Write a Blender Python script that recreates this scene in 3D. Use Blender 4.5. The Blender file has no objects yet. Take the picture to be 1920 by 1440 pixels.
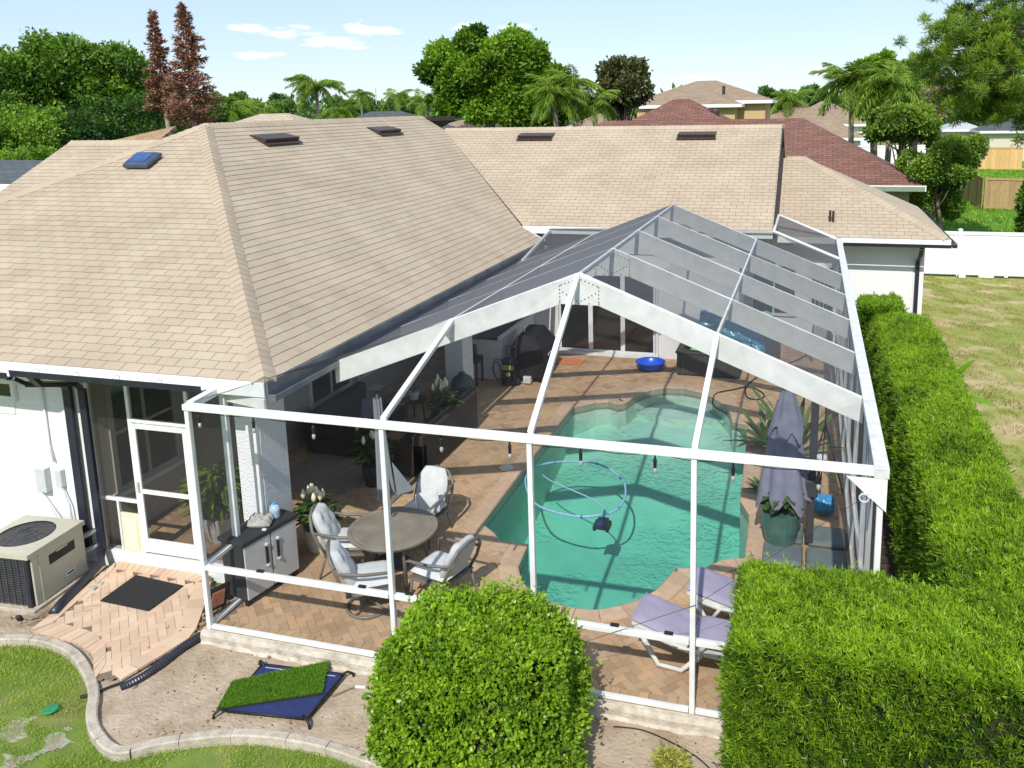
import bpy, math, random
import numpy as np
from mathutils import Vector, Matrix
random.seed(7); RNG = np.random.default_rng(11)
S = bpy.context.scene
COL = S.collection
R = math.radians

# ---------------------------------------------------------------- camera, light, exposure
FPX, YAW, PIT, ROL = 1580.2, R(-15.905), R(10.5277), R(-1.0343)
SX, SY = 111.96, -226.39
CP = np.array([6.6575, -7.4920, 5.9852])
def _basis():
    cy, sy, cp, sp = math.cos(YAW), math.sin(YAW), math.cos(PIT), math.sin(PIT)
    f = np.array([sy*cp, cy*cp, -sp]); r = np.array([cy, -sy, 0.]); u = np.cross(r, f)
    c, s = math.cos(ROL), math.sin(ROL)
    return c*r+s*u, -s*r+c*u, f
CR, CU, CF = _basis()
cd = bpy.data.cameras.new("camera"); cam = bpy.data.objects.new("camera", cd); COL.objects.link(cam)
cd.sensor_width = 36; cd.lens = FPX/1920*36; cd.shift_x = -SX/1920; cd.shift_y = SY/1920
cd.clip_start = .1; cd.clip_end = 4000
cam.matrix_world = Matrix(((CR[0], CU[0], -CF[0], CP[0]), (CR[1], CU[1], -CF[1], CP[1]), (CR[2], CU[2], -CF[2], CP[2]), (0, 0, 0, 1)))
S.camera = cam
def at(px, py, x=None, y=None, z=None):
    d = CF+CR*(px-960-SX)/FPX-CU*(py-720-SY)/FPX
    t = (z-CP[2])/d[2] if z is not None else (y-CP[1])/d[1] if y is not None else (x-CP[0])/d[0]
    return CP+t*d

SUN_EL = 45.
world = bpy.data.worlds.new("World"); S.world = world; world.use_nodes = True
nt = world.node_tree; nt.nodes.clear()
def N(t, **k):
    n = nt.nodes.new(t)
    for a, b in k.items(): setattr(n, a, b)
    return n
sky = N('ShaderNodeTexSky', sky_type='NISHITA', sun_disc=False, sun_elevation=R(SUN_EL), sun_rotation=R(180), air_density=1.0, dust_density=.15, ozone_density=2.5, altitude=20)
bg = N('ShaderNodeBackground'); bg.inputs[1].default_value = .142
out = N('ShaderNodeOutputWorld')
# thin bright haze over the whole sky, and small streaky fair-weather clouds given by bearing and height in degrees
def V_(op, a, b=None, c=None):
    n = N('ShaderNodeMath', operation=op)
    for k, v in enumerate((a, b, c)):
        if v is None: continue
        if isinstance(v, (int, float)): n.inputs[k].default_value = v
        else: nt.links.new(v, n.inputs[k])
    return n.outputs[0]
tc = N('ShaderNodeTexCoord'); nv = N('ShaderNodeVectorMath', operation='NORMALIZE'); nt.links.new(tc.outputs['Generated'], nv.inputs[0]); sx = N('ShaderNodeSeparateXYZ'); nt.links.new(nv.outputs[0], sx.inputs[0])
az = V_('MULTIPLY', V_('ARCTAN2', sx.outputs[0], sx.outputs[1]), 180/math.pi); el = V_('MULTIPLY', V_('ARCSINE', sx.outputs[2]), 180/math.pi)
cmb = N('ShaderNodeCombineXYZ'); nt.links.new(V_('MULTIPLY', az, .30), cmb.inputs[0]); nt.links.new(V_('MULTIPLY', el, 1.15), cmb.inputs[1])
nz = N('ShaderNodeTexNoise'); nz.inputs['Scale'].default_value = 1.5; nz.inputs['Detail'].default_value = 7; nz.inputs['Roughness'].default_value = .55; nt.links.new(cmb.outputs[0], nz.inputs['Vector'])
CLOUDS = [(-34.2, 5.0, 3.6, .50, -.05), (-31.0, 4.3, 2.8, .45, -.05), (-28.6, 5.15, 2.1, .65, 0), (-35.6, 3.55, 1.6, .40, 0), (-22.6, 5.2, 1.5, .40, 0), (-19.4, 5.2, 1.2, .35, 0), (-24.2, 3.3, 1.0, .25, 0), (-30.0, 7.4, 4.2, .35, 0), (1.4, 1.9, 2.6, .45, 0), (3.4, 2.1, 1.6, .35, 0), (-7.4, 1.7, 2.0, .3, 0), (-60, 9, 9, 1.2, 0), (-95, 14, 12, 2.0, 0), (40, 11, 9, 1.3, 0), (75, 7, 10, 1.2, 0), (130, 16, 14, 2.5, 0), (-150, 12, 12, 2.0, 0), (170, 8, 9, 1.2, 0), (10, 16, 7, 1.2, 0), (-20, 20, 9, 1.6, 0)]
msk = None
for a0, e0, w0, h0, sl in CLOUDS:
    da = V_('SUBTRACT', az, a0); de = V_('SUBTRACT', el, e0)
    d = V_('ADD', V_('POWER', V_('ABSOLUTE', V_('DIVIDE', da, w0)), 2), V_('POWER', V_('ABSOLUTE', V_('DIVIDE', V_('SUBTRACT', de, V_('MULTIPLY', da, sl)), h0)), 2)); m_ = V_('SUBTRACT', 1, d); msk = m_ if msk is None else V_('MAXIMUM', msk, m_)
cl = V_('ADD', V_('MULTIPLY', msk, .62), V_('MULTIPLY', V_('SUBTRACT', nz.outputs['Fac'], .5), 3.2))
rp = N('ShaderNodeMapRange', interpolation_type='SMOOTHSTEP'); rp.inputs['From Min'].default_value = .12; rp.inputs['From Max'].default_value = .75; rp.inputs['To Max'].default_value = .85; nt.links.new(cl, rp.inputs['Value'])
cut = N('ShaderNodeMapRange'); cut.inputs['From Min'].default_value = -.35; cut.inputs['From Max'].default_value = .15; nt.links.new(msk, cut.inputs['Value']); cf = V_('MULTIPLY', rp.outputs[0], cut.outputs[0])
hz = N('ShaderNodeMix', data_type='RGBA'); hz.inputs['Factor'].default_value = .62; hz.inputs['B'].default_value = (4.15, 5.2, 6.7, 1); nt.links.new(sky.outputs[0], hz.inputs['A'])
mx = N('ShaderNodeMix', data_type='RGBA'); mx.inputs['B'].default_value = (7.9, 8.0, 8.15, 1); nt.links.new(cf, mx.inputs['Factor']); nt.links.new(hz.outputs['Result'], mx.inputs['A'])
nt.links.new(mx.outputs['Result'], bg.inputs[0]); nt.links.new(bg.outputs[0], out.inputs[0])

sd = bpy.data.lights.new("sun", 'SUN'); sd.energy = 4.2; sd.angle = R(.55); sd.color = (1, .955, .88)
so = bpy.data.objects.new("sun", sd); COL.objects.link(so)
so.rotation_euler = Vector((-.07, 1, -1)).normalized().to_track_quat('-Z', 'Y').to_euler()
S.view_settings.view_transform = 'Standard'; S.view_settings.look = 'None'; S.view_settings.gamma = 1
S.view_settings.exposure = .13; S.view_settings.use_curve_mapping = False
S.render.engine = 'CYCLES'
cy = S.cycles
cy.max_bounces = 7; cy.diffuse_bounces = 4; cy.glossy_bounces = 3; cy.transmission_bounces = 5; cy.transparent_max_bounces = 14
cy.caustics_reflective = False; cy.caustics_refractive = False
try: cy.use_denoising = True
except Exception: pass

# ---------------------------------------------------------------- materials
MATS = {}
def mat(name, c, rough=.8, var=.12, scale=6., bump=0., bscale=None, spec=.3, metal=0., rnd=0., c2=None, detail=5., coords='Object', rnd_hue=None, stretch=None, transl=0.):
    """colour c, mottled towards c2 by noise; rnd = piece-to-piece brightness variation (object random plus the mesh attribute rnd)."""
    if name in MATS: return MATS[name]
    m = bpy.data.materials.new(name); m.use_nodes = True; t = m.node_tree; n = t.nodes; l = t.links
    p = n['Principled BSDF']; p.inputs['Roughness'].default_value = rough; p.inputs['Metallic'].default_value = metal
    p.inputs['Specular IOR Level'].default_value = spec
    t_ = n.new('ShaderNodeTexCoord') if coords != 'World' else n.new('ShaderNodeNewGeometry'); src = t_.outputs[coords if coords != 'World' else 'Position']
    if stretch:
        mp_ = n.new('ShaderNodeMapping'); mp_.inputs['Scale'].default_value = stretch; l.new(src, mp_.inputs[0]); src = mp_.outputs[0]
    nz_ = n.new('ShaderNodeTexNoise'); nz_.inputs['Scale'].default_value = scale; nz_.inputs['Detail'].default_value = detail
    l.new(src, nz_.inputs['Vector'])
    cr = n.new('ShaderNodeValToRGB'); cr.color_ramp.elements[0].position = .3; cr.color_ramp.elements[1].position = .7
    a = c2 if c2 else tuple(x*(1-var) for x in c); b = c if c2 else tuple(min(1, x*(1+var)) for x in c)
    cr.color_ramp.elements[0].color = (*a, 1); cr.color_ramp.elements[1].color = (*b, 1)
    l.new(nz_.outputs['Fac'], cr.inputs[0]); colr = cr.outputs[0]
    if rnd or rnd_hue:
        oi = n.new('ShaderNodeObjectInfo'); at_ = n.new('ShaderNodeAttribute'); at_.attribute_name = 'rnd'
        ad = n.new('ShaderNodeMath'); ad.operation = 'ADD'; l.new(oi.outputs['Random'], ad.inputs[0]); l.new(at_.outputs['Fac'], ad.inputs[1])
        fr = n.new('ShaderNodeMath'); fr.operation = 'FRACT'; l.new(ad.outputs[0], fr.inputs[0])
        if rnd_hue:
            cr2 = n.new('ShaderNodeValToRGB'); cr2.color_ramp.interpolation = 'LINEAR'
            for i, (pos, cc) in enumerate(rnd_hue):
                e = cr2.color_ramp.elements[i] if i < 2 else cr2.color_ramp.elements.new(pos)
                e.position = pos; e.color = (*cc, 1)
            l.new(fr.outputs[0], cr2.inputs[0]); mm = n.new('ShaderNodeMix'); mm.data_type = 'RGBA'; mm.blend_type = 'MULTIPLY'; mm.inputs['Factor'].default_value = 1
            l.new(colr, mm.inputs['A']); l.new(cr2.outputs[0], mm.inputs['B']); colr = mm.outputs['Result']
        else:
            mr = n.new('ShaderNodeMapRange'); mr.inputs['To Min'].default_value = 1-rnd; mr.inputs['To Max'].default_value = 1+rnd
            l.new(fr.outputs[0], mr.inputs['Value']); hs = n.new('ShaderNodeHueSaturation'); l.new(mr.outputs[0], hs.inputs['Value']); l.new(colr, hs.inputs['Color']); colr = hs.outputs[0]
    l.new(colr, p.inputs['Base Color'])
    if bump:
        nb = n.new('ShaderNodeTexNoise'); nb.inputs['Scale'].default_value = bscale or scale*4; nb.inputs['Detail'].default_value = 4
        l.new(src, nb.inputs['Vector']); bp = n.new('ShaderNodeBump'); bp.inputs['Strength'].default_value = bump; bp.inputs['Distance'].default_value = .02
        l.new(nb.outputs['Fac'], bp.inputs['Height']); l.new(bp.outputs[0], p.inputs['Normal'])
    if transl:
        tr = n.new('ShaderNodeBsdfTranslucent'); l.new(colr, tr.inputs[0]); ms = n.new('ShaderNodeMixShader'); ms.inputs[0].default_value = transl
        l.new(p.outputs[0], ms.inputs[1]); l.new(tr.outputs[0], ms.inputs[2]); l.new(ms.outputs[0], n['Material Output'].inputs[0])
    MATS[name] = m; return m
def leafmat(name, lo, hi, transl=.25, rough=.5, spec=.35):
    """foliage: per-leaf tone from the attribute rnd, clump tone from a low-frequency noise"""
    if name in MATS: return MATS[name]
    m = bpy.data.materials.new(name); m.use_nodes = True; t = m.node_tree; n = t.nodes; l = t.links
    p = n['Principled BSDF']; p.inputs['Roughness'].default_value = rough; p.inputs['Specular IOR Level'].default_value = spec
    a_ = n.new('ShaderNodeAttribute'); a_.attribute_name = 'rnd'
    cr = n.new('ShaderNodeValToRGB'); cr.color_ramp.elements[0].color = (*lo, 1); cr.color_ramp.elements[1].color = (*hi, 1)
    l.new(a_.outputs['Fac'], cr.inputs[0]); l.new(cr.outputs[0], p.inputs['Base Color'])
    tr = n.new('ShaderNodeBsdfTranslucent'); l.new(cr.outputs[0], tr.inputs[0]); ms = n.new('ShaderNodeMixShader'); ms.inputs[0].default_value = transl
    l.new(p.outputs[0], ms.inputs[1]); l.new(tr.outputs[0], ms.inputs[2]); l.new(ms.outputs[0], n['Material Output'].inputs[0])
    MATS[name] = m; return m

def screenmat(name, col, cover):
    """insect screen: coverage grows as the mesh is seen more edge-on, as woven wire does"""
    m = bpy.data.materials.new(name); m.use_nodes = True; t = m.node_tree; n = t.nodes; l = t.links
    p = n['Principled BSDF']; p.inputs['Base Color'].default_value = (*col, 1); p.inputs['Roughness'].default_value = .6
    g = n.new('ShaderNodeNewGeometry'); d = n.new('ShaderNodeVectorMath'); d.operation = 'DOT_PRODUCT'
    l.new(g.outputs['Incoming'], d.inputs[0]); l.new(g.outputs['True Normal'], d.inputs[1])
    ab = n.new('ShaderNodeMath'); ab.operation = 'ABSOLUTE'; l.new(d.outputs['Value'], ab.inputs[0])
    mxm = n.new('ShaderNodeMath'); mxm.operation = 'MAXIMUM'; mxm.inputs[1].default_value = .06; l.new(ab.outputs[0], mxm.inputs[0])
    iv = n.new('ShaderNodeMath'); iv.operation = 'DIVIDE'; iv.inputs[0].default_value = 1; l.new(mxm.outputs[0], iv.inputs[1])
    pw = n.new('ShaderNodeMath'); pw.operation = 'POWER'; pw.inputs[0].default_value = 1-cover; l.new(iv.outputs[0], pw.inputs[1])
    nz_ = n.new('ShaderNodeTexNoise'); nz_.inputs['Scale'].default_value = 3; tc_ = n.new('ShaderNodeTexCoord'); l.new(tc_.outputs['Object'], nz_.inputs['Vector'])
    ma = n.new('ShaderNodeMapRange'); ma.inputs['To Min'].default_value = .9; ma.inputs['To Max'].default_value = 1.08; l.new(nz_.outputs['Fac'], ma.inputs['Value'])
    mu = n.new('ShaderNodeMath'); mu.operation = 'MULTIPLY'; mu.use_clamp = True; l.new(pw.outputs[0], mu.inputs[0]); l.new(ma.outputs[0], mu.inputs[1])
    tr = n.new('ShaderNodeBsdfTransparent'); ms = n.new('ShaderNodeMixShader')
    l.new(mu.outputs[0], ms.inputs[0]); l.new(p.outputs[0], ms.inputs[1]); l.new(tr.outputs[0], ms.inputs[2]); l.new(ms.outputs[0], n['Material Output'].inputs[0])
    return m

WHITE = mat('white_aluminium', (.80, .81, .80), .42, .05, 6, c2=(.67, .68, .66), detail=9, spec=.5)
WHITED = mat('weathered_white_aluminium', (.74, .75, .73), .55, .1, 9, c2=(.55, .56, .54), spec=.4)
STUCCO = mat('white_stucco', (.78, .78, .77), .9, .03, 40, bump=.5, bscale=60)
STUCCOS = mat('coarse_stucco', (.70, .71, .73), .9, .04, 30, bump=1., bscale=38)
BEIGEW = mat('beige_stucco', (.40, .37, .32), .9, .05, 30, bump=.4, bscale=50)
NAVY = mat('dark_navy_gutter', (.022, .024, .04), .35, .2, 6, spec=.5)
DARK = mat('black_plastic', (.018, .018, .02), .5, .2, 8)
CHAR = mat('charcoal_metal', (.05, .052, .058), .45, .15, 8, spec=.5)
GLASSD = mat('dark_window_glass', (.022, .024, .022), .06, .3, 1.2, spec=.9)
CUSH = mat('pale_grey_cushion', (.60, .62, .62), .95, .04, 20, bump=.15, bscale=90)
FRAMEG = mat('taupe_chair_frame', (.16, .15, .13), .45, .1, 10, spec=.5)
WICK = mat('dark_brown_wicker', (.045, .034, .026), .7, .3, 60, bump=.6, bscale=90)
SHING = mat('beige_asphalt_shingle', (.525, .44, .335), .95, .12, 1.1, c2=(.445, .365, .275), detail=11, coords='World', bump=.5, bscale=200, rnd_hue=[(0, (.90, .89, .87)), (1, (1.0, .98, .97)), (.35, (1.01, .96, .93)), (.65, (.95, .95, .92)), (.85, (1.02, 1.0, .96))])
SHBASE = mat('shingle_underlay', (.13, .10, .078), .95, .1, 10)
PAVE = mat('terracotta_paver', (.57, .405, .255), .9, .12, 1.6, c2=(.43, .295, .18), detail=10, coords='World', bump=.4, bscale=120, rnd_hue=[(0, (.74, .72, .72)), (1, (1.05, 1.08, 1.12)), (.3, (.95, .9, .85)), (.6, (1.08, 1.0, .92)), (.8, (.86, .86, .86))])
PAVEL = mat('pale_pink_paver', (.70, .53, .40), .9, .1, 2.2, c2=(.58, .43, .31), detail=10, coords='World', bump=.4, bscale=120, rnd_hue=[(0, (.88, .86, .84)), (1, (1.08, 1.08, 1.05)), (.3, (1.0, .92, .88)), (.6, (1.06, 1.06, 1.02)), (.8, (.94, .94, .9))])
JOINT = mat('paver_joint_sand', (.20, .15, .105), 1, .2, 30)
SAND = mat('bare_sandy_soil', (.50, .405, .30), 1, .2, 3.5, c2=(.33, .25, .175), bump=.9, bscale=24, detail=9)
CONC = mat('old_concrete_kerb', (.56, .49, .40), .95, .2, 9, c2=(.36, .31, .25), bump=.5, bscale=50, rnd=.06)
SLABM = mat('chalky_slab_edge', (.66, .60, .50), .95, .2, 8, c2=(.40, .35, .28), bump=.7, bscale=30)
def lawn_mat(name, a, b, c, s1, s2):
    m = mat(name, a, 1, 0, s1, c2=b, bump=.9, bscale=70, detail=8); t = m.node_tree; n = t.nodes; l = t.links
    p = n['Principled BSDF']; old = p.inputs['Base Color'].links[0].from_socket
    nz_ = n.new('ShaderNodeTexNoise'); nz_.inputs['Scale'].default_value = s2; nz_.inputs['Detail'].default_value = 7; tc_ = n.new('ShaderNodeTexCoord'); l.new(tc_.outputs['Object'], nz_.inputs['Vector'])
    cr = n.new('ShaderNodeValToRGB'); cr.color_ramp.elements[0].position = .5; cr.color_ramp.elements[1].position = .66; l.new(nz_.outputs['Fac'], cr.inputs[0])
    mm = n.new('ShaderNodeMix'); mm.data_type = 'RGBA'; l.new(cr.outputs[0], mm.inputs['Factor']); l.new(old, mm.inputs['A']); mm.inputs['B'].default_value = (*c, 1); l.new(mm.outputs['Result'], p.inputs['Base Color'])
    return m
LAWN = lawn_mat('lawn_ground', (.20, .27, .05), (.14, .20, .04), (.34, .26, .14), 4, .9)
LAWND = lawn_mat('dry_side_lawn', (.40, .35, .11), (.20, .30, .05), (.56, .43, .25), 3.2, 1.1)
LAWNG = lawn_mat('shady_back_lawn', (.13, .30, .035), (.08, .20, .03), (.18, .28, .05), 2, .5)

# ---------------------------------------------------------------- mesh helpers
def np_mesh(name, V, F, rnd=None, smooth=False):
    V = np.asarray(V, np.float32); F = np.asarray(F, np.int32); k = F.shape[1]
    me = bpy.data.meshes.new(name); me.vertices.add(len(V)); me.vertices.foreach_set('co', V.ravel())
    me.loops.add(F.size); me.loops.foreach_set('vertex_index', F.ravel())
    me.polygons.add(len(F)); me.polygons.foreach_set('loop_start', np.arange(0, F.size, k, dtype=np.int32))
    try: me.polygons.foreach_set('loop_total', np.full(len(F), k, np.int32))
    except Exception: pass
    if rnd is not None:
        a = me.attributes.new('rnd', 'FLOAT', 'POINT'); a.data.foreach_set('value', np.asarray(rnd, np.float32))
    me.update(calc_edges=True)
    if smooth: me.polygons.foreach_set('use_smooth', np.ones(len(F), bool))
    return me
class B:
    """collects polygons; obj() links them as one mesh object"""
    def __init__(s): s.v = []; s.f = []; s.r = []; s.cur = 0.
    def add(s, vs, fs):
        o = len(s.v); s.v += [tuple(map(float, p)) for p in vs]; s.f += [tuple(i+o for i in f) for f in fs]; s.r += [s.cur]*len(vs); return s
    def box(s, x0, x1, y0, y1, z0, z1):
        return s.add([(x0, y0, z0), (x1, y0, z0), (x1, y1, z0), (x0, y1, z0), (x0, y0, z1), (x1, y0, z1), (x1, y1, z1), (x0, y1, z1)],
                     [(3, 2, 1, 0), (4, 5, 6, 7), (0, 1, 5, 4), (1, 2, 6, 5), (2, 3, 7, 6), (3, 0, 4, 7)])
    def prism(s, poly, z0, z1):
        """polygon in xy (counter-clockwise) between z0 and z1"""
        n = len(poly); vs = [(p[0], p[1], z0) for p in poly]+[(p[0], p[1], z1) for p in poly]
        return s.add(vs, [tuple(range(n-1, -1, -1)), tuple(range(n, 2*n))]+[(i, (i+1) % n, n+(i+1) % n, n+i) for i in range(n)])
    def slab(s, pts, off):
        """planar polygon of 3-D points thickened by the vector off"""
        n = len(pts); P = [np.array(p, float) for p in pts]; off = np.array(off, float)
        return s.add(P+[p+off for p in P], [tuple(range(n-1, -1, -1)), tuple(range(n, 2*n))]+[(i, (i+1) % n, n+(i+1) % n, n+i) for i in range(n)])
    def bar(s, p, q, w, h, up=(0, 0, 1)):
        p = np.array(p, float); q = np.array(q, float); d = q-p; d /= np.linalg.norm(d); up = np.array(up, float)
        a = np.cross(d, up)
        if np.linalg.norm(a) < 1e-4: a = np.cross(d, (1, 0, 0))
        a /= np.linalg.norm(a); b = np.cross(a, d); a *= w/2; b *= h/2
        vs = [p-a-b, p+a-b, p+a+b, p-a+b, q-a-b, q+a-b, q+a+b, q-a+b]
        return s.add(vs, [(0, 1, 2, 3), (7, 6, 5, 4), (0, 4, 5, 1), (1, 5, 6, 2), (2, 6, 7, 3), (3, 7, 4, 0)])
    def tube(s, pts, r, n=8, closed=False):
        P = [np.array(p, float) for p in pts]; m = len(P); rs = r if hasattr(r, '__len__') else [r]*m; vs = []; fs = []; a = None
        for i in range(m):
            d = (P[(i+1) % m]-P[i-1]) if closed else P[min(i+1, m-1)]-P[max(i-1, 0)]
            d = d/(np.linalg.norm(d)+1e-9)
            if a is None:
                a = np.cross(d, (0, 0, 1)) if abs(d[2]) < .9 else np.cross(d, (1, 0, 0))
            a = a-d*(a@d); a /= np.linalg.norm(a)+1e-9; b = np.cross(d, a)
            for k in range(n):
                t = 2*math.pi*k/n; vs.append(P[i]+rs[i]*(math.cos(t)*a+math.sin(t)*b))
        for i in range(m if closed else m-1):
            j = (i+1) % m
            for k in range(n): k2 = (k+1) % n; fs.append((i*n+k, i*n+k2, j*n+k2, j*n+k))
        if not closed: fs += [tuple(range(n-1, -1, -1)), tuple((m-1)*n+k for k in range(n))]
        return s.add(vs, fs)
    def lathe(s, prof, c=(0, 0, 0), n=20, sq=None):
        """profile [(r, z)...] turned about the vertical axis through c"""
        vs = []; fs = []; m = len(prof)
        for r_, z in prof:
            for k in range(n):
                t = 2*math.pi*k/n; vs.append((c[0]+r_*math.cos(t), c[1]+r_*math.sin(t), c[2]+z))
        for i in range(m-1):
            for k in range(n): k2 = (k+1) % n; fs.append((i*n+k, i*n+k2, (i+1)*n+k2, (i+1)*n+k))
        if prof[0][0] > 1e-4: fs.append(tuple(range(n-1, -1, -1)))
        if prof[-1][0] > 1e-4: fs.append(tuple((m-1)*n+k for k in range(n)))
        return s.add(vs, fs)
    def puff(s, c, U, W, Nn, th, n=12, shape=None, wr=0.):
        """a stuffed cushion: centre c, half-extents U and W, normal Nn, thickness th"""
        c = np.array(c, float); U = np.array(U, float); W = np.array(W, float); Nn = np.array(Nn, float); Nn /= np.linalg.norm(Nn)
        for sg in (1, -1):
            vs = []; fs = []
            for j in range(n+1):
                for i in range(n+1):
                    a = -1+2*i/n; b = -1+2*j/n; w = shape(b) if shape else 1
                    e = ((1-abs(a)**5)*(1-abs(b)**5))**.45; k = 1-.03*(abs(a)**3+abs(b)**3)
                    wob = wr*(math.sin(7*a+3*b)*math.sin(5*b-2*a)+.5*math.sin(13*a*b+2))*e
                    vs.append(c+U*a*w*k+W*b*k+Nn*(sg*th/2*e+(wob if sg > 0 else 0)))
            for j in range(n):
                for i in range(n):
                    q = (j*(n+1)+i, j*(n+1)+i+1, (j+1)*(n+1)+i+1, (j+1)*(n+1)+i); fs.append(q if sg > 0 else q[::-1])
            s.add(vs, fs)
        return s
    def obj(s, name, m, parent=None, smooth=False, bevel=0., local=False, kind=None, rnd=False, label=None):
        off = np.zeros(3)
        if parent is not None and not local: off = wloc(parent)
        me = bpy.data.meshes.new(name); me.from_pydata([tuple(np.array(p)-off) for p in s.v], [], s.f); me.update()
        if rnd:
            a = me.attributes.new('rnd', 'FLOAT', 'POINT'); a.data.foreach_set('value', s.r)
        if smooth: me.polygons.foreach_set('use_smooth', [True]*len(me.polygons))
        return link(name, me, m, parent, bevel, kind, label)
def wloc(o):
    p = np.zeros(3)
    while o is not None: p += np.array(o.location); o = o.parent
    return p
def link(name, me, m, parent=None, bevel=0., kind=None, label=None):
    o = bpy.data.objects.new(name, me); COL.objects.link(o); me.materials.clear(); me.materials.append(m)
    if parent is not None: o.parent = parent
    if bevel:
        b = o.modifiers.new('bevel', 'BEVEL'); b.width = bevel; b.segments = 2; b.limit_method = 'ANGLE'
    if kind: o['kind'] = kind
    if label: o['label'] = label
    return o
def thing(name, label, cat, loc=(0, 0, 0), rz=0., group=None):
    o = bpy.data.objects.new(name, None); COL.objects.link(o); o.location = [float(v) for v in loc]; o.rotation_euler = (0, 0, rz)
    o.empty_display_size = .1; return tag(o, label, cat, group)
def tag(o, label, cat, group=None):
    o['label'] = label; o['category'] = cat
    if group: o['group'] = group
    return o
def dup(root, loc, rz, label, parent=None):
    r = root.copy(); COL.objects.link(r); r.location = [float(v) for v in loc]; r.rotation_euler = (0, 0, rz); r['label'] = label
    def rec(a, b):
        for ch in a.children:
            c = ch.copy(); COL.objects.link(c); c.parent = b; rec(ch, c)
    rec(root, r); return r
def sheet(name, poly, z, m, parent=None, kind='structure'):
    b = B(); b.add([(p[0], p[1], z) for p in poly], [tuple(range(len(poly)))])
    return b.obj(name, m, parent, kind=kind)
def inside(p, poly):
    x, y = p; c = False; n = len(poly); j = n-1
    for i in range(n):
        xi, yi = poly[i][:2]; xj, yj = poly[j][:2]
        if (yi > y) != (yj > y) and x < (xj-xi)*(y-yi)/(yj-yi)+xi: c = not c
        j = i
    return c
def clip(poly, conv):
    """polygon clipped to a convex counter-clockwise polygon (2-D)"""
    res = list(poly); n = len(conv)
    for i in range(n):
        a = conv[i]; b = conv[(i+1) % n]; o = []
        def sd(p): return (b[0]-a[0])*(p[1]-a[1])-(b[1]-a[1])*(p[0]-a[0])
        for k in range(len(res)):
            p, q = res[k-1], res[k]; sp, sq = sd(p), sd(q)
            if sp >= 0: 
                if sq >= 0: o.append(q)
                else: t = sp/(sp-sq); o.append((p[0]+t*(q[0]-p[0]), p[1]+t*(q[1]-p[1])))
            elif sq >= 0:
                t = sp/(sp-sq); o.append((p[0]+t*(q[0]-p[0]), p[1]+t*(q[1]-p[1]))); o.append(q)
        res = o
        if len(res) < 3: return []
    return res
def emit_pieces(name, pieces, m, parent, limit=290, aim=None):
    """pieces: (centre, verts, faces). The ones nearest the camera become objects of their own, the rest one part of kind stuff"""
    ref = CP if aim is None else np.array(aim)
    pieces.sort(key=lambda p: np.linalg.norm(np.array(p[0])-ref)); off = wloc(parent) if parent is not None else np.zeros(3)
    for c, vs, fs in pieces[:limit]:
        c = np.array(c); me = bpy.data.meshes.new(name); me.from_pydata([tuple(np.array(v)-c) for v in vs], [], fs); me.update()
        o = link(name, me, m, parent); o.location = c-off
    rest = pieces[limit:]
    if rest:
        b = B()
        for c, vs, fs in rest: b.cur = random.random(); b.add(vs, fs)
        o = b.obj(name, m, parent, rnd=True, kind='stuff')
def box_piece(quad, z0, z1):
    n = len(quad); vs = [(*p, z0) for p in quad]+[(*p, z1) for p in quad]
    return vs, [tuple(range(n, 2*n))]+[(i, (i+1) % n, n+(i+1) % n, n+i) for i in range(n)]

# ---------------------------------------------------------------- foliage helpers
def kites(P, D, size, width, side=None):
    """one kite-shaped leaf (4 verts) per point P along unit D"""
    n = len(P); rv = RNG.normal(size=(n, 3)) if side is None else side
    W = np.cross(D, rv); W /= np.linalg.norm(W, axis=1, keepdims=True)+1e-9
    size = np.asarray(size).reshape(-1, 1)*np.ones((n, 1)); width = np.asarray(width).reshape(-1, 1)*np.ones((n, 1))
    Nn = np.cross(D, W)
    V = np.empty((n, 4, 3)); V[:, 0] = P; V[:, 1] = P+D*size*.45+W*width/2+Nn*width*.12; V[:, 2] = P+D*size; V[:, 3] = P+D*size*.45-W*width/2+Nn*width*.12
    return V.reshape(-1, 3)
def kite_faces(n): return np.arange(4*n, dtype=np.int32).reshape(n, 4)
def unit(a): return a/(np.linalg.norm(a, axis=-1, keepdims=True)+1e-9)
def wobble(P, s=1., seed=0):
    """smooth pseudo-noise in -1..1"""
    r = np.random.default_rng(seed); v = 0
    for k in range(5):
        d = r.normal(size=3)*s*(1+.7*k); v = v+np.sin(P@d+r.uniform(0, 6))/(1+.45*k)
    return v/2.4
def leaf_obj(name, V, m, parent, rnd4, kind=None, world=True):
    off = wloc(parent) if (parent is not None and world) else np.zeros(3)
    me = np_mesh(name, V-off, kite_faces(len(V)//4), np.repeat(rnd4, 4))
    return link(name, me, m, parent, kind=kind)
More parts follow.
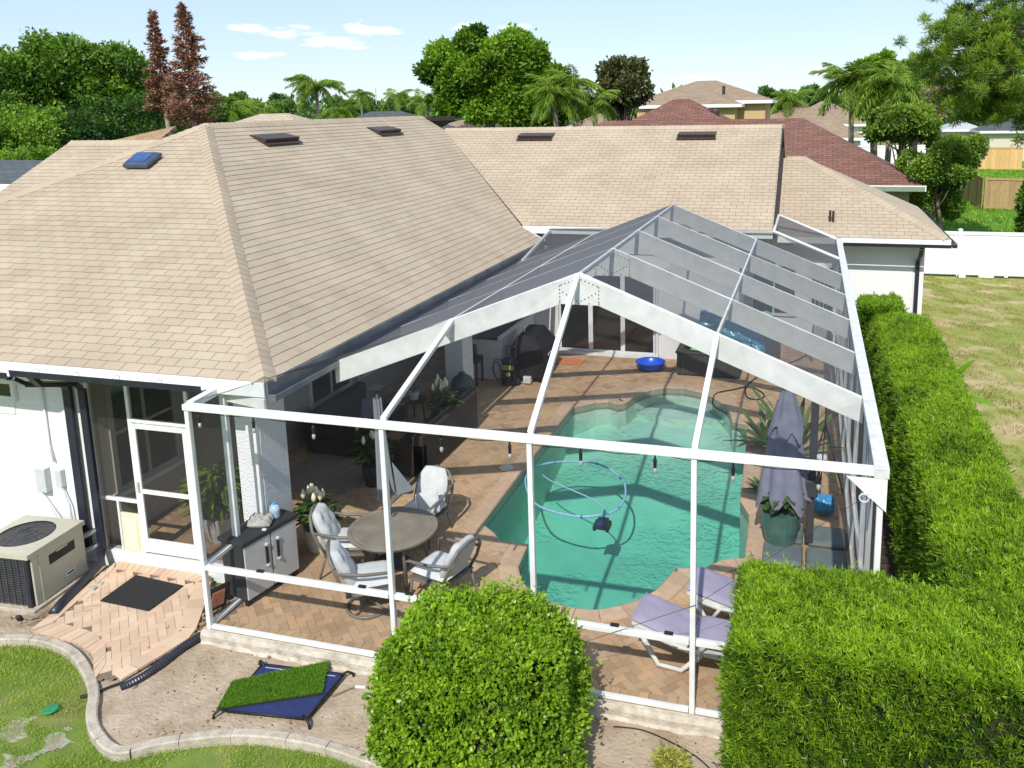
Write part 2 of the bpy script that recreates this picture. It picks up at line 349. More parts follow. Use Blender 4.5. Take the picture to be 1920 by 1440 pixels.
def hedge(name, label, x0, x1, y0, y1, h, n, ll, lw, m, core, faces, z0=-.18, seed=1, rough=.05, cat='hedge', corner=.12, group=None, up=.6):
    """clipped hedge: leafy sprigs over the faces listed, a dark twiggy core inside"""
    t = thing(name, label, cat, ((x0+x1)/2, (y0+y1)/2, z0), group=group)
    r = np.random.default_rng(seed); sx, sy, sz = x1-x0, y1-y0, h-z0
    areas = dict(t=sx*sy, f=sx*sz, b=sx*sz, l=sy*sz, r=sy*sz); tot = sum(areas[k]*faces[k] for k in faces); Ps = []; Ns = []
    for k in faces:
        m_ = int(n*areas[k]*faces[k]/tot); a = r.random(m_); b = r.random(m_)
        if k == 't': P = np.c_[x0+a*sx, y0+b*sy, np.full(m_, h)]; nn = (0, 0, 1)
        elif k == 'f': P = np.c_[x0+a*sx, np.full(m_, y0), z0+b*sz]; nn = (0, -1, 0)
        elif k == 'b': P = np.c_[x0+a*sx, np.full(m_, y1), z0+b*sz]; nn = (0, 1, 0)
        elif k == 'l': P = np.c_[np.full(m_, x0), y0+a*sy, z0+b*sz]; nn = (-1, 0, 0)
        else: P = np.c_[np.full(m_, x1), y0+a*sy, z0+b*sz]; nn = (1, 0, 0)
        Ps.append(P); Ns.append(np.tile(nn, (m_, 1)).astype(float))
    P = np.concatenate(Ps); Nn = np.concatenate(Ns)
    # round the corners
    c = np.array([(x0+x1)/2, (y0+y1)/2, (z0+h)/2]); hs = np.array([sx, sy, sz])/2; q = P-c; e = np.maximum(np.abs(q)-(hs-corner), 0)
    ln = np.linalg.norm(e, axis=1, keepdims=True); over = np.maximum(ln-corner, 0); dirn = np.sign(q)*e/(ln+1e-9); low = (q[:, 2:3] < -hs[2]+corner*1.2)
    P = P-np.where(low, 0, 1)*dirn*over; Nn = unit(Nn+np.where(low, 0, 1)*dirn*1.2)
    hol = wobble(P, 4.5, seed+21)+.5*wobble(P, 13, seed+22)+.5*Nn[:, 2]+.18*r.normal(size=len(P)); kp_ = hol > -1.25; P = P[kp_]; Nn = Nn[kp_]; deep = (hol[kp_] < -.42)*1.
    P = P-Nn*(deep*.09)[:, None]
    P = P+Nn*(rough*wobble(P, 2.2, seed)+rough*.6*wobble(P, 7, seed+3))[:, None]-Nn*(r.random(len(P))**2*.10)[:, None]
    P = P+Nn*(np.where(r.random(len(P)) < .05, r.uniform(.03, .09, len(P)), 0))[:, None]
    D = unit(Nn*.8+np.array([0, 0, up])+r.normal(size=P.shape)*.42)
    k = 6; Pk = np.repeat(P, k, 0)+np.repeat(D, k, 0)*(r.random(len(P)*k)*ll*.8)[:, None]; Dk = unit(np.repeat(D, k, 0)+r.normal(size=(len(P)*k, 3))*.55)
    tone = np.repeat(np.clip(.36+.26*wobble(P, 1.6, seed+9)+.24*wobble(P, 9., seed+5)+r.normal(size=len(P))*.16+.30*Nn[:, 2]-.22*deep, 0, 1), k)+r.normal(size=len(P)*k)*.08  # upward leaves brighter as new growth; hollows have shade painted into their tone
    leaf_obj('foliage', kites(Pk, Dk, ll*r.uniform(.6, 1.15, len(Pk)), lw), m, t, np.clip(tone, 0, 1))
    # twiggy core, lumpy
    b = B(); i_ = .11; nx, ny = max(2, int(sx/.25)), max(2, int(sy/.25)); 
    b.box(x0+i_, x1-i_, y0+i_, y1-i_, z0, h-i_-.02); b.obj('twig_core', core, t)
    return t
LEAFCORE = mat('dark_twig_core', (.020, .030, .010), 1, .4, 25, c2=(.035, .028, .015))
BARK = mat('grey_brown_bark', (.17, .135, .10), .95, .3, 14, bump=.8, bscale=30)

def crown_pts(blobs, n, r, shell=.45):
    """points on lumpy blobs: (centre, radii); returns P, N, blob id"""
    vol = np.array([b[1][0]*b[1][1]+b[1][0]*b[1][2] for b in blobs]); vol = vol/vol.sum(); idx = r.choice(len(blobs), n, p=vol)
    C = np.array([b[0] for b in blobs])[idx]; Rd = np.array([b[1] for b in blobs])[idx]
    d = unit(r.normal(size=(n, 3))); rad = 1-shell*r.random(n)**1.6
    lump = 1+.22*wobble(d*2.2+C*.7, 2.4, 17)+.10*wobble(d*6+C, 3, 18); fr = np.where(r.random(n) < .10, 1+r.exponential(.08, n), 1.)
    return C+d*Rd*(rad*lump*fr)[:, None], d, idx
def tree(name, label, base, crown, leaf, n, m, trunk_r=.3, group=None, seed=3, nblob=34, droop=0., fill=1.0, bark=None, cat='tree', bl=(.12, .32), extra=(), z_core=None, tonec=.5):
    """crown = (cx, cy, cz, rx, ry, rz): clumps of leaf-sized faces spread over it, limbs running out to the clumps"""
    r = np.random.default_rng(seed); cx, cyy, cz, rx, ry, rz = crown; t = thing(name, label, cat, base, group=group)
    blobs = []
    for i in range(nblob):
        d = unit(r.normal(size=3)); d[2] = abs(d[2])*.95-.15 if r.random() < .5 else d[2]; k = fill*(r.random()**.45)*.94; s = r.uniform(*bl)
        c = np.array([cx+d[0]*rx*k, cyy+d[1]*ry*k, cz+d[2]*rz*k]); w = (rx+ry+rz)/3
        blobs.append((c, np.array([rx*s*1.1, ry*s*1.1, rz*s])+w*.03))
    blobs += [(np.array(c), np.array(q)) for c, q in extra]
    P, d, idx = crown_pts(blobs, n, r); bt = r.normal(size=len(blobs))*.12
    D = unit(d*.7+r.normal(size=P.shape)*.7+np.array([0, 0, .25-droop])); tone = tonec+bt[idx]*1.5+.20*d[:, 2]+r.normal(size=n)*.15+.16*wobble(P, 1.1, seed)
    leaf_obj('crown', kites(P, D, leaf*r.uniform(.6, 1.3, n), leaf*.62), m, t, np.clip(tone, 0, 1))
    b = B(); top = np.array([cx, cyy, cz-rz*.15]); base = np.array(base, float); bend = np.array([r.normal()*.3, r.normal()*.3, 0])
    b.tube([base-(0, 0, .2), base*.6+top*.4+bend, top], [trunk_r*1.15, trunk_r*.75, trunk_r*.4], 9); b.obj('trunk', bark or BARK, t, smooth=True)
    lb = B()
    for c, q in blobs[:nblob:2]:
        st = base*.45+top*.55+(top-base)*r.uniform(-.15, .3); mid = (st+c)/2+np.array([0, 0, -.1*rz]); lb.tube([st, mid, c], [trunk_r*.38, trunk_r*.22, trunk_r*.08], 6)
    lb.obj('limbs', bark or BARK, t, smooth=True)
    return t
PALMG = leafmat('palm_leaf', (.05, .13, .01), (.34, .50, .05), .35)
def frond_mesh(L, seed, arch=.9, leafl=.5, n=38, wind=(0, 0)):
    r = np.random.default_rng(seed); s = np.linspace(0, 1, n); X = L*(s-.12*s**2*arch); Z = L*(.34*s-.85*arch*s**2.2)
    C = np.c_[X, np.zeros(n)+.05*L*s*s*r.normal(), Z]; tan = unit(np.gradient(C, axis=0)); V = []
    for sg in (-1, 1):
        for k in range(2):
            D = unit(tan*.55+np.array([0, sg*.75, 0])+np.array([0, 0, -.55])+r.normal(size=(n, 3))*.16); ll = leafl*np.sin(np.clip(s*.93+.08, 0, 1)*math.pi)**.5
            V.append(kites(C+r.normal(size=(n, 3))*.015, D, ll*r.uniform(.8, 1.1, n), .05*L/2.2, side=np.tile([0, 0, 1.], (n, 1))+r.normal(size=(n, 3))*.3))
    V = np.concatenate(V); rnd = np.clip(.5+r.normal(size=len(V)//4)*.2, 0, 1)
    rb = B().tube(list(C), [.035*L/2.5*(1-.8*a)+.004 for a in s], 4)
    me = bpy.data.meshes.new('frond'); k = len(V); fv = [tuple(v) for v in V]+rb.v
    me.from_pydata(fv, [], [tuple(f) for f in kite_faces(k//4)]+[tuple(i+k for i in f) for f in rb.f]); me.update()
    a = me.attributes.new('rnd', 'FLOAT', 'POINT'); a.data.foreach_set('value', list(np.repeat(rnd, 4))+[.85]*len(rb.v)); me.materials.append(PALMG); return me
PTRUNK = mat('palm_trunk', (.30, .26, .20), .95, .25, 10, bump=.8, bscale=18, stretch=(1, 1, 6))
FRONDS = []
def palm(label, base, h, L, n=20, tr=.14, seed=1, lean=(0, 0), droopy=1., group=None, wind=0.):
    if not FRONDS: FRONDS.extend([frond_mesh(1., 40+i, arch=a, leafl=.38) for i, a in enumerate((.55, .8, 1.05, 1.25))])
    r = np.random.default_rng(seed); t = thing('palm_tree', label, 'palm tree', base, group=group)
    b = B(); top = np.array([lean[0], lean[1], h]); b.tube([(0, 0, -.2), top*.5+(0.1, 0, 0), top], [tr*1.3, tr, tr*.85], 10); b.obj('trunk', PTRUNK, t, smooth=True, local=True)
    b = B(); b.lathe([(tr*.8, -.1), (tr*1.3, .15*L/2), (tr*1.0, .35*L/2), (.03, .6*L/2)], top, 9); b.obj('crownshaft', mat('palm_crownshaft', (.22, .25, .07), .6, .2, 8), t, smooth=True, local=True)
    for i in range(n):
        k = r.integers(0, 4) if i > n*.35 else r.integers(2, 4); o = bpy.data.objects.new('frond', FRONDS[k]); COL.objects.link(o); o.parent = t
        o.location = (top[0], top[1], top[2]+.12); pitch = -r.uniform(.1, 1.15)*(i/n)*1.1+(.25 if i < n*.3 else 0)*droopy
        az = i*2.399+r.normal()*.2; az = az+wind*math.sin(az)*.6
        o.rotation_euler = (r.normal()*.25, pitch, az); o.scale = [L*r.uniform(.85, 1.12)]*3
    return t

# ================================================================ GROUND
GZ = -.17
g = B(); [g.add([(a, c, GZ-.03), (b_, c, GZ-.03), (b_, d, GZ-.03), (a, d, GZ-.03)], [(0, 1, 2, 3)]) for a, b_, c, d in ((-900, 900, -300, .6), (-900, .6, .6, 13), (6.9, 900, .6, 13), (-900, 900, 13, 1600))]; g.obj('ground', LAWN, kind='structure')  # open where the pool is dug
KERB = [[float(v) for v in at(px, py, z=-.12)[:2]] for px, py in [(-60, 1196), (0, 1196), (80, 1200), (135, 1222), (165, 1262), (176, 1300), (172, 1345), (185, 1380), (225, 1408), (300, 1392), (420, 1377), (520, 1381), (620, 1400), (705, 1430), (790, 1470)]]+[[3.9, -2.2], [5.2, -2.75], [7.0, -2.9], [9.0, -2.7], [11.4, -2.6]]
def smooth_line(P, n=4):
    P = [np.array(p, float) for p in P]; out = []
    for i in range(len(P)-1):
        a, b, c, d = P[max(i-1, 0)], P[i], P[i+1], P[min(i+2, len(P)-1)]
        for k in range(n):
            t = k/n; out.append(.5*((2*b)+(-a+c)*t+(2*a-5*b+4*c-d)*t*t+(-a+3*b-3*c+d)*t**3))
    return out+[P[-1]]
KL = smooth_line(KERB, 5)
soil_poly = [tuple(p) for p in KL]+[(11.4, .2), (-4.5, 1.2), (-4.5, -.6)]
def grid_sheet(name, poly, z, m, step, amp, seed):
    xs = [p[0] for p in poly]; ys = [p[1] for p in poly]; nx = int((max(xs)-min(xs))/step)+2; ny = int((max(ys)-min(ys))/step)+2
    X, Y = np.meshgrid(min(xs)+np.arange(nx)*step, min(ys)+np.arange(ny)*step); P = np.c_[X.ravel(), Y.ravel(), np.zeros(X.size)]
    P[:, 2] = z+amp*(wobble(P, 3, seed)+.5*wobble(P, 11, seed+1)); F = []
    for j in range(ny-1):
        for i in range(nx-1):
            if inside((min(xs)+(i+.5)*step, min(ys)+(j+.5)*step), poly): F.append((j*nx+i, j*nx+i+1, (j+1)*nx+i+1, (j+1)*nx+i))
    return link(name, np_mesh(name, P, F, smooth=True), m, kind='structure')
grid_sheet('soil_bed', soil_poly, -.155, SAND, .06, .014, 4)
# pebbles and dead leaf litter on the soil
def scatter_stuff(name, poly, n, size, m, z, seed, flat=.6):
    r = np.random.default_rng(seed); xs = [p[0] for p in poly]; ys = [p[1] for p in poly]; V = []; Fs = []; k = 0; c = 0
    while c < n:
        x, y = r.uniform(min(xs), max(xs)), r.uniform(min(ys), max(ys))
        if not inside((x, y), poly): continue
        c += 1; s = size*r.uniform(.4, 1.5)*(1+2*(r.random() > .97)); q = unit(r.normal(size=(5, 3)))*s; q[:, 2] *= flat
        V.append(q+(x, y, z+s*.2)); Fs += [(k, k+1, k+2), (k, k+2, k+3), (k, k+3, k+4), (k+1, k+2, k+4), (k+2, k+3, k+4)]; k += 5
    V = np.concatenate(V); return link(name, np_mesh(name, V, Fs, np.repeat(r.random(n), 5)), m, kind='stuff')
PEB = mat('pale_pebbles', (.52, .42, .30), 1, .3, 20, rnd_hue=[(0, (.4, .36, .3)), (1, (1.1, 1.05, 1)), (.5, (.8, .7, .6)), (.8, (1.0, .85, .6))])
sheet('dark_ground_strip', [(7.43, -.1), (8.3, -.1), (8.3, 13.3), (7.43, 13.3)], GZ+.01, mat('dark_ground', (.060, .042, .028), 1, .4, 12, bump=1., bscale=40))  # plain dark strip filling the gap between screen wall and hedge
tag(scatter_stuff('gravel', soil_poly, 5200, .011, PEB, -.15, 3), 'scattered pale pebbles and leaf litter over the bare sandy bed', 'gravel')
gp = [(-.75, -.55), (-.1, -.1), (-.1, .5), (-.5, .9), (-.45, .3), (-.95, -.3)]
tag(scatter_stuff('wood_chips', gp, 2600, .014, PEB, -.14, 8), 'tan chips heaped along the edge of the brick path', 'wood chips')
# lawns
lawn_side = [(9.3, 13.6), (8.6, 8), (8.6, -.5), (9.5, -3), (60, -3), (60, 24.3), (9.6, 24.3), (9.6, 13.6)]
sheet('side_lawn', lawn_side, GZ-.012, LAWND); sheet('back_lawn', [(-40, 24.6), (60, 24.6), (60, 90), (-40, 90)], GZ-.016, LAWNG)
GRASS = leafmat('grass_blade', (.15, .33, .02), (.60, .68, .12), .42); GRASSD = leafmat('dry_grass_blade', (.17, .22, .03), (.50, .36, .15), .25)
def grass(name, label, poly, n, hgt, m, z, seed, thin=None, w=.006, cond=None):
    r = np.random.default_rng(seed); xs = [p[0] for p in poly]; ys = [p[1] for p in poly]; P = np.c_[r.uniform(min(xs), max(xs), n), r.uniform(min(ys), max(ys), n), np.full(n, z)]
    # crossing-number test, vectorised
    c = np.zeros(n, bool); j = len(poly)-1
    for i in range(len(poly)):
        xi, yi = poly[i][:2]; xj, yj = poly[j][:2]; hit = ((yi > P[:, 1]) != (yj > P[:, 1])) & (P[:, 0] < (xj-xi)*(P[:, 1]-yi)/((yj-yi) or 1e-9)+xi); c ^= hit; j = i
    P = P[c]; wv = wobble(P, 2.2, seed)+.6*wobble(P, 6, seed+2)
    if thin is not None: P = P[wv > thin+r.normal(size=len(P))*.25]
    if cond is not None: P = P[cond(P, r)]
    wv = wobble(P, 1.5, seed+7); n = len(P); D = unit(np.c_[r.normal(size=(n, 2))*.55, np.full(n, 1.)]); h = hgt*r.uniform(.5, 1.3, n)*(1+.3*wv)
    V = kites(P, D, h, w*(h/hgt)); o = leaf_obj(name, V, m, None, np.clip(.42+.2*r.normal(size=n)+.25*wobble(P, 2.7, seed+4), 0, 1), kind='stuff'); return tag(o, label, 'grass')
KA = [tuple(p) for p in KL]
CH_C = [at(px, py, z=GZ)[:2] for px, py in ((25, 1330), (85, 1350), (40, 1385), (5, 1420), (110, 1400), (60, 1435))]
def bleach(P, r):   # the chalky bare strip by the green lid
    d = np.min([np.hypot(P[:, 0]-c[0], (P[:, 1]-c[1])*1.3) for c in CH_C], axis=0); return r.random(len(P)) < np.clip((d-.10-.12*wobble(P, 5, 5)-.06*wobble(P, 14, 6))/.14, .04, 1)
grass('grass', 'green lawn grass outside the curved concrete kerb', [(-3.2, KA[0][1])]+KA+[(11.4, -4.6), (-3.4, -4.6)], 420000, .040, GRASS, GZ-.02, 5, thin=-.75, cond=bleach)
grass('grass', 'patchy dry grass of the side yard behind the long hedge', [(8.5, -1), (16, -1), (18, 24.2), (9.6, 24.2), (9.4, 13.8), (8.7, 8)], 200000, .05, GRASSD, GZ-.01, 6, thin=-.05, w=.013)
grass('grass', 'bright green grass of the back yard beyond the white fence', [(9, 25), (24, 25), (30, 75), (9, 75)], 60000, .16, leafmat('lush_grass', (.11, .28, .01), (.36, .58, .05), .35), GZ-.01, 7, w=.06)
# chalky washed-out ground by the lid
chalk = mat('chalky_bare_ground', (.36, .39, .31), 1, 0, 6, c2=(.30, .24, .16), bump=1, bscale=20, detail=9)
grid_sheet('bare_ground', [(c[0]+.36*math.cos(a)*(1.1+.25*math.sin(3*a)), c[1]+.30*math.sin(a)*(1.1+.25*math.sin(3*a))) for c in [np.mean(CH_C, axis=0)] for a in np.linspace(0, 6.28, 24)[:-1]], GZ-.026, chalk, .05, .012, 9)
tl = B(); tl.lathe([(.075, 0), (.08, .012), (.07, .02), (.0, .022)], at(95, 1331, z=GZ), 20); tag(tl.obj('irrigation_lid', mat('green_plastic', (.03, .22, .09), .5, .15, 9), smooth=False), 'round green irrigation valve lid in the washed-out lawn', 'valve lid')

# ---- concrete kerb: curved run of cast blocks
kt = thing('garden_kerb', 'curved pale concrete kerb between the sandy bed and the lawn', 'garden edging', (KERB[5][0], KERB[5][1], GZ))
def offset_pts(P, d):
    P = np.array(P); T = unit(np.gradient(P, axis=0)); return P+np.c_[-T[:, 1], T[:, 0]]*d
kp = np.array(smooth_line(KERB, 12)); seg = np.r_[0, np.cumsum(np.linalg.norm(np.diff(kp, axis=0), axis=1))]
cur = 0; km = []
while cur < seg[-1]-.1:
    ln = random.uniform(.42, .62) if cur > 1.6 else random.uniform(.24, .30); a, b_ = cur+.006, min(cur+ln, seg[-1]); ss = np.linspace(a, b_, 7); Q = np.c_[np.interp(ss, seg, kp[:, 0]), np.interp(ss, seg, kp[:, 1])]; km.append(Q); cur += ln
for Q in km:
    A, C = offset_pts(Q, -.055), offset_pts(Q, .055); A2, C2 = offset_pts(Q, -.04), offset_pts(Q, .04); z1 = -.095+random.uniform(-.006, .006); b = B(); n = len(Q)
    vs = [(*p, GZ-.05) for p in A]+[(*p, z1-.012) for p in A]+[(*p, z1) for p in A2]+[(*p, z1) for p in C2]+[(*p, z1-.012) for p in C]+[(*p, GZ-.05) for p in C]; fs = []
    for k in range(5):
        for i in range(n-1): fs.append((k*n+i, k*n+i+1, (k+1)*n+i+1, (k+1)*n+i))
    fs += [tuple(k*n for k in range(6)), tuple(k*n+n-1 for k in range(5, -1, -1))]; b.add(vs, fs); b.obj('kerb_block', CONC, kt)

# ================================================================ POOL AND DECK
WZ = -.12
POOL = [tuple(float(v) for v in at(px, py, z=-.04)[:2]) for px, py in [(904, 987), (925, 1003), (937, 1018), (960, 1022), (990, 1025)]]
POOL += [(3.09, 2.15), (3.25, 1.83), (3.50, 1.60), (3.80, 1.46), (4.09, 1.43), (4.36, 1.47), (4.60, 1.62), (4.82, 1.83), (4.96, 2.05), (5.04, 2.28), (5.12, 2.62), (5.31, 2.67), (5.47, 2.68), (5.56, 2.82), (5.68, 2.96), (5.84, 3.05), (5.98, 3.08), (5.97, 3.95), (5.95, 4.35), (5.78, 4.80), (5.77, 5.2), (5.73, 6.5), (5.67, 7.96), (5.37, 8.06), (5.27, 8.6), (5.05, 9.1), (4.66, 9.58), (4.2, 9.78), (3.85, 9.75), (3.51, 9.53), (3.25, 9.05), (3.16, 8.62), (3.02, 8.50), (2.8, 8.62), (2.55, 8.52), (2.36, 8.3), (2.18, 8.13)]
PN = len(POOL)
def off_poly(P, d):
    out = []; n = len(P)
    for i in range(n):
        a, b, c = np.array(P[i-1]), np.array(P[i]), np.array(P[(i+1) % n]); t1 = unit(b-a); t2 = unit(c-b); n1 = np.array([t1[1], -t1[0]]); n2 = np.array([t2[1], -t2[0]]); m_ = unit(n1+n2); k = max(.55, float(m_@n1)); out.append(tuple(b+m_*d/k))
    return out
COPE = off_poly(POOL, .26)
DECKP = [(-.02, -.06), (7.42, -.06), (7.42, 13.9), (5.4, 13.9), (5.4, 11.85), (-2.7, 11.85), (-2.7, 1.2), (-.02, 1.2)]
deck = thing('pool_deck', '', 'deck', (3.6, 5, 0)); del deck['label']; del deck['category']; deck['kind'] = 'structure'
COPE_MID = off_poly(POOL, .14)
def joint_bed(name, P, holes, z, m, parent, stp=.1):
    """flat bed under the pavers, in strips that leave the pool open"""
    xs = [p[0] for p in P]; ys = [p[1] for p in P]; b = B(); x0, y0 = min(xs), min(ys); nx = int((max(xs)-x0)/stp)+1
    for j in range(int((max(ys)-y0)/stp)+1):
        run = None; y = y0+(j+.5)*stp
        for i in range(nx+1):
            x = x0+(i+.5)*stp; ok = i < nx and inside((x, y), P) and not any(inside((x, y), h) for h in holes)
            if ok and run is None: run = i
            if not ok and run is not None:
                b.add([(x0+run*stp, y-stp/2, z), (x0+i*stp, y-stp/2, z), (x0+i*stp, y+stp/2, z), (x0+run*stp, y+stp/2, z)], [(0, 1, 2, 3)]); run = None
    return b.obj(name, m, parent)
joint_bed('joint_sand', DECKP, [COPE_MID], -.010, JOINT, deck)
def herring(P, holes, w, l_gap, ang, z1, zj, keep=None, cx=0, cy_=0):
    """interlocking herringbone bricks, each a low box of its own with a gap round it"""
    xs = [p[0] for p in P]; ys = [p[1] for p in P]; ca, sa = math.cos(ang), math.sin(ang); out = []; rad = max(max(xs)-min(xs), max(ys)-min(ys)); n = int(rad*1.5/w)+2; ox, oy = (max(xs)+min(xs))/2, (max(ys)+min(ys))/2; g_ = l_gap/2
    for i in range(-n, n):
        for j in range(-n, n):
            s = (i-j) % 4
            if s == 0: r_ = (i*w, j*w, (i+2)*w, (j+1)*w)
            elif s == 3: r_ = (i*w, j*w, (i+1)*w, (j+2)*w)
            else: continue
            q = [(r_[0]+g_, r_[1]+g_), (r_[2]-g_, r_[1]+g_), (r_[2]-g_, r_[3]-g_), (r_[0]+g_, r_[3]-g_)]
            q = [(ox+a*ca-b_*sa, oy+a*sa+b_*ca) for a, b_ in q]; c = (sum(p[0] for p in q)/4, sum(p[1] for p in q)/4)
            if not inside(c, P) or any(inside(c, h) for h in holes) or not all(inside(p, P) for p in q) and keep and not keep(q): continue
            if not all(inside(p, P) for p in q) and not keep: 
                q = [p if inside(p, P) else (p[0]+(c[0]-p[0])*.62, p[1]+(c[1]-p[1])*.62) for p in q]
            dz = random.gauss(0, .0012); t1, t2 = random.gauss(0, .001), random.gauss(0, .001)
            vs, fs = box_piece(q, zj, z1+dz); vs = [(v[0], v[1], v[2]+(t1*(1 if k in (4, 5) else -1)+t2*(1 if k in (5, 6) else -1) if k > 3 else 0)) for k, v in enumerate(vs)]
            out.append(((c[0], c[1], z1), vs, fs))
    return out
BORD = .22
inner = [(.04, .12), (7.27, .12), (7.27, 13.86), (5.2, 13.86), (5.2, 11.81), (-2.6, 11.81), (-2.6, 1.25), (.2, 1.25)]
pcs = herring(inner, [off_poly(POOL, .17)], .098, .004, R(45), -.003, -.03, keep=lambda q: True)
# soldier-course border along the front and the right-hand screen wall
x = .03
while x < 7.2:
    pcs.append(((x+.047, .07, 0), *box_piece([(x, -.02), (x+.094, -.02), (x+.094, .175), (x, .175)], -.03, random.gauss(0, .001)))); x += .1
y = .19
while y < 13.8:
    pcs.append(((7.31, y, 0), *box_piece([(7.225, y), (7.4, y), (7.4, y+.094), (7.225, y+.094)], -.03, random.gauss(0, .001)))); y += .1
emit_pieces('paver', pcs, PAVE, deck, aim=(2.4, -2.6, 3.5))
# coping stones round the pool, bull-nosed towards the water
COPEM = mat('smooth_tan_coping', (.52, .375, .26), .85, .1, 10, bump=.3, bscale=80, rnd_hue=[(0, (.88, .86, .84)), (1, (1.06, 1.04, 1.02)), (.5, (.97, .95, .92))])
cp = thing('coping', '', 'x', (3.5, 5, 0)); del cp['label']; del cp['category']; cp['kind'] = 'structure'; cp.name = 'pool_coping'
for i in range(PN):
    a, b_ = np.array(POOL[i]), np.array(POOL[(i+1) % PN]); c, d = np.array(COPE[i]), np.array(COPE[(i+1) % PN]); k = max(1, round(np.linalg.norm(b_-a)/.30))
    for j in range(k):
        e = .003/max(.05, np.linalg.norm(b_-a)); t0, t1 = j/k+e, (j+1)/k-e; p0, p1, q0, q1 = a+(b_-a)*t0, a+(b_-a)*t1, c+(d-c)*t0, c+(d-c)*t1; z1 = .012+random.gauss(0, .0008); n0, n1 = unit(q0-p0)*.02, unit(q1-p1)*.02
        rings = [[(*q0, -.03), (*q0, z1), (*(p0+n0), z1), (*(p0-n0*.3), z1-.012), (*(p0-n0*.5), z1-.03), (*p0, z1-.05)], [(*q1, -.03), (*q1, z1), (*(p1+n1), z1), (*(p1-n1*.3), z1-.012), (*(p1-n1*.5), z1-.03), (*p1, z1-.05)]]
        bb = B(); n = 6; bb.add(rings[0]+rings[1], [(m_, (m_+1) % n, n+(m_+1) % n, n+m_) for m_ in range(n)]+[tuple(range(n-1, -1, -1)), tuple(range(n, 2*n))]); bb.obj('coping_stone', COPEM, cp)
# pool shell
PLAST = mat('pool_plaster', (.76, .83, .74), .9, .05, 2.2, detail=6); TILE = mat('pool_waterline_tile', (.36, .36, .27), .35, .15, 20, c2=(.24, .27, .21))
def floor_z(x, y): return -1.28+.78*min(1, max(0, (y-5.0)/3.6))**1.3
shell = thing('shell', '', 'x', (4, 5, -1)); del shell['label']; del shell['category']; shell['kind'] = 'structure'; shell.name = 'pool_shell'
b = B(); n = PN
b.add([(*p, -.17) for p in POOL]+[(*p, -1.6) for p in POOL], [(n+i, n+(i+1) % n, (i+1) % n, i) for i in range(n)]); b.obj('plaster_wall', PLAST, shell)
b = B(); b.add([(*p, -.02) for p in POOL]+[(*p, -.17) for p in POOL], [(n+i, n+(i+1) % n, (i+1) % n, i) for i in range(n)]); b.obj('tile_band', TILE, shell)
X, Y = np.meshgrid(np.arange(1.9, 6.4, .15), np.arange(1.2, 10.2, .15)); P = np.c_[X.ravel(), Y.ravel(), [floor_z(a, c) for a, c in zip(X.ravel(), Y.ravel())]]; nx = X.shape[1]
F = [(j*nx+i, j*nx+i+1, (j+1)*nx+i+1, (j+1)*nx+i) for j in range(X.shape[0]-1) for i in range(nx-1)]
link('pool_floor', np_mesh('pool_floor', P-wloc(shell), F, smooth=True), PLAST, shell)
for k, (yy, zz) in enumerate([(9.05, -.36), (8.68, -.52)]):      # steps of the rounded end
    st = [p for p in off_poly(POOL, -.005) if p[1] > yy and 3.1 < p[0] < 5.6]; xs_ = [p[0] for p in st]; arc = [(3.12+(5.3-3.12)*(1-t)+0, yy-.18*math.sin(math.pi*t)) for t in np.linspace(0, 1, 9)]
    B().prism(sorted(st, key=lambda p: math.atan2(p[1]-yy, p[0]-4.2))+[(3.2+2.05*t, yy-.2*math.sin(math.pi*t)) for t in np.linspace(0.05, .95, 8)], -1.5, zz).obj('pool_step', PLAST, shell)
# water: a closed body that absorbs red; ripples only bend the reflections
wm = bpy.data.materials.new('pool_water'); wm.use_nodes = True; t = wm.node_tree; nn = t.nodes; ll = t.links; nn.remove(nn['Principled BSDF'])
tr = nn.new('ShaderNodeBsdfTransparent'); tr.inputs[0].default_value = (.97, .99, .98, 1); gl = nn.new('ShaderNodeBsdfGlossy'); gl.inputs['Roughness'].default_value = .03; fr = nn.new('ShaderNodeFresnel'); fr.inputs['IOR'].default_value = 1.333
tcw = nn.new('ShaderNodeTexCoord'); wv = nn.new('ShaderNodeTexNoise'); wv.inputs['Scale'].default_value = 8.5; wv.inputs['Detail'].default_value = 3; wv.inputs['Distortion'].default_value = 1.2
bp = nn.new('ShaderNodeBump'); bp.inputs['Strength'].default_value = .3; bp.inputs['Distance'].default_value = .03; ms = nn.new('ShaderNodeMixShader')
ll.new(tcw.outputs['Object'], wv.inputs['Vector']); ll.new(wv.outputs['Fac'], bp.inputs['Height']); w2 = nn.new('ShaderNodeTexNoise'); w2.inputs['Scale'].default_value = .7; w2.inputs['Detail'].default_value = 2; ll.new(tcw.outputs['Object'], w2.inputs['Vector']); w3 = nn.new('ShaderNodeMapRange'); w3.inputs['From Min'].default_value = .42; w3.inputs['From Max'].default_value = .62; w3.inputs['To Min'].default_value = .04; w3.inputs['To Max'].default_value = .42; ll.new(w2.outputs['Fac'], w3.inputs['Value']); ll.new(w3.outputs[0], bp.inputs['Strength']); ll.new(bp.outputs[0], gl.inputs['Normal']); ll.new(bp.outputs[0], fr.inputs['Normal']); ll.new(fr.outputs[0], ms.inputs[0]); ll.new(tr.outputs[0], ms.inputs[1]); ll.new(gl.outputs[0], ms.inputs[2]); ll.new(ms.outputs[0], nn['Material Output'].inputs[0])
va = nn.new('ShaderNodeVolumeAbsorption'); va.inputs['Color'].default_value = (.21, .80, .71, 1); va.inputs['Density'].default_value = .60; ll.new(va.outputs[0], nn['Material Output'].inputs['Volume'])
B().prism(off_poly(POOL, .03), -1.75, WZ).obj('pool_water', wm, kind='structure')

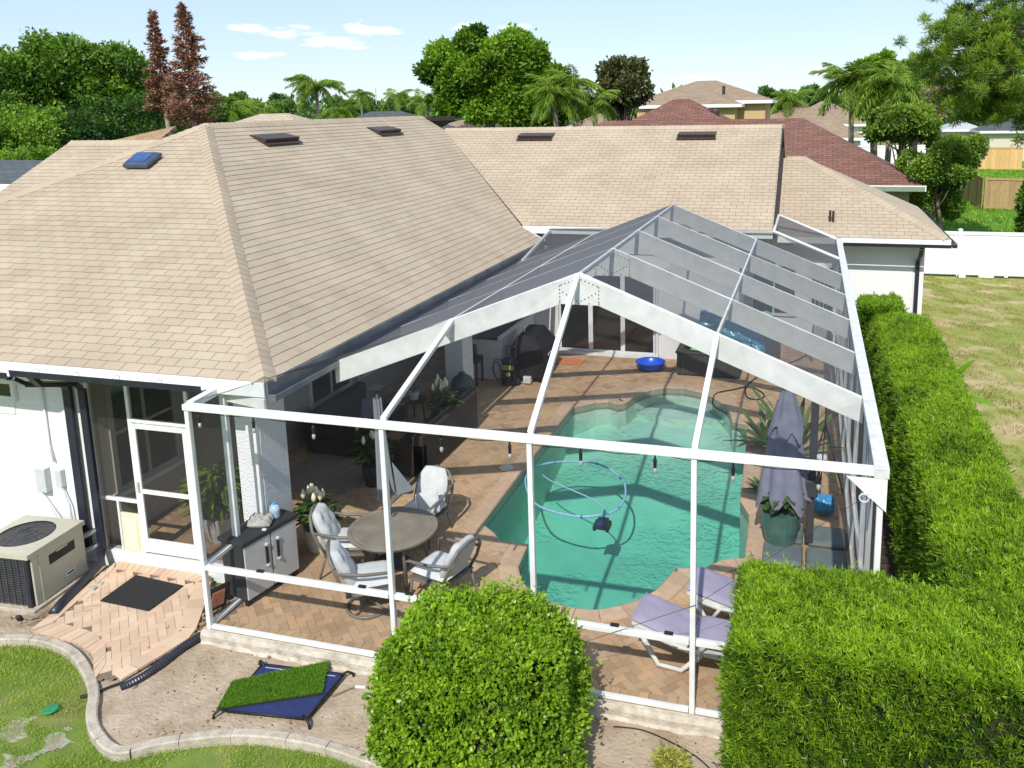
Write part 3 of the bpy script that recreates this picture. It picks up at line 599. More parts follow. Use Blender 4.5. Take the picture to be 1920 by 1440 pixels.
# brick path to the screen door (herringbone field, soldier borders, curved foot)
path = thing('brick_path', '', 'x', (-1.5, .2, -.1)); del path['label']; del path['category']; path['kind'] = 'structure'
PP = [tuple(float(v) for v in at(px, py, z=-.1)[:2]) for px, py in [(208, 1064), (70, 1192)]]+[(-1.85, -.42), (-1.6, -.44), (-1.3, -.52), (-1.02, -.66), (-.8, -.90), (-.70, -.98), (-.46, -.90), (-.30, -.45), (-.16, -.1), (-.42, .3), (-.72, .9), (-.9, 1.14)]
joint_bed('joint_sand', PP, [], -.116, JOINT, path, stp=.04)
fld = [(-2.3, .92), (-2.02, -.2), (-1.45, -.26), (-1.1, -.4), (-.74, -.84), (-.52, -.55), (-.42, -.05), (-.65, .35), (-.98, .92)]
pcs = herring(off_poly(fld, .04), [], .098, .004, R(45), -.106, -.125, keep=lambda q: True)
def course(A, C, wid, hgt, z=-.10):
    """bricks side by side along the polyline A, reaching across to C"""
    A = np.array(A, float); C = np.array(C, float); s = np.r_[0, np.cumsum(np.linalg.norm(np.diff(C, axis=0), axis=1))]; n = max(1, int(s[-1]/wid)); out = []
    for i in range(n):
        t0, t1 = (i+.03)/n*s[-1], (i+.97)/n*s[-1]; f = lambda Q, t: np.array([np.interp(t, s, Q[:, 0]), np.interp(t, s, Q[:, 1])])
        q = [f(A, t0), f(C, t0), f(C, t1), f(A, t1)]; ar = sum(q[k][0]*q[(k+1) % 4][1]-q[(k+1) % 4][0]*q[k][1] for k in range(4)); q = q if ar > 0 else q[::-1]
        c = sum(q)/4; out.append(((c[0], c[1], z), *box_piece([tuple(p) for p in q], z-.03, z+random.gauss(0, .0015)))); 
    return out
pcs += course([(-2.32, .95), (-.96, .95)], [(-2.42, 1.13), (-.9, 1.13)], .1, 0)
pcs += course([(-2.32, .93), (-2.08, -.26)], [(-2.43, 1.1), (-2.22, -.45)], .2, 0)
pcs += course([(-2.05, -.24), (-1.45, -.29), (-1.12, -.43), (-.82, -.74)], [(-2.16, -.47), (-1.5, -.50), (-1.12, -.62), (-.72, -1.0)], .1, 0)
pcs += course([(-.60, -.86), (-.52, -.50), (-.44, -.07), (-.67, .35), (-.99, .93)], [(-.44, -.92), (-.33, -.52), (-.22, -.03), (-.46, .42), (-.80, 1.0)], .2, 0)
emit_pieces('paver', pcs, PAVEL, path)

# ================================================================ MAIN HOUSE
house = thing('house', 'white stucco single-storey house under the big beige shingle roof', 'house', (-4, 6, -.17))
DRIP = mat('white_painted_fascia', (.80, .82, .82), .5, .05, 8, spec=.4)
def sub(name, parent, loc=(0, 0, 0)):
    o = bpy.data.objects.new(name, None); COL.objects.link(o); o.parent = parent; o.location = [float(a) for a in loc]; o.empty_display_size = .1; return o
ROOF_TABS = []
def shingle(O, u, v, poly, e=.142, tw=.28, th=.013, seed=0):
    """courses of three-tab shingles on the plane O + a*u + b*v, clipped to the convex polygon poly (in a, b)"""
    O = np.array(O, float); u = unit(np.array(u, float)); v = unit(np.array(v, float)); n = np.cross(u, v); n = n if n[2] > 0 else -n; rr = random.Random(seed)
    A = [p[0] for p in poly]; Bv = [p[1] for p in poly]; ar = sum(poly[k-1][0]*poly[k][1]-poly[k][0]*poly[k-1][1] for k in range(len(poly))); poly = poly if ar > 0 else poly[::-1]
    out = []
    for i in range(int(min(Bv)/e)-1, int(max(Bv)/e)+1):
        off = (i % 2)*tw/2+rr.uniform(-.012, .012)
        for j in range(int((min(A)-off)/tw)-1, int((max(A)-off)/tw)+1):
            a0 = off+j*tw+.004; a1 = a0+tw-.008; b0 = i*e+rr.uniform(-.0035, .0035); b1 = (i+1)*e+.012; q = clip([(a0, b0), (a1, b0), (a1, b1), (a0, b1)], poly)
            if len(q) < 3: continue
            w = lambda p: O+u*p[0]+v*p[1]+n*(.004+th*max(0., (b1-p[1])/(b1-b0))+rr.uniform(0, .0012))
            vs = [w(p) for p in q]; vb = [O+u*p[0]+v*p[1]+n*.001 for p in q]; k = len(q)
            fs = [tuple(range(k))]+[(m_, (m_+1) % k, k+(m_+1) % k, k+m_) for m_ in range(k)]
            out.append((sum(vs)/k, vs+vb, [f[::-1] for f in fs[:1]]+fs[1:] if False else fs))
    return out
def roof_plane(name, pts, parent, m=None, thick=.12):
    return B().slab([np.array(p)-(0, 0, thick) for p in pts], (0, 0, thick)).obj(name, m or SHBASE, parent)
XE, YE, ZE = .65, .53, 2.9; AP = np.array([-4.43, 6.2, 5.75])
mainroof = sub('roof', house, (0, 0, 0))
roof_plane('roof_deck', [(XE, YE, ZE), AP, (-10.1, YE, ZE)], mainroof)
mf = (AP[2]-ZE)/(AP[1]-YE); mr = (AP[2]-ZE)/(XE-AP[0]); lf = math.hypot(1, mf); lr = math.hypot(1, mr)
tabs = shingle((0, YE, ZE), (1, 0, 0), (0, 1, mf), [(XE, 0), (AP[0], (AP[1]-YE)*lf), (-10.1, 0)], seed=1)
VY = 15.65; vx = XE-(5.38-ZE)/mr
right1 = [(YE, 0), (11.22, 0), (11.22, (XE-AP[0])*lr), (AP[1], (XE-AP[0])*lr)]
right2 = [(11.22, (XE-.12)*lr), (VY, (XE-vx)*lr), (VY, (XE-AP[0])*lr), (11.22, (XE-AP[0])*lr)]
rp = lambda a, b: (XE-b/lr, a, ZE+mr*b/lr)
for q in (right1, right2): roof_plane('roof_deck', [rp(a, b) for a, b in q], mainroof); tabs += shingle((XE, 0, ZE), (0, 1, 0), (-1, 0, mr), q, th=.010, seed=2)
roof_plane('roof_deck', [(AP[0], AP[1], AP[2]), (AP[0], 18, AP[2]), (-10.1, 18, 2.9), (-10.1, YE, 2.9)], mainroof)
# back range
BY, BZ, RY, RZ = 11.33, 3.22, 15.65, 5.38; mb = (RZ-BZ)/(RY-BY); lb_ = math.hypot(1, mb); GX = 5.9
bq = [(.10, 0), (GX, 0), (GX, (RY-BY)*lb_), (vx, (RY-BY)*lb_)]
roof_plane('roof_deck', [(a, BY+b/lb_, BZ+mb*b/lb_) for a, b in bq], mainroof); tabs += shingle((0, BY, BZ), (1, 0, 0), (0, 1, mb), bq, seed=3)
roof_plane('roof_deck', [(vx, RY, RZ), (GX, RY, RZ), (GX, 20, 3.2), (vx, 20, 3.2)], mainroof)
# right wing
WY, WZE, WR = 13.35, 2.8, 16.6; mw = (4.48-WZE)/(WR-WY); lw_ = math.hypot(1, mw)
wq = [(5.93, 0), (9.8, 0), (6.5, (WR-WY)*lw_), (5.93, (WR-WY)*lw_)]
roof_plane('roof_deck', [(a, WY+b/lw_, WZE+mw*b/lw_) for a, b in wq], mainroof); tabs += shingle((0, WY, WZE), (1, 0, 0), (0, 1, mw), wq, seed=4)
sq = [(WY, 0), (20, 0), (WR, 3.3*math.hypot(1, 1.68/3.3))]; ls = math.hypot(1, 1.68/3.3)
roof_plane('roof_deck', [(9.8-b/ls, a, WZE+1.68/3.3*b/ls) for a, b in sq], mainroof); tabs += shingle((9.8, 0, WZE), (0, 1, 0), (-1, 0, 1.68/3.3), sq, seed=5)
# west gable behind the hip
wgz = lambda y: 5.38-.5*(8-y); lg = math.hypot(1, .5)
gq = [(-9.56, 0), (-4.9, 0), (-4.9, 5*lg), (-9.56, 5*lg)]
roof_plane('roof_deck', [(a, 3+b/lg, wgz(3+b/lg)) for a, b in gq], mainroof); tabs += shingle((0, 3, wgz(3)), (1, 0, 0), (0, 1, .5), gq, seed=6)
roof_plane('roof_deck', [(-9.56, 8, 5.38), (-4.9, 8, 5.38), (-4.9, 13, 2.9), (-9.56, 13, 2.9)], mainroof)
emit_pieces('shingle', tabs, SHING, mainroof, aim=(0, -3, 4))
# ridge and hip caps: short folded pieces lapped along the line
def caps(p, q, n1, n2, wd=.15, e=.142, th=.012):
    p = np.array(p, float); q = np.array(q, float); d = unit(q-p); L = np.linalg.norm(q-p); out = []
    s1 = unit(np.cross(d, n1)); s2 = unit(np.cross(d, n2)); s1 = s1 if s1[2] < 0 or True else -s1
    if s1@(s2) > 0: s2 = -s2
    for s in (s1, s2): pass
    up = unit(np.array(n1, float)+np.array(n2, float)); s1 = s1 if (s1-up*(s1@up))@s1 > 0 else s1
    def down(nrm):
        s = unit(np.cross(d, nrm)); return s if s@up < 0 else -s
    a1, a2 = down(n1), down(n2)
    if a1@a2 > .99: a2 = unit(-a1+2*(a1@up)*up)
    k = .06
    while k < L:
        c0 = p+d*k; c1 = p+d*min(k+e+.05, L+.05); lo, hi = up*(.022+th), up*.018
        prof = lambda c, o: [c+a1*wd+o*.6, c+a1*wd*.45+o+up*.012, c+o+up*.022, c+a2*wd*.45+o+up*.012, c+a2*wd+o*.6]
        A, C = prof(c0, lo), prof(c1, hi); vs = A+C+[c0+a1*wd, c0+a2*wd]
        fs = [(i, i+1, 6+i, 5+i) for i in range(4)]+[(10, 0, 1, 2, 3, 4, 11)]; out.append((c0, vs, fs)); k += e
    return out
nf = unit(np.array([0, -mf, 1.])); nr = unit(np.array([mr, 0, 1.])); nl = unit(np.array([-.5, 0, 1])); nb = unit(np.array([0, -mb, 1.])); nw = unit(np.array([0, -mw, 1.])); nwr = unit(np.array([.51, 0, 1.]))
cps = caps((XE, YE, ZE), AP, nf, nr)+caps((-10.1, YE, ZE), AP, nf, nl)+caps(AP, (AP[0], 15.6, AP[2]), nr, nl)+caps((vx, RY, RZ), (GX, RY, RZ), nb, unit(np.array([0, mb, 1.])))+caps((9.8, WY, WZE), (6.5, WR, 4.48), nw, nwr)+caps((5.95, WR, 4.48), (6.5, WR, 4.48), nw, unit(np.array([0, mw, 1.])))+caps((-9.56, 8, 5.38), (-4.9, 8, 5.38), nf, unit(np.array([0, .5, 1.])))
emit_pieces('ridge_cap', cps, SHING, mainroof, limit=120)
# eaves: white drip fascia, gable rake, soffits
B().box(-10.1, XE, YE-.03, YE-.005, ZE-.17, ZE+.005).obj('fascia', DRIP, house)
B().box(XE+.005, XE+.03, YE, 11.2, ZE-.17, ZE+.002).obj('fascia', mat('galvanised_gutter', (.20, .215, .24), .35, .25, 4, metal=.3), house)
B().box(.1, GX, BY-.03, BY-.005, BZ-.17, BZ).obj('fascia', DRIP, house)
B().box(5.93, 9.8, WY-.03, WY-.005, WZE-.15, WZE).obj('fascia', DRIP, house)
B().box(9.805, 9.83, WY, 20, WZE-.15, WZE).obj('fascia', DRIP, house)
b = B(); b.bar((GX+.02, BY, BZ-.06), (GX+.02, RY, RZ-.06), .03, .2); b.bar((GX+.02, RY, RZ-.06), (GX+.02, 20, 3.1), .03, .2); b.obj('rake_board', mat('shade_dark_fascia', (.035, .03, .028), .6, .2, 8), house)  # rake fascia coloured near black to stand for its shaded side
b = B(); b.bar((XE, 11.23, ZE-.07), (.1, 11.23, ZE-.07+mr*.55), .03, .16); b.bar((XE, 11.24, ZE-.2), (-.9, 11.24, ZE+.5), .02, .1); b.obj('rake_board', DRIP, house)
SOFF = mat('white_soffit', (.62, .62, .60), .8, .05, 10)
B().box(-10, XE-.01, YE, 1.15, ZE-.19, ZE-.17).obj('soffit', SOFF, house)
# walls
def wall(name, x0, x1, y0, y1, z0, z1, m=STUCCO, bev=0): return B().box(x0, x1, y0, y1, z0, z1).obj(name, m, house, bevel=bev)
wall('wall', -10, -2.72, 1.1, 1.3, -.25, 2.76)
wall('wall', -10, -9.9, 1.3, 18, -.25, 2.8); wall('gable_wall', -9.45, -9.3, 4, 12, 2, 3.2)
B().add([(-9.5, 3.2, 2.85), (-9.5, 8, 5.25), (-9.5, 12.8, 2.85)], [(0, 1, 2)]).obj('gable_wall', STUCCO, house)
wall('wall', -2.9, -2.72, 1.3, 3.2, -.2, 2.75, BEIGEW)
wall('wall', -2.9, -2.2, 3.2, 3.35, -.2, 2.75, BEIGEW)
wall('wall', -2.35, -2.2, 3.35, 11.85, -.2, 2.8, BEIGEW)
wall('wall', -2.3, 5.15, 11.86, 12.05, -.2, 3.2); wall('wall', 4.98, 5.15, 12.05, 13.9, -.2, 3.0); wall('wall', 4.98, 9.35, 13.9, 14.1, -.25, 2.78); wall('wall', 9.2, 9.35, 14.1, 20, -.25, 2.75)
B().add([(5.75, BY+.5, BZ-.3), (5.75, RY, RZ-.15), (5.75, 19.6, 3.2), (5.75, 19.6, 2.6), (5.75, BY+.5, 2.6)], [(0, 1, 2, 3, 4)]).obj('gable_wall', mat('shaded_gable_siding', (.40, .36, .31), .9, .1, 8), house)  # wall colour itself darkened for the shade on this side
# dark sheet painting the shade on the gable's side above the wing roof
B().slab([(5.905, BY+.3, 3.0), (5.905, WY, 2.82), (5.905, WR, 4.50), (5.905, WR, 4.9), (5.905, WY, 3.9)], (.02, 0, 0)).obj('side_shade_strip', mat('dark_side_shade', (.05, .045, .045), .7, .3, 8), house)
B().box(-2.75, XE-.05, 1.15, 11.8, 2.62, 2.70).obj('porch_ceiling', SOFF, house)
# porch columns and beam
wall('column', -.33, .03, 1.16, 1.72, -.1, 2.62, STUCCOS, .012); wall('column', -.42, -.02, 7.75, 8.28, 0, 2.62, STUCCO, .012)
wall('porch_beam', -.33, .03, 1.73, 11.8, 2.35, 2.615)
# front-left wall details
def window(name, x0, x1, z0, z1, y, parent, mull=1, fm=None, axis='y', sgn=-1, depth=.05, rail=False):
    """a framed window; axis y faces -y, axis x faces +x"""
    fm = fm or WHITE; g_ = .035
    def bx(a0, a1, d0, d1, c0, c1):
        return (a0, a1, y+d0, y+d1, c0, c1) if axis == 'y' else (y-d1, y-d0, a0, a1, c0, c1)
    f = B()
    for q in ((x0-g_, x0+g_, -depth, -.002, z0-g_, z1+g_), (x1-g_, x1+g_, -depth, -.002, z0-g_, z1+g_), (x0+g_, x1-g_, -depth, -.002, z0-g_, z0+g_), (x0+g_, x1-g_, -depth, -.002, z1-g_, z1+g_)): f.box(*bx(*q))
    fo = f.obj('window', fm, parent, bevel=.004); w = (x1-x0-2*g_)/mull
    for i in range(mull):
        a = x0+g_+i*w; B().box(*bx(a+(.02 if i else 0), a+w-.02*(i < mull-1), -.018, -.008, z0+g_, z1-g_)).obj('pane', GLASSD, fo)
        if i: B().box(*bx(a-.02, a+.02, -depth+.004, -.004, z0+g_, z1-g_)).obj('mullion', fm, fo)
    if rail: B().box(*bx(x0+g_, x1-g_, -depth+.006, -.004, rail-.02, rail+.02)).obj('meeting_rail', fm, fo)
    return fo
window('window', -4.75, -3.80, 2.16, 2.41, 1.1, house, 1); B().box(-4.8, -3.84, 1.085, 1.099, 1.93, 2.13).obj('blank_panel', STUCCO, house)
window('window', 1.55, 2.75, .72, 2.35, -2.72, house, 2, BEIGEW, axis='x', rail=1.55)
B().box(-2.72, -2.62, 1.45, 2.85, .62, .69).obj('window_sill', SOFF, house, bevel=.01)
for y0_, y1_ in ((5.6, 7.0), (7.3, 8.7), (9.1, 10.6)): window('window', y0_, y1_, .55, 2.1, -2.2, house, 2, SOFF, axis='x')
# sliding door, three tall panes
sl = sub('sliding_door', house, (0, 0, 0)); x0_, x1_ = .80, 3.22; f = B()
f.box(x0_-.06, x0_, 11.79, 11.857, .0, 2.2).box(x1_, x1_+.06, 11.79, 11.857, .0, 2.2).box(x0_, x1_, 11.79, 11.857, 2.13, 2.2).box(x0_-.06, x1_+.06, 11.72, 11.857, -.02, .07); f.obj('door_frame', WHITE, sl, bevel=.005)
for i in range(3):
    a = x0_+.01+i*.80; w = .80; f = B(); yy = 11.80+.012*(i % 2); f.box(a, a+.055, yy, yy+.03, .072, 2.13).box(a+w-.055, a+w, yy, yy+.03, .072, 2.13).box(a+.055, a+w-.055, yy, yy+.03, .072, .13).box(a+.055, a+w-.055, yy, yy+.03, 2.07, 2.13)
    fr_ = f.obj('door_panel', WHITE, sl, bevel=.003); B().box(a+.055, a+w-.055, yy+.01, yy+.018, .13, 2.07).obj('pane', GLASSD, fr_)
window('window', 5.32, 6.40, .72, 2.0, 13.9, house, 2); window('window', 6.75, 7.30, .72, 2.0, 13.9, house, 1, rail=1.35)
for k in range(4): B().box(6.86+k*.1, 6.875+k*.1, 13.86, 13.872, .76, 1.96).obj('blind_slat', SOFF, house)
# skirting plinth under the screened entry
B().box(-2.68, -.03, 1.12, 1.26, -.2, .05).obj('entry_plinth', STUCCO, house, bevel=.008)
# gutters: dark navy troughs with a white lip inside, and their hangers and downpipes
def gutter(x0, x1, y, z, mt=NAVY):
    b = B(); prof = [(0, 0), (-.115, .02), (-.125, .10), (-.112, .10), (-.105, .03), (-.004, .012)]; n = len(prof)
    vs = [(x0, y+a, z+c) for a, c in prof]+[(x1, y+a, z+c) for a, c in prof]; b.add(vs, [(i, (i+1) % n, n+(i+1) % n, n+i) for i in range(n)]+[tuple(range(n-1, -1, -1)), tuple(range(n, 2*n))]); o = b.obj('gutter', mt, house)
    B().box(x0+.01, x1-.01, y-.112, y-.012, z+.032, z+.036).obj('gutter_lining', DRIP, o)
    k = x0+.35
    while k < x1-.1: B().tube([(k, y, z+.10), (k, y-.06, z+.125), (k, y-.118, z+.10)], .006, 5).obj('gutter_hanger', WHITED, o); k += .62
    return o
gutter(-10, -3.03, YE-.035, ZE-.19); gutter(-2.98, -.12, YE-.035, ZE-.15); gutter(7.45, 9.82, WY-.035, WZE-.19); B().box(9.84, 9.95, WY-.12, 19.9, WZE-.17, WZE-.06).obj('gutter', NAVY, house, bevel=.015)
def downpipe(pts, w=.075, d=.055, m=NAVY):
    b = B()
    for p, q in zip(pts[:-1], pts[1:]): b.bar(p, q, w, d, up=(0, 1, 0) if abs(p[2]-q[2]) > .3 else (0, 0, 1))
    return b.obj('downpipe', m, house, bevel=.006)
downpipe([(-3.05, .44, 2.72), (-3.05, .62, 2.58), (-2.83, 1.0, 2.47), (-2.83, 1.04, 2.40), (-2.83, 1.04, .1)], .13)
downpipe([(-2.72, .44, 2.78), (-2.72, .55, 2.62), (-2.62, .98, 2.50), (-2.57, 1.03, 2.42), (-2.57, 1.03, .1)], .11)
downpipe([(9.2, WY-.1, 2.6), (9.2, WY+.1, 2.4), (9.2, 13.84, 2.2), (9.2, 13.85, 2.1), (9.2, 13.85, -.1)], .09)
b = B(); b.tube([(-2.56, 1.0, .12), (-2.5, .9, -.02), (-2.42, .55, -.06), (-2.3, .1, -.08), (-2.22, -.12, -.09)], .06, 12); o = b.obj('drain_elbow', NAVY, house, smooth=True)
# conduit, meter boxes and cable on the left wall
GREYP = mat('grey_painted_metal', (.55, .57, .58), .5, .08, 10)
b = B(); b.tube([(-3.30, 1.07, 2.6), (-3.30, 1.07, 1.55), (-3.25, 1.07, 1.3)], .016, 8); b.obj('conduit', STUCCO, house, smooth=True)
B().box(-3.55, -3.38, 1.0, 1.098, .85, 1.2).obj('meter_box', GREYP, house, bevel=.01); B().box(-3.22, -3.12, 1.02, 1.098, .95, 1.2).obj('switch_box', GREYP, house, bevel=.01)
b = B(); b.tube([(-3.6, 1.08, .9), (-3.35, 1.02, .62), (-3.12, .98, .35)], .008, 6); b.obj('cable', GREYP, house); b = B(); b.tube([(-3.15, 1.05, .95), (-3.05, 1.04, .7), (-3.03, 1.04, .2)], .012, 6); b.obj('conduit', GREYP, house)
fx = B(); fx.box(-3.06, -2.96, .98, 1.09, .28, .40); fo = fx.obj('wall_timer', DARK, house, bevel=.01); B().lathe([(.035, 0), (.03, .02), (0, .022)], (0, 0, 0), 14).obj('dial', mat('yellow_green_dial', (.55, .55, .12), .4, .1, 5), fo, local=True)
d_ = fo.children[0]; d_.location = (-3.01+4, .979-6, .35+.17); d_.rotation_euler = (R(90), 0, 0)
# roof vents and solar fan, standing on their slopes
def on_plane(px, py, O, n):
    d = CF+CR*(px-960-SX)/FPX-CU*(py-720-SY)/FPX; O = np.array(O, float); return CP+d*((O-CP)@n/(d@n))
BRONZE = mat('dark_bronze_vent', (.055, .035, .03), .45, .2, 8, spec=.4)
def ridge_vent(c, u, v, L, parent):
    c = np.array(c); u = unit(np.array(u, float)); v = unit(np.array(v, float)); n = np.cross(u, v); n = n if n[2] > 0 else -n; b = B(); a = L/2
    P = [c-u*a-v*.17+n*.02, c+u*a-v*.17+n*.02, c+u*a+v*.20+n*.012, c-u*a+v*.20+n*.012]; T = [c-u*a-v*.17+n*.14, c+u*a-v*.17+n*.14, c+u*a+v*.20+n*.03, c-u*a+v*.20+n*.03]
    b.add(P+T, [(4, 5, 6, 7), (0, 1, 5, 4), (1, 2, 6, 5), (2, 3, 7, 6), (3, 0, 4, 7)]); o = b.obj('roof_vent', BRONZE, parent, bevel=.006)
    B().bar(c-u*(a+.02)-v*.22+n*.055, c+u*(a+.02)-v*.22+n*.055, .09, .015, up=n).obj('vent_lip', BRONZE, o); return o
for q in ((515, 262), (720, 246)): ridge_vent(on_plane(*q, (XE, 0, ZE), nr), (0, 1, 0), (-1, 0, mr), 1.15, house)
for q in ((1006, 257), (1307, 255)): ridge_vent(on_plane(*q, (0, BY, BZ), nb), (1, 0, 0), (0, 1, mb), 1.0, house)
c = on_plane(271, 308, (0, YE, ZE), nf); vv = unit(np.array([0, 1, mf])); uu = np.array([1., 0, 0]); fan = B()
def ring(hw, hv, h): return [c-uu*hw-vv*hv+nf*h, c+uu*hw-vv*hv+nf*h, c+uu*hw+vv*hv+nf*h, c-uu*hw+vv*hv+nf*h]
Rg = [ring(.22, .19, .03), ring(.26, .22, .06), ring(.26, .22, .11), ring(.21, .17, .15)]; fan.add(sum(Rg, []), [(k*4+i, k*4+(i+1) % 4, k*4+4+(i+1) % 4, k*4+4+i) for k in range(3) for i in range(4)]+[(12, 13, 14, 15), (3, 2, 1, 0)])
fo = fan.obj('solar_fan', mat('blue_grey_fan_housing', (.05, .075, .12), .35, .15, 8, spec=.6), house, bevel=.01)
B().slab(ring(.19, .155, .152), nf*.008).obj('solar_panel', mat('blue_solar_cells', (.02, .07, .22), .15, .3, 12, spec=.8), fo)
for k, (px, py) in enumerate([(1556, 416), (1562, 417)]):
    c = on_plane(px, py, (0, WY, WZE), nw); B().lathe([(.03, -.05), (.03, .28), (.022, .28), (.022, .2)], c, 10).obj('vent_pipe', BRONZE, house)

# ================================================================ SCREEN ENCLOSURE
CW, CH = 7.35, 2.75; PX = [0., 2.426, 4.054, 5.69, CW]; AX, AH, LX = 4.07, 4.06, .72
TY = [1.92, 3.67, 5.42, 7.16, 8.91]
cage = thing('pool_enclosure', 'white aluminium screen enclosure with a gabled roof over the pool', 'pool enclosure', (3.7, 0, 0))
SCR = screenmat('grey_screen_mesh', (.075, .075, .085), .18); SCRH = screenmat('hip_screen_mesh', (.045, .045, .05), .07); SCRW = screenmat('grey_wall_screen_mesh', (.035, .035, .04), .05)
def cz(x): return CH+(AH-CH)*((x-LX)/(AX-LX) if x < AX else (CW-x)/(CW-AX))
def bar(name, p, q, w, h, m=WHITE, up=(0, 0, 1), bev=.006, parent=None): return B().bar(p, q, w, h, up).obj(name, m, parent or cage, bevel=bev)
for x in PX: bar('post', (x, 0, .0), (x, 0, CH-.03), .055, .06, up=(0, 1, 0))
bar('eave_beam', (-.035, 0, CH), (CW+.05, 0, CH), .09, .07)
for i in range(4):
    r_ = bar('chair_rail', (PX[i]+.034, 0, .79), (PX[i+1]-.034, 0, .79), .07, .055)
    bar('sill_rail', (PX[i]+.034, 0, .03), (PX[i+1]-.034, 0, .03), .055, .045)
for x in (.75, 2.05, 2.62, 3.3, 4.9, 5.45): B().box(x-.045, x+.045, .0, .04, .818, .84).obj('rail_clip', DARK, cage, bevel=.005)
# slab kerb below the front screen
SL = thing('slab', '', 'x', (3.7, 0, -.1)); del SL['label']; del SL['category']; SL['kind'] = 'structure'; SL.name = 'slab_edge'
b = B(); nn_ = 60; rr = random.Random(5); vs = []; fs = []
for i in range(nn_+1):
    x = -.07+7.55*i/nn_; k = rr.uniform(-.012, .012); vs += [(x, -.035, .006), (x, -.085+k*.4, .004+k*.3), (x, -.105+k, -.05), (x, -.10+k*1.4, -.12), (x, -.14+k*1.5, -.2)]
for i in range(nn_): fs += [(i*5+j, i*5+5+j, i*5+6+j, i*5+1+j) for j in range(4)]
b.add(vs, fs); b.obj('slab_front', SLABM, SL); B().box(-.08, -.03, -.035, 1.15, -.2, .004).obj('slab_side', SLABM, SL)
# left return to the house
bar('post', (-.02, .62, 0), (-.02, .62, CH-.03), .075, .065, WHITE, up=(0, 1, 0)); bar('eave_beam', (0, .048, CH), (-.06, .70, CH), .09, .09)
bar('chair_rail', (0, .035, .79), (-.01, .585, .79), .06, .05); bar('post', (.0, 1.12, 0), (.0, 1.12, CH-.1), .05, .06, up=(0, 1, 0)); bar('chair_rail', (-.01, .66, .79), (-.01, 1.09, .79), .06, .05); bar('sill_rail', (0, .035, .03), (0, 1.1, .03), .05, .045)
bar('eave_beam', (-.02, .66, CH-.1), (XE, .5, CH-.1), .04, .13)
bar('super_gutter', (XE+.10, .5, CH-.02), (XE+.10, 10.2, CH-.01), .09, .08, mat('galvanised_gutter', (.20, .215, .24), .35, .25, 4, metal=.3))
B().box(XE+.065, XE+.135, .52, 10.2, CH+.032, CH+.036).obj('gutter_trough', NAVY, cage)
# right-hand wall
bar('eave_beam', (CW, -.050, CH), (CW, 13.4, CH), .13, .10, WHITED)
ys = [1.05]+TY+[10.66, 12.1]
for y in ys: bar('post', (CW, y, 0), (CW, y, CH-.05), .055, .075, up=(0, 1, 0))
seg_y = [0]+ys+[13.4]
for a, c in zip(seg_y[:-1], seg_y[1:]):
    bar('chair_rail', (CW, a+.04, .79), (CW, c-.04, .79), .055, .055); bar('sill_rail', (CW, a+.04, .03), (CW, c-.04, .03), .05, .045)
# gusset, cable brace at the right front corner
B().slab([(CW-.30, -.055, CH-.05), (CW+.05, -.055, CH-.36), (CW+.05, -.055, CH-.05)], (0, .006, 0)).obj('gusset', WHITE, cage)
b = B(); b.tube([(CW-.1, -.06, CH-.2), (5.72, -.05, 1.22), (3.4, -.05, .0)], .0028, 5); b.obj('brace_cable', CHAR, cage); b = B(); b.tube([(CW-.14+.04*math.cos(t), -.062, CH-.24+.04*math.sin(t)) for t in np.linspace(0, 6.1, 12)], .008, 6); b.obj('cable_eye', GREYP, cage)
# trusses: deep box beams meeting in a riveted gusset
for ti, y in enumerate(TY):
    dp = .30; b = B()
    for sx, x0, x1 in ((-1, LX, AX), (1, AX, CW-.05)):
        z0, z1 = cz(x0) if x0 > LX else CH, cz(x1)
        nm = 'truss_beam'; q = B(); q.add([(x0, y-.028, z0-dp), (x1, y-.028, z1-dp), (x1, y-.028, z1), (x0, y-.028, z0), (x0, y+.028, z0-dp), (x1, y+.028, z1-dp), (x1, y+.028, z1), (x0, y+.028, z0)], [(0, 1, 2, 3), (7, 6, 5, 4), (0, 4, 5, 1), (1, 5, 6, 2), (2, 6, 7, 3), (3, 7, 4, 0)]); q.obj(nm, WHITE, cage, bevel=.006)
    gp_ = B(); gp_.slab([(AX-.27, y-.029, AH-dp-.085), (AX+.27, y-.029, AH-dp-.085), (AX+.27, y-.029, AH-.13), (AX, y-.029, AH-.03), (AX-.27, y-.029, AH-.13)], (0, -.004, 0)); go = gp_.obj('gusset', WHITE, cage)
    if ti < 2:
        rv = B()
        for k in (0, 2, 4, 6, 8):
            for xx, zz in ((AX-.24+.06*k, AH-dp-.065), (AX-.24, AH-.34+.022*k), (AX+.24, AH-.34+.022*k), (AX-.22+.024*k, AH-.15+.009*k), (AX+.22-.024*k, AH-.15+.009*k), (AX-.2+.022*k, AH-.24-.012*k), (AX+.2-.022*k, AH-.24-.012*k)): rv.box(xx-.006, xx+.006, y-.042, y-.037, zz-.006, zz+.006)
        rv.obj('rivets', CHAR, go, kind='stuff')
bar('end_beam', (5.95, 10.66, cz(5.95)), (CW-.05, 10.66, CH+.01), .05, .06); bar('end_beam', (5.95, 13.36, cz(5.95)), (CW-.04, 13.36, CH+.02), .06, .06); bar('end_beam', (5.95, 10.66, cz(5.95)), (5.95, 13.36, cz(5.95)), .05, .06)
bar('end_beam', (AX, TY[4], AH-.03), (AX, 11.3, BZ+.05), .05, .05, GREYP); p0, p1 = at(1031, 433, y=11.25), at(979, 490, y=9.2); bar('hip_beam', p0, p1, .06, .06)
bar('end_beam', (.75, 11.27, BZ-.02), (5.9, 11.27, BZ-.02), .05, .05)
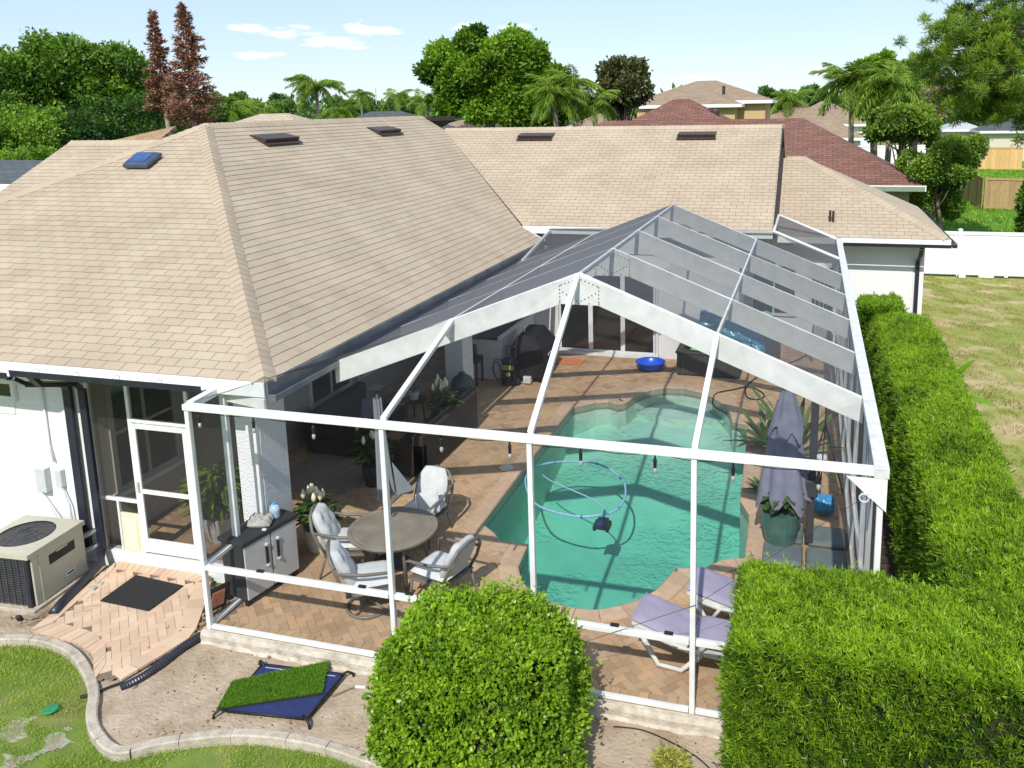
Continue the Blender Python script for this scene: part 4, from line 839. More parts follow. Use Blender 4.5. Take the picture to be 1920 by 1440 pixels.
# purlins between trusses, ridge, hips from the front beam
for x, w in ((AX, .06), (PX[1], .045), (PX[3], .045)):
    for y0, y1 in zip(TY[:-1], TY[1:]): bar('purlin', (x, y0+.03, cz(x)-.03), (x, y1-.03, cz(x)-.03), w, .05, WHITED)
for x in PX[1:4]: bar('hip_rafter', (x, .03, CH+.045), (x, TY[0]-.02, cz(x)-.02), .06, .055)
for y in TY[1:3]: bar('knee_brace', (PX[3], y-.03, cz(PX[3])-.05), (PX[3], y-.28, cz(PX[3])-.06), .03, .03, GREYP)
for i, xx in enumerate(PX[1:4:2]): B().slab([(xx-.03, TY[0]-.035, cz(xx)-.02), (xx-.03, TY[0]-.22, cz(xx)-.14), (xx-.03, TY[0]-.035, cz(xx)-.3)], (.006, 0, 0)).obj('bracket', WHITED, cage)
# screens, one panel per bay
def panel(pts, m=SCR):
    b = B(); b.add(pts, [tuple(range(len(pts)))]); return b.obj('screen_panel', m, cage)
for x0, x1 in zip(PX[:-1], PX[1:]):
    panel([(x0+.03, 0, .06), (x1-.03, 0, .06), (x1-.03, 0, .76), (x0+.03, 0, .76)], SCRW); panel([(x0+.03, 0, .82), (x1-.03, 0, .82), (x1-.03, 0, CH-.05), (x0+.03, 0, CH-.05)], SCRW)
    e0, e1 = max(x0, LX), x1; panel([(x0, .03, CH+.03), (x1, .03, CH+.03), (e1, TY[0]-.02, cz(e1)-.004), (e0, TY[0]-.02, cz(e0)-.004)], SCRH)
panel([(0, .04, .06), (0, .58, .06), (0, .58, CH-.05), (0, .04, CH-.05)], SCRW)
for a, c in zip(seg_y[:-1], seg_y[1:]):
    panel([(CW, a+.03, .06), (CW, c-.03, .06), (CW, c-.03, .76), (CW, a+.03, .76)], SCRW); panel([(CW, a+.03, .82), (CW, c-.03, .82), (CW, c-.03, CH-.05), (CW, a+.03, CH-.05)], SCRW)
xb = [LX, PX[1], AX, PX[3], CW-.05]
for y0, y1 in zip(TY[:-1], TY[1:]):
    for x0, x1 in zip(xb[:-1], xb[1:]): panel([(x0+.01, y0+.02, cz(x0)+.002), (x1-.01, y0+.02, cz(x1)+.002), (x1-.01, y1-.02, cz(x1)+.002), (x0+.01, y1-.02, cz(x0)+.002)])
panel([(LX, TY[4]+.02, cz(LX)), (AX, TY[4]+.02, cz(AX)), (AX, 11.25, BZ+.06), (LX+.1, 11.25, BZ-.04)]); panel([(AX, TY[4]+.02, cz(AX)), (CW-.05, TY[4]+.02, CH), (CW-.05, 10.63, CH), (5.95, 10.63, cz(5.95)), (5.9, 11.25, BZ), (AX, 11.25, BZ+.06)])
panel([(5.97, 10.69, cz(5.95)), (CW-.05, 10.69, CH), (CW-.05, 13.33, CH), (5.97, 13.33, cz(5.95))])
# entry: screened bay and door on the left
en = thing('screen_door', 'white screened entry door with a kick plate and a pet flap panel beside it', 'screen door', (-1.55, 1.18, .05))
def eb(name, p, q, w, h, m=WHITE): return B().bar(p, q, w, h, (0, 1, 0) if abs(p[2]-q[2]) > .2 else (0, 0, 1)).obj(name, m, en, bevel=.004)
Y_ = 1.17; SCRE = screenmat('dark_entry_screen_mesh', (.045, .045, .045), .26)
for x, z1 in ((-2.64, 2.5), (-1.98, 2.6), (-1.04, 2.6)): eb('jamb', (x, Y_, .05), (x, Y_, z1), .05, .05)
eb('head_rail', (-1.955, Y_, 1.98), (-1.065, Y_, 1.98), .05, .05); eb('transom_rail', (-2.615, Y_, .81), (-2.005, Y_, .81), .045, .05); eb('transom_post', (-2.34, Y_, .06), (-2.34, Y_, .785), .035, .04)
dl = sub('door_leaf', en)
for q in (((-1.92, Y_-.02, .09), (-1.92, Y_-.02, 1.94), .075), ((-1.10, Y_-.02, .09), (-1.10, Y_-.02, 1.94), .075)): B().bar(q[0], q[1], q[2], .03, (0, 1, 0)).obj('stile', WHITE, dl, bevel=.004)
for z, h in ((1.91, .07), (.98, .06), (.19, .20)): B().box(-1.88, -1.14, Y_-.034, Y_-.006, z-h/2, z+h/2).obj('door_rail', WHITE, dl, bevel=.004)
for z0, z1 in ((.30, .94), (1.02, 1.86)): b = B(); b.add([(-1.88, Y_-.02, z0), (-1.14, Y_-.02, z0), (-1.14, Y_-.02, z1), (-1.88, Y_-.02, z1)], [(0, 1, 2, 3)]); b.obj('screen_panel', SCRE, dl)
B().box(-1.945, -1.915, Y_-.065, Y_-.036, .98, 1.12).obj('door_handle', GREYP, dl, bevel=.004)
PET = mat('cream_pet_flap', (.74, .68, .50), .6, .05, 8); B().box(-2.315, -2.01, Y_-.02, Y_+.015, .06, .62).obj('pet_panel', PET, en, bevel=.004); B().box(-2.27, -2.05, Y_-.03, Y_-.0205, .10, .54).obj('pet_flap', mat('pale_cream_flap', (.80, .75, .58), .5, .05, 8), en, bevel=.006)
for pts in ([(-2.62, Y_, .06), (-2.36, Y_, .06), (-2.36, Y_, .785), (-2.62, Y_, .785)], [(-2.62, Y_, .835), (-2.0, Y_, .835), (-2.0, Y_, 2.5), (-2.62, Y_, 2.5)], [(-1.955, Y_, 2.0), (-1.065, Y_, 2.0), (-1.065, Y_, 2.6), (-1.955, Y_, 2.6)], [(-1.015, Y_, .06), (-.36, Y_, .06), (-.36, Y_, 2.6), (-1.015, Y_, 2.6)]):
    b = B(); b.add(pts, [(0, 1, 2, 3)]); b.obj('screen_panel', SCRE, en)
# string lights under the front beam
BULB = mat('clear_bulb_glass', (.42, .42, .38), .12, .05, 5, spec=.8)
pos = [.12, .83, 1.58, 3.08, 3.83, 4.57, 5.31, 6.05, 6.82]
lab = ['leftmost bulb, hanging in the corner by the screen door', 'bulb hanging in front of the textured stucco column', 'bulb hanging in front of the dark porch, above the white peace lily', 'bulb hanging before the dark sofa, just right of the table umbrella', 'bulb hanging over the sunlit paving left of the pool', 'bulb hanging over the pool above the floating hose ring', 'bulb hanging over the middle of the pool', 'bulb hanging over the right edge of the pool beside the grey umbrella', 'rightmost bulb, hanging by the corner gusset']
for x, lb in zip(pos, lab):
    t = thing('string_light', 'festoon '+lb, 'light bulb', (x, .03, CH-.05), group='festoon bulbs under the front beam'); B().lathe([(.016, -.14), (.019, -.06), (.010, -.045), (.006, .0)], n=8).obj('socket', DARK, t, local=True)
    B().lathe([(.002, -.205), (.014, -.195), (.020, -.175), (.018, -.155), (.011, -.141)], n=12).obj('bulb', BULB, t, smooth=True, local=True)
b = B(); pts = []
for i in range(len(pos)-1):
    for k in range(6): s_ = k/6; pts.append((pos[i]+(pos[i+1]-pos[i])*s_, .055, CH-.045-.05*math.sin(math.pi*s_)))
b.tube(pts, .004, 5); tag(b.obj('light_cable', DARK), 'thin black festoon cable clipped under the front beam', 'cable')

# ================================================================ FURNITURE AND LOOSE THINGS
WOODT = mat('weathered_taupe_tabletop', (.27, .235, .185), .55, .2, 5, c2=(.19, .165, .13), detail=8, spec=.4)
t = thing('patio_table', 'round taupe patio table with a rimmed top among four cushioned chairs', 'table', (1.58, 1.62, 0))
B().lathe([(.0, .655), (.50, .655), (.515, .648), (.53, .658), (.565, .660), (.58, .652), (.58, .625), (.0, .62)], n=40).obj('table_top', WOODT, t, local=True)
B().lathe([(.53, .622), (.53, .575), (.50, .575)], n=32).obj('apron', FRAMEG, t, local=True)
for k in range(4): a = R(45+90*k); ca, sa = math.cos(a), math.sin(a); B().tube([(ca*.44, sa*.44, .6), (ca*.40, sa*.40, .4), (ca*.46, sa*.46, .0)], [.022, .02, .026], 8).obj('leg', FRAMEG, t, local=True, smooth=True)
B().lathe([(.03, .3), (.05, .31), (.03, .33)], n=12).obj('stretcher_hub', FRAMEG, t, local=True)
# chair: local +y is forward
def chair(label, loc, rz, swivel):
    t = thing('patio_chair', label, 'chair', loc, rz, 'cushioned patio chairs round the table')
    B().puff((0, .02, .41), (.275, 0, 0), (0, .29, 0), (0, 0, 1), .13, wr=.004).obj('seat_cushion', CUSH, t, smooth=True, local=True)
    sh = lambda b: 1.0 if b < -.1 else (1-.28*(b+.1)**2.2/1.0)
    B().puff((0, -.28, .64), (.26, 0, 0), (0, -.12, .25), (0, 1, .38), .14, shape=sh, wr=.012).obj('back_cushion', CUSH, t, smooth=True, local=True)
    B().box(-.29, .29, -.27, .30, .315, .345).obj('seat_frame', FRAMEG, t, bevel=.01, local=True)
    fb = B(); pts = [(-.28, -.22, .34), (-.30, -.32, .52), (-.285, -.39, .70), (-.19, -.43, .83), (0, -.445, .87), (.19, -.43, .83), (.285, -.39, .70), (.30, -.32, .52), (.28, -.22, .34)]; fb.tube(pts, .021, 7); fb.obj('back_frame', FRAMEG, t, smooth=True, local=True)
    for s in (-1, 1):
        a = B(); a.tube([(s*.31, .30, .33), (s*.32, .30, .56), (s*.32, .24, .585), (s*.315, -.05, .60), (s*.30, -.36, .66)], [.015, .015, .02, .022, .018], 7); a.obj('armrest', FRAMEG, t, smooth=True, local=True)
    if swivel:
        B().tube([(.27*math.cos(a), .27*math.sin(a), .02) for a in np.linspace(0, 2*math.pi, 25)[:-1]], .02, 7, closed=True).obj('swivel_ring', FRAMEG, t, smooth=True, local=True)
        b = B(); b.tube([(0, 0, .04), (0, 0, .32)], .03, 9)
        for k in range(4): a = R(45+90*k); b.tube([(0, 0, .11), (.26*math.cos(a), .26*math.sin(a), .03)], .014, 6)
        b.obj('pedestal', FRAMEG, t, smooth=True, local=True)
    else:
        for sx in (-1, 1):
            B().tube([(sx*.27, .25, .33), (sx*.28, .29, 0)], [.018, .014], 7).obj('leg', FRAMEG, t, local=True, smooth=True); B().tube([(sx*.26, -.24, .33), (sx*.26, -.34, 0)], [.018, .014], 7).obj('leg', FRAMEG, t, local=True, smooth=True)
    return t
chair('grey cushioned swivel chair on a round ring base, nearest the front screen', (1.62, .86, 0), R(-58), True)
chair('grey cushioned chair left of the table, beside the white-potted peace lily', (.93, 1.60, 0), R(-72), False)
chair('grey cushioned chair right of the table, its back to the pool', (2.42, 1.26, 0), R(75), False)
chair('grey cushioned chair behind the table with a loose throw pillow on it', (1.50, 2.62, 0), R(172), False)
b = B(); b.puff((1.64, 2.52, .56), (.17, .03, .06), (-.04, .05, .16), (.1, -1, .3), .10, wr=.005); tag(b.obj('throw_pillow', CUSH, smooth=True), 'small white throw pillow leaning on the chair behind the table', 'pillow')
# closed umbrella through the table
def closed_umbrella(name, label, loc, z0, z1, r0, r1, m, n=8, cap=None, seed=1, pole=None, tiers=None, lean=(0, 0)):
    t = thing(name, label, 'umbrella', loc); rr = random.Random(seed); H = z1-z0
    pleat = B(); rows = 14; nn_ = n*6; vs = []
    for i in range(rows+1):
        s = i/rows; z = z1-H*s; rad = r0+(r1-r0)*s**1.25
        for k in range(nn_):
            a = 2*math.pi*k/nn_; f = abs(math.cos(a*n/2)); rr_ = rad*(.48+.52*f)*(1+.10*math.sin(a*3+seed)*s); zz = z+(.16*H*(1-f)**1.5+.05*math.sin(a*2+seed))*(s**3)
            vs.append((lean[0]*(1-s)+rr_*math.cos(a), lean[1]*(1-s)+rr_*math.sin(a), zz))
    pleat.add(vs, [(i*nn_+k, i*nn_+(k+1) % nn_, (i+1)*nn_+(k+1) % nn_, (i+1)*nn_+k) for i in range(rows) for k in range(nn_)]); pleat.obj('canopy', m, t, smooth=True, local=True)
    return t
STRIPE = mat('grey_umbrella_fabric', (.20, .215, .24), .9, .08, 6, stretch=(1, 1, .2)); FABR = mat('slate_lavender_fabric', (.19, .20, .265), .95, .12, 7, bump=.2, bscale=40)
u = closed_umbrella('table_umbrella', 'closed grey table umbrella with a small solar cap, standing in the round table', (1.42, 1.80, 0), .98, 2.30, .06, .12, STRIPE, seed=2, lean=(-.10, .08))
B().tube([(0, 0, .02), (-.10, .08, 2.42)], .02, 8).obj('pole', CHAR, u, local=True, smooth=True); B().box(-.18, -.02, .0, .16, 2.42, 2.45).obj('solar_cap', DARK, u, local=True, bevel=.006); B().lathe([(.24, 0), (.24, .05), (.06, .08), (.03, .3)], n=20).obj('base', CHAR, u, local=True)
b = B(); b.add([(1.50, 1.84, 1.45), (1.56, 1.82, 1.0), (1.76, 1.92, 1.05), (1.70, 1.98, .96), (1.56, 1.96, .95)], [(0, 1, 2), (0, 2, 3), (0, 3, 4), (0, 4, 1)]); b.obj('loose_flap', STRIPE, u)
# cabinet with jug and cloths
DOORM = mat('pale_grey_cabinet_door', (.50, .51, .51), .6, .06, 12, bump=.3, bscale=60, stretch=(8, 8, 1)); CABM = mat('dark_grey_resin', (.032, .034, .038), .6, .15, 9)
t = thing('storage_cabinet', 'black outdoor storage cabinet with two pale grey doors behind the front screen', 'cabinet', (.07, .92, 0), R(-12))
B().box(-.19, .19, -.42, .42, .08, .80).obj('body', CABM, t, bevel=.008, local=True); B().box(-.22, .23, -.45, .45, .802, .86).obj('top', CABM, t, bevel=.012, local=True)
for y0, y1, hy in ((-.415, -.01, -.09), (.01, .415, .09)):
    d_ = B().box(.191, .215, y0, y1, .09, .79).obj('door', DOORM, t, bevel=.006, local=True); B().box(.22, .235, hy-.018, hy+.018, .42, .68).obj('handle', DARK, d_, bevel=.004, local=True); B().box(.216, .246, hy-.016, hy+.016, .40, .43).obj('handle_mount', WHITE, d_, local=True); B().box(.216, .246, hy-.016, hy+.016, .67, .70).obj('handle_mount', WHITE, d_, local=True)
for x in (-.16, .16):
    for y in (-.38, .38): B().box(x-.03, x+.03, y-.03, y+.03, 0, .079).obj('foot', DARK, t, local=True)
t = thing('water_jug', 'clear blue-capped water jug standing on the storage cabinet', 'jug', (.17, 1.14, .862)); B().lathe([(.06, 0), (.07, .02), (.066, .09), (.07, .10), (.06, .15), (.025, .18)], n=18).obj('bottle', mat('pale_blue_clear_plastic', (.45, .62, .72), .12, .2, 9, spec=.8), t, smooth=True, local=True); B().lathe([(.028, .18), (.028, .20), (0, .203)], n=12).obj('cap', mat('sky_blue_plastic', (.10, .35, .60), .4, .1, 9), t, local=True)
b = B(); b.puff((.10, .93, .90), (.15, .04, 0), (-.04, .11, .01), (0, 0, 1), .11, wr=.03); tag(b.obj('cleaning_cloth', mat('dusty_grey_cloth', (.36, .36, .32), 1, .25, 14), smooth=True), 'crumpled grey cleaning cloth on the storage cabinet', 'cloth')
b = B(); b.puff((.25, .80, .872), (.03, 0, 0), (0, .02, 0), (0, 0, 1), .03); tag(b.obj('sunglasses_case', CUSH, smooth=True), 'small pale object lying near the front edge of the cabinet top', 'trinket')
# framed tile sign leaning outside, left of the cabinet
b = B(); t = thing('framed_tile', 'red diamond tile panel in a dark frame leaning by the enclosure corner', 'panel', (-.20, .42, -.05)); B().slab([(-.12, -.10, .0), (.0, .10, .02), (.06, .12, .32), (-.06, -.08, .30)], (.03, -.02, 0)).obj('frame', DARK, t, local=True); B().slab([(-.075, -.085, .06), (-.0, .055, .07), (.035, .065, .26), (-.035, -.065, .25)], (.037, -.026, 0)).obj('tile', mat('dusty_red_tile', (.34, .13, .08), .8, .2, 9), t, local=True)
tag(B().puff((1.30, 1.13, .012), (.12, .03, 0), (-.03, .10, 0), (0, 0, 1), .02).obj('towel', mat('bright_green_cloth', (.04, .42, .06), .8, .1, 9)), 'bright green cloth lying on the pavers behind the swivel chair', 'cloth')
# ---- plants
PLEAF = leafmat('dark_glossy_leaf', (.02, .055, .012), (.085, .16, .03), .15, .3, .5); SPATHE = mat('cream_flower', (.78, .76, .52), .6, .06, 9); FERN = leafmat('yellow_green_leaf', (.09, .20, .015), (.34, .46, .05), .35)
def bladeleaf(b, p, d, L, w, bend=.5, n=5):
    p = np.array(p, float); d = unit(np.array(d, float)); sd = unit(np.cross(d, (0, 0, 1.))+1e-6); c = p.copy(); vs = []; 
    for i in range(n+1):
        s = i/n; ww = w*math.sin(math.pi*min(.97, s*.9+.06))**.8; vs += [c-sd*ww/2+(0, 0, ww*.18), c, c+sd*ww/2+(0, 0, ww*.18)]; d = unit(d+np.array([0, 0, -bend/n])); c = c+d*L/n
    b.cur = random.random(); b.add(vs, [q for i in range(n) for q in ((i*3, i*3+1, i*3+4, i*3+3), (i*3+1, i*3+2, i*3+5, i*3+4))])
def lily(label, loc, pot_r, pot_h, potm, h, n, fl, seed, cat='potted plant', leafm=None, spread=1., lw=.075, wide=.30):
    t = thing('peace_lily' if fl else 'potted_plant', label, cat, loc); rr = random.Random(seed)
    B().lathe([(pot_r*.72, 0), (pot_r*.92, pot_h*.5), (pot_r, pot_h), (pot_r*.88, pot_h), (pot_r*.86, pot_h-.03), (0, pot_h-.04)], n=20).obj('pot', potm, t, smooth=False, local=True)
    b = B(); a_ = B()
    for k in range(n):
        az = rr.uniform(0, 6.28); q = rr.random()**.6; z = pot_h+h*(.10+.85*rr.random()**.8*(1-.45*q)); e0 = np.array([math.cos(az)*q*wide*h/.5*spread, math.sin(az)*q*wide*h/.5*spread, z])
        if k % 3 == 0: a_.tube([(0, 0, pot_h-.03), e0*.5+np.array([0, 0, z*.3]), e0], .004, 4)
        bladeleaf(b, e0-np.array([math.cos(az), math.sin(az), 0])*h*.12, (math.cos(az+rr.gauss(0, .5)), math.sin(az+rr.gauss(0, .5)), rr.uniform(.1, 1.1)), rr.uniform(.7, 1.1)*h*.42, lw*rr.uniform(.7, 1.2), bend=.9, n=4)
    b.obj('leaves', leafm or PLEAF, t, local=True, rnd=True); a_.obj('stems', leafm or PLEAF, t, local=True)
    for k in range(fl):
        az = rr.uniform(0, 6.28); r_ = rr.uniform(.02, .22)*(h/.5); z = pot_h+h*rr.uniform(.85, 1.25); p = np.array([math.cos(az)*r_, math.sin(az)*r_, z]); f = sub('flower', t); b = B(); b.tube([(0, 0, pot_h), p], .004, 4); b.obj('stalk', leafm or PLEAF, f, local=True)
        b = B(); b.lathe([(.002, -.02), (.028, .02), (.034, .06), (.018, .11), (.001, .14)], p, 8); b.obj('spathe', SPATHE, f, local=True, smooth=True)
    return t
WPOT = mat('chalk_white_pot', (.62, .60, .55), .8, .1, 9); BPOT = mat('black_glazed_pot', (.02, .021, .022), .35, .2, 9, spec=.6)
lily('peace lily with cream flowers in a chalky white pot beside the stucco column', (.25, 1.95, 0), .21, .34, WPOT, .46, 150, 9, 3, lw=.085)
lily('peace lily in a black pot at the corner of the porch rug', (-.02, 3.95, 0), .17, .36, BPOT, .50, 130, 8, 4, lw=.075)
lily('tall peace lily in a narrow white pot behind the sofa', (.36, 5.95, 0), .12, .55, WPOT, .46, 130, 8, 5, lw=.075)
lily('small reddish plant in a patterned white pot beside the ceramic cooker', (.40, 7.0, 0), .11, .30, WPOT, .24, 50, 0, 6, leafm=leafmat('reddish_leaf', (.12, .04, .02), (.25, .16, .05)), lw=.04)
lily('small plant in a pale pot on the low table behind the sofa', (-.62, 6.7, .45), .10, .16, WPOT, .18, 40, 0, 7, lw=.03)
lily('big yellow-green plant standing inside the screened entry', (-1.30, 1.85, 0), .22, .36, WPOT, .80, 420, 0, 8, leafm=FERN, lw=.05, spread=.75)
SLEEK = leafmat('grey_green_strap_leaf', (.05, .10, .03), (.20, .30, .10), .2)
lily('broad-leaved plant in a tall teal pot under the grey umbrella', (6.42, 3.55, 0), .26, .52, mat('teal_glazed_pot', (.06, .14, .12), .3, .15, 6, spec=.7), .42, 110, 0, 9, lw=.10)
def agave(label, loc, n, L, w, seed, m, name='agave'):
    t = thing(name, label, 'plant', loc); rr = random.Random(seed)
    for k in range(n):
        az = k*2.4+rr.uniform(-.2, .2); el = rr.uniform(.25, 1.3); b = B(); bladeleaf(b, (0, 0, .02), (math.cos(az)*math.cos(el), math.sin(az)*math.cos(el), math.sin(el)), L*rr.uniform(.75, 1.1), w, bend=.55, n=6); b.obj('leaf', m, t, local=True, rnd=True)
    return t
agave('spiky grey-green strap-leaf plant beside the far right curve of the pool', (6.02, 7.1, 0), 22, .75, .09, 3, SLEEK, 'strap_leaf_plant')
agave('low spiky plant at the pool notch beneath the grey umbrella', (6.12, 5.1, 0), 16, .42, .08, 4, SLEEK, 'strap_leaf_plant')
agave('tall leafy plant behind the closed grey umbrella', (6.55, 6.6, 0), 18, 1.35, .11, 5, SLEEK, 'strap_leaf_plant')
agave('banana plant with broad bright leaves between hedge and dry lawn', (9.15, 9.3, .25), 8, 1.15, .30, 6, leafmat('banana_leaf', (.10, .28, .01), (.26, .50, .04), .35), 'banana_plant')
# ---- cantilever umbrella on the right
t = thing('cantilever_umbrella', 'closed slate grey cantilever umbrella hanging from a dark post by the pool', 'umbrella', (6.80, 3.62, 0))
B().bar((0, 0, .06), (.02, 0, 2.12), .10, .075, up=(0, 1, 0)).obj('post', CHAR, t, bevel=.01, local=True); B().box(-.09, .09, -.09, .09, .75, 1.0).obj('crank_box', CHAR, t, bevel=.02, local=True); B().tube([(.02, 0, 2.1), (-.14, .02, 2.42), (-.32, 0, 2.38)], .03, 8).obj('arm', CHAR, t, local=True, smooth=True)
for k, (dx, dy) in enumerate(((-.34, -.38), (.22, -.42), (-.34, .22), (.24, .22))): B().box(dx-.26, dx+.26, dy-.26, dy+.26, .0, .09).obj('base_weight', mat('grey_green_plastic_base', (.13, .16, .16), .55, .1, 8), t, bevel=.05, local=True)
def pleated(parent, name, c, z1, z0, r0, r1, n, m, seed, zig=.12, k0=.5):
    rows = 16; nn_ = n*8; vs = []
    for i in range(rows+1):
        s = i/rows; rad = r0+(r1-r0)*s**.95
        for k in range(nn_):
            a = 2*math.pi*k/nn_; f = abs(math.cos(a*n/2+.3*math.sin(seed+s*2))); rr_ = rad*(k0+(1-k0)*f**.8); z = z1-(z1-z0)*s+zig*(1-f)*s**4-.09*f**5*s**6+.04*math.sin(3*a+seed)*s*s
            vs.append((c[0]+rr_*math.cos(a), c[1]+rr_*math.sin(a)*.85, z))
    b = B(); b.add(vs, [(i*nn_+k, i*nn_+(k+1) % nn_, (i+1)*nn_+(k+1) % nn_, (i+1)*nn_+k) for i in range(rows) for k in range(nn_)]); return b.obj(name, m, parent, smooth=True, local=True)
cpy = pleated(t, 'canopy', (-.36, 0), 2.05, .66, .13, .39, 7, FABR, 1, zig=.10, k0=.74); pleated(t, 'vent_flap', (-.34, 0), 2.34, 1.62, .04, .27, 7, FABR, 2.2, zig=.12, k0=.8); B().lathe([(.11, 2.27), (.10, 2.35), (.02, 2.38)], (-.34, 0, 0), 12).obj('finial', DARK, t, local=True)
# folded shade frame / tripod lamp and blue toy behind
t = thing('tripod_lamp', 'folding tripod work lamp with a round white head near the right screen wall', 'lamp', (7.0, 5.3, 0))
for a in (20, 140, 260): B().tube([(.32*math.cos(R(a)), .32*math.sin(R(a)), 0), (0, 0, 1.15)], .012, 6).obj('leg', CHAR, t, local=True)
B().tube([(0, 0, .9), (0, 0, 1.5)], .014, 6).obj('pole', CHAR, t, local=True); B().lathe([(.09, 0), (.08, .03), (0, .05)], (-.04, -.06, .62), 16).obj('lamp_head', WHITE, t, local=True)
b = B(); b.puff((7.0, 4.62, .16), (.16, 0, 0), (0, .12, .03), (0, 0, 1), .2, wr=.03); tag(b.obj('pool_float', mat('bright_blue_vinyl', (.05, .28, .55), .3, .15, 7, spec=.6), smooth=True), 'crumpled bright blue inflatable by the right screen wall', 'pool float')
t = thing('yellow_noodle_stand', 'upright yellow pool toy behind the closed grey umbrella', 'pool toy', (6.42, 6.9, 0)); B().tube([(0, 0, .0), (.01, 0, .75)], .05, 10).obj('yellow_tube', mat('yellow_foam', (.75, .50, .03), .7, .1, 9), t, local=True)
# ---- loungers
LAV = mat('faded_lavender_cushion', (.33, .295, .40), .95, .08, 5, bump=.15, bscale=30); RESIN = mat('off_white_resin', (.60, .60, .55), .5, .08, 7, spec=.5)
def lounger():
    t = thing('sun_lounger', 'x', 'sun lounger', (0, 0, 0), 0, 'resin sun loungers at the pool corner')
    prof = [(-.95, .62), (-.35, .33), (.95, .31)]
    for s in (-1, 1):
        B().tube([(-.93, s*.30, .40), (-.35, s*.30, .27), (.92, s*.30, .25)], .028, 8).obj('side_rail', RESIN, t, local=True, smooth=True)
        B().tube([(-.86, s*.31, .36), (-.66, s*.32, .04), (-.40, s*.32, .03), (-.18, s*.31, .26)], [.03, .028, .028, .03], 8).obj('leg', RESIN, t, local=True, smooth=True)
        B().tube([(.30, s*.31, .25), (.50, s*.32, .04), (.70, s*.32, .03), (.88, s*.31, .24)], [.03, .028, .028, .03], 8).obj('leg', RESIN, t, local=True, smooth=True)
        B().tube([(-.22, s*.33, .27), (-.12, s*.34, .42), (.18, s*.34, .43), (.32, s*.33, .28)], .024, 8).obj('armrest', RESIN, t, local=True, smooth=True)
    b = B(); b.slab([(-.97, -.29, .42), (-.35, -.29, .27), (-.35, .29, .27), (-.97, .29, .42)], (0, 0, .03)).slab([(-.33, -.29, .26), (.95, -.29, .25), (.95, .29, .25), (-.33, .29, .26)], (0, 0, .03)); b.obj('bed_shell', RESIN, t, local=True, bevel=.008)
    b = B(); b.puff((-.66, 0, .40), (.33, 0, -.085), (0, .29, 0), (.4, 0, 1), .085, wr=.004); b.obj('back_cushion', LAV, t, local=True, smooth=True); b = B(); b.puff((-.02, 0, .335), (.32, 0, 0), (0, .29, 0), (0, 0, 1), .085, wr=.004); b.obj('seat_cushion', LAV, t, local=True, smooth=True); b = B(); b.puff((.61, 0, .33), (.31, 0, 0), (0, .29, 0), (0, 0, 1), .085, wr=.004); b.obj('foot_cushion', LAV, t, local=True, smooth=True)
    return t
lg = lounger(); lg.location = (5.93, .85, 0); lg.rotation_euler = (0, 0, R(-6)); lg['label'] = 'lavender-cushioned white resin lounger nearest the front screen'
l2 = dup(lg, (6.42, 1.62, 0), R(-3), 'lavender-cushioned white resin lounger farther back, partly behind the clipped hedge')
# ---- pool things
t = thing('pool_cleaner', 'dark blue robotic pool cleaner just under the water inside the hose ring', 'pool cleaner', (3.76, 4.12, -.36)); B().box(-.09, .09, -.12, .12, 0, .12).obj('body', mat('dark_blue_plastic', (.02, .04, .12), .4, .15, 8), t, bevel=.03, local=True); B().tube([(0, .05, .1), (.02, .09, .25)], .018, 8).obj('swivel', mat('mid_blue_plastic', (.05, .20, .45), .4, .1, 8), t, local=True)
for s in (-1, 1): B().box(s*.10-.025, s*.10+.025, -.12, .12, -.02, .07).obj('track', DARK, t, bevel=.015, local=True)
ringp = [(.0+at(px, py, z=-.1)[0], at(px, py, z=-.1)[1]) for px, py in [(1141, 962), (1090, 968), (1035, 958), (1000, 940), (985, 905), (992, 880), (1012, 872), (1040, 866), (1080, 865), (1120, 869), (1150, 884), (1170, 905), (1172, 930), (1160, 952), (1142, 962)]]
b = B(); HP = smooth_line([(x, y, -.105) for x, y in ringp], 5)+smooth_line([(3.80, 4.25, -.105), (3.55, 4.5, -.10), (3.1, 4.75, -.1), (2.7, 4.95, -.1), (2.45, 5.2, -.1)], 5); 
t = thing('pool_hose', 'pale blue floating cleaner hose coiled in a ring on the pool', 'hose', (ringp[0][0], ringp[0][1], -.1)); HOSE = mat('pale_blue_hose', (.26, .44, .62), .4, .1, 14)
B().tube(smooth_line([(x, y, -.105) for x, y in ringp], 6), .018, 8).obj('hose_ring', HOSE, t, smooth=True); B().tube(smooth_line([(3.80, 4.18, -.12), (3.55, 4.45, -.10), (3.1, 4.72, -.1), (2.7, 4.95, -.1), (2.47, 5.15, -.1)], 6), .011, 8).obj('hose_tail', HOSE, t, smooth=True)
for k in range(1, 14, 2): p = ringp[k]; B().lathe([(.0, -.02), (.02, -.018), (.022, 0), (.02, .018), (0, .02)], (p[0], p[1], -.105), 10).obj('hose_joint', mat('mid_blue_plastic', (.05, .20, .45), .4, .1, 8), t, smooth=True)
b = B(); b.lathe([(.13, 0), (.13, .008), (.12, .012), (0, .012)], (1.87, 5.06, .001), 24); tag(b.obj('skimmer_lid', mat('ivory_plastic', (.62, .56, .46), .6, .08, 8)), 'round ivory skimmer lid set in the paving left of the pool', 'skimmer lid')
t = thing('wading_pool', 'bright blue plastic wading pool in front of the sliding door', 'wading pool', (3.24, 11.0, .002)); BLU = mat('royal_blue_plastic', (.01, .10, .62), .3, .08, 8, spec=.6)
B().lathe([(.0, .0), (.27, .0), (.31, .06), (.30, .07), (.33, .14), (.355, .17), (.34, .175), (.31, .14), (.28, .02), (0, .015)], n=28).obj('basin', BLU, t, smooth=True, local=True)
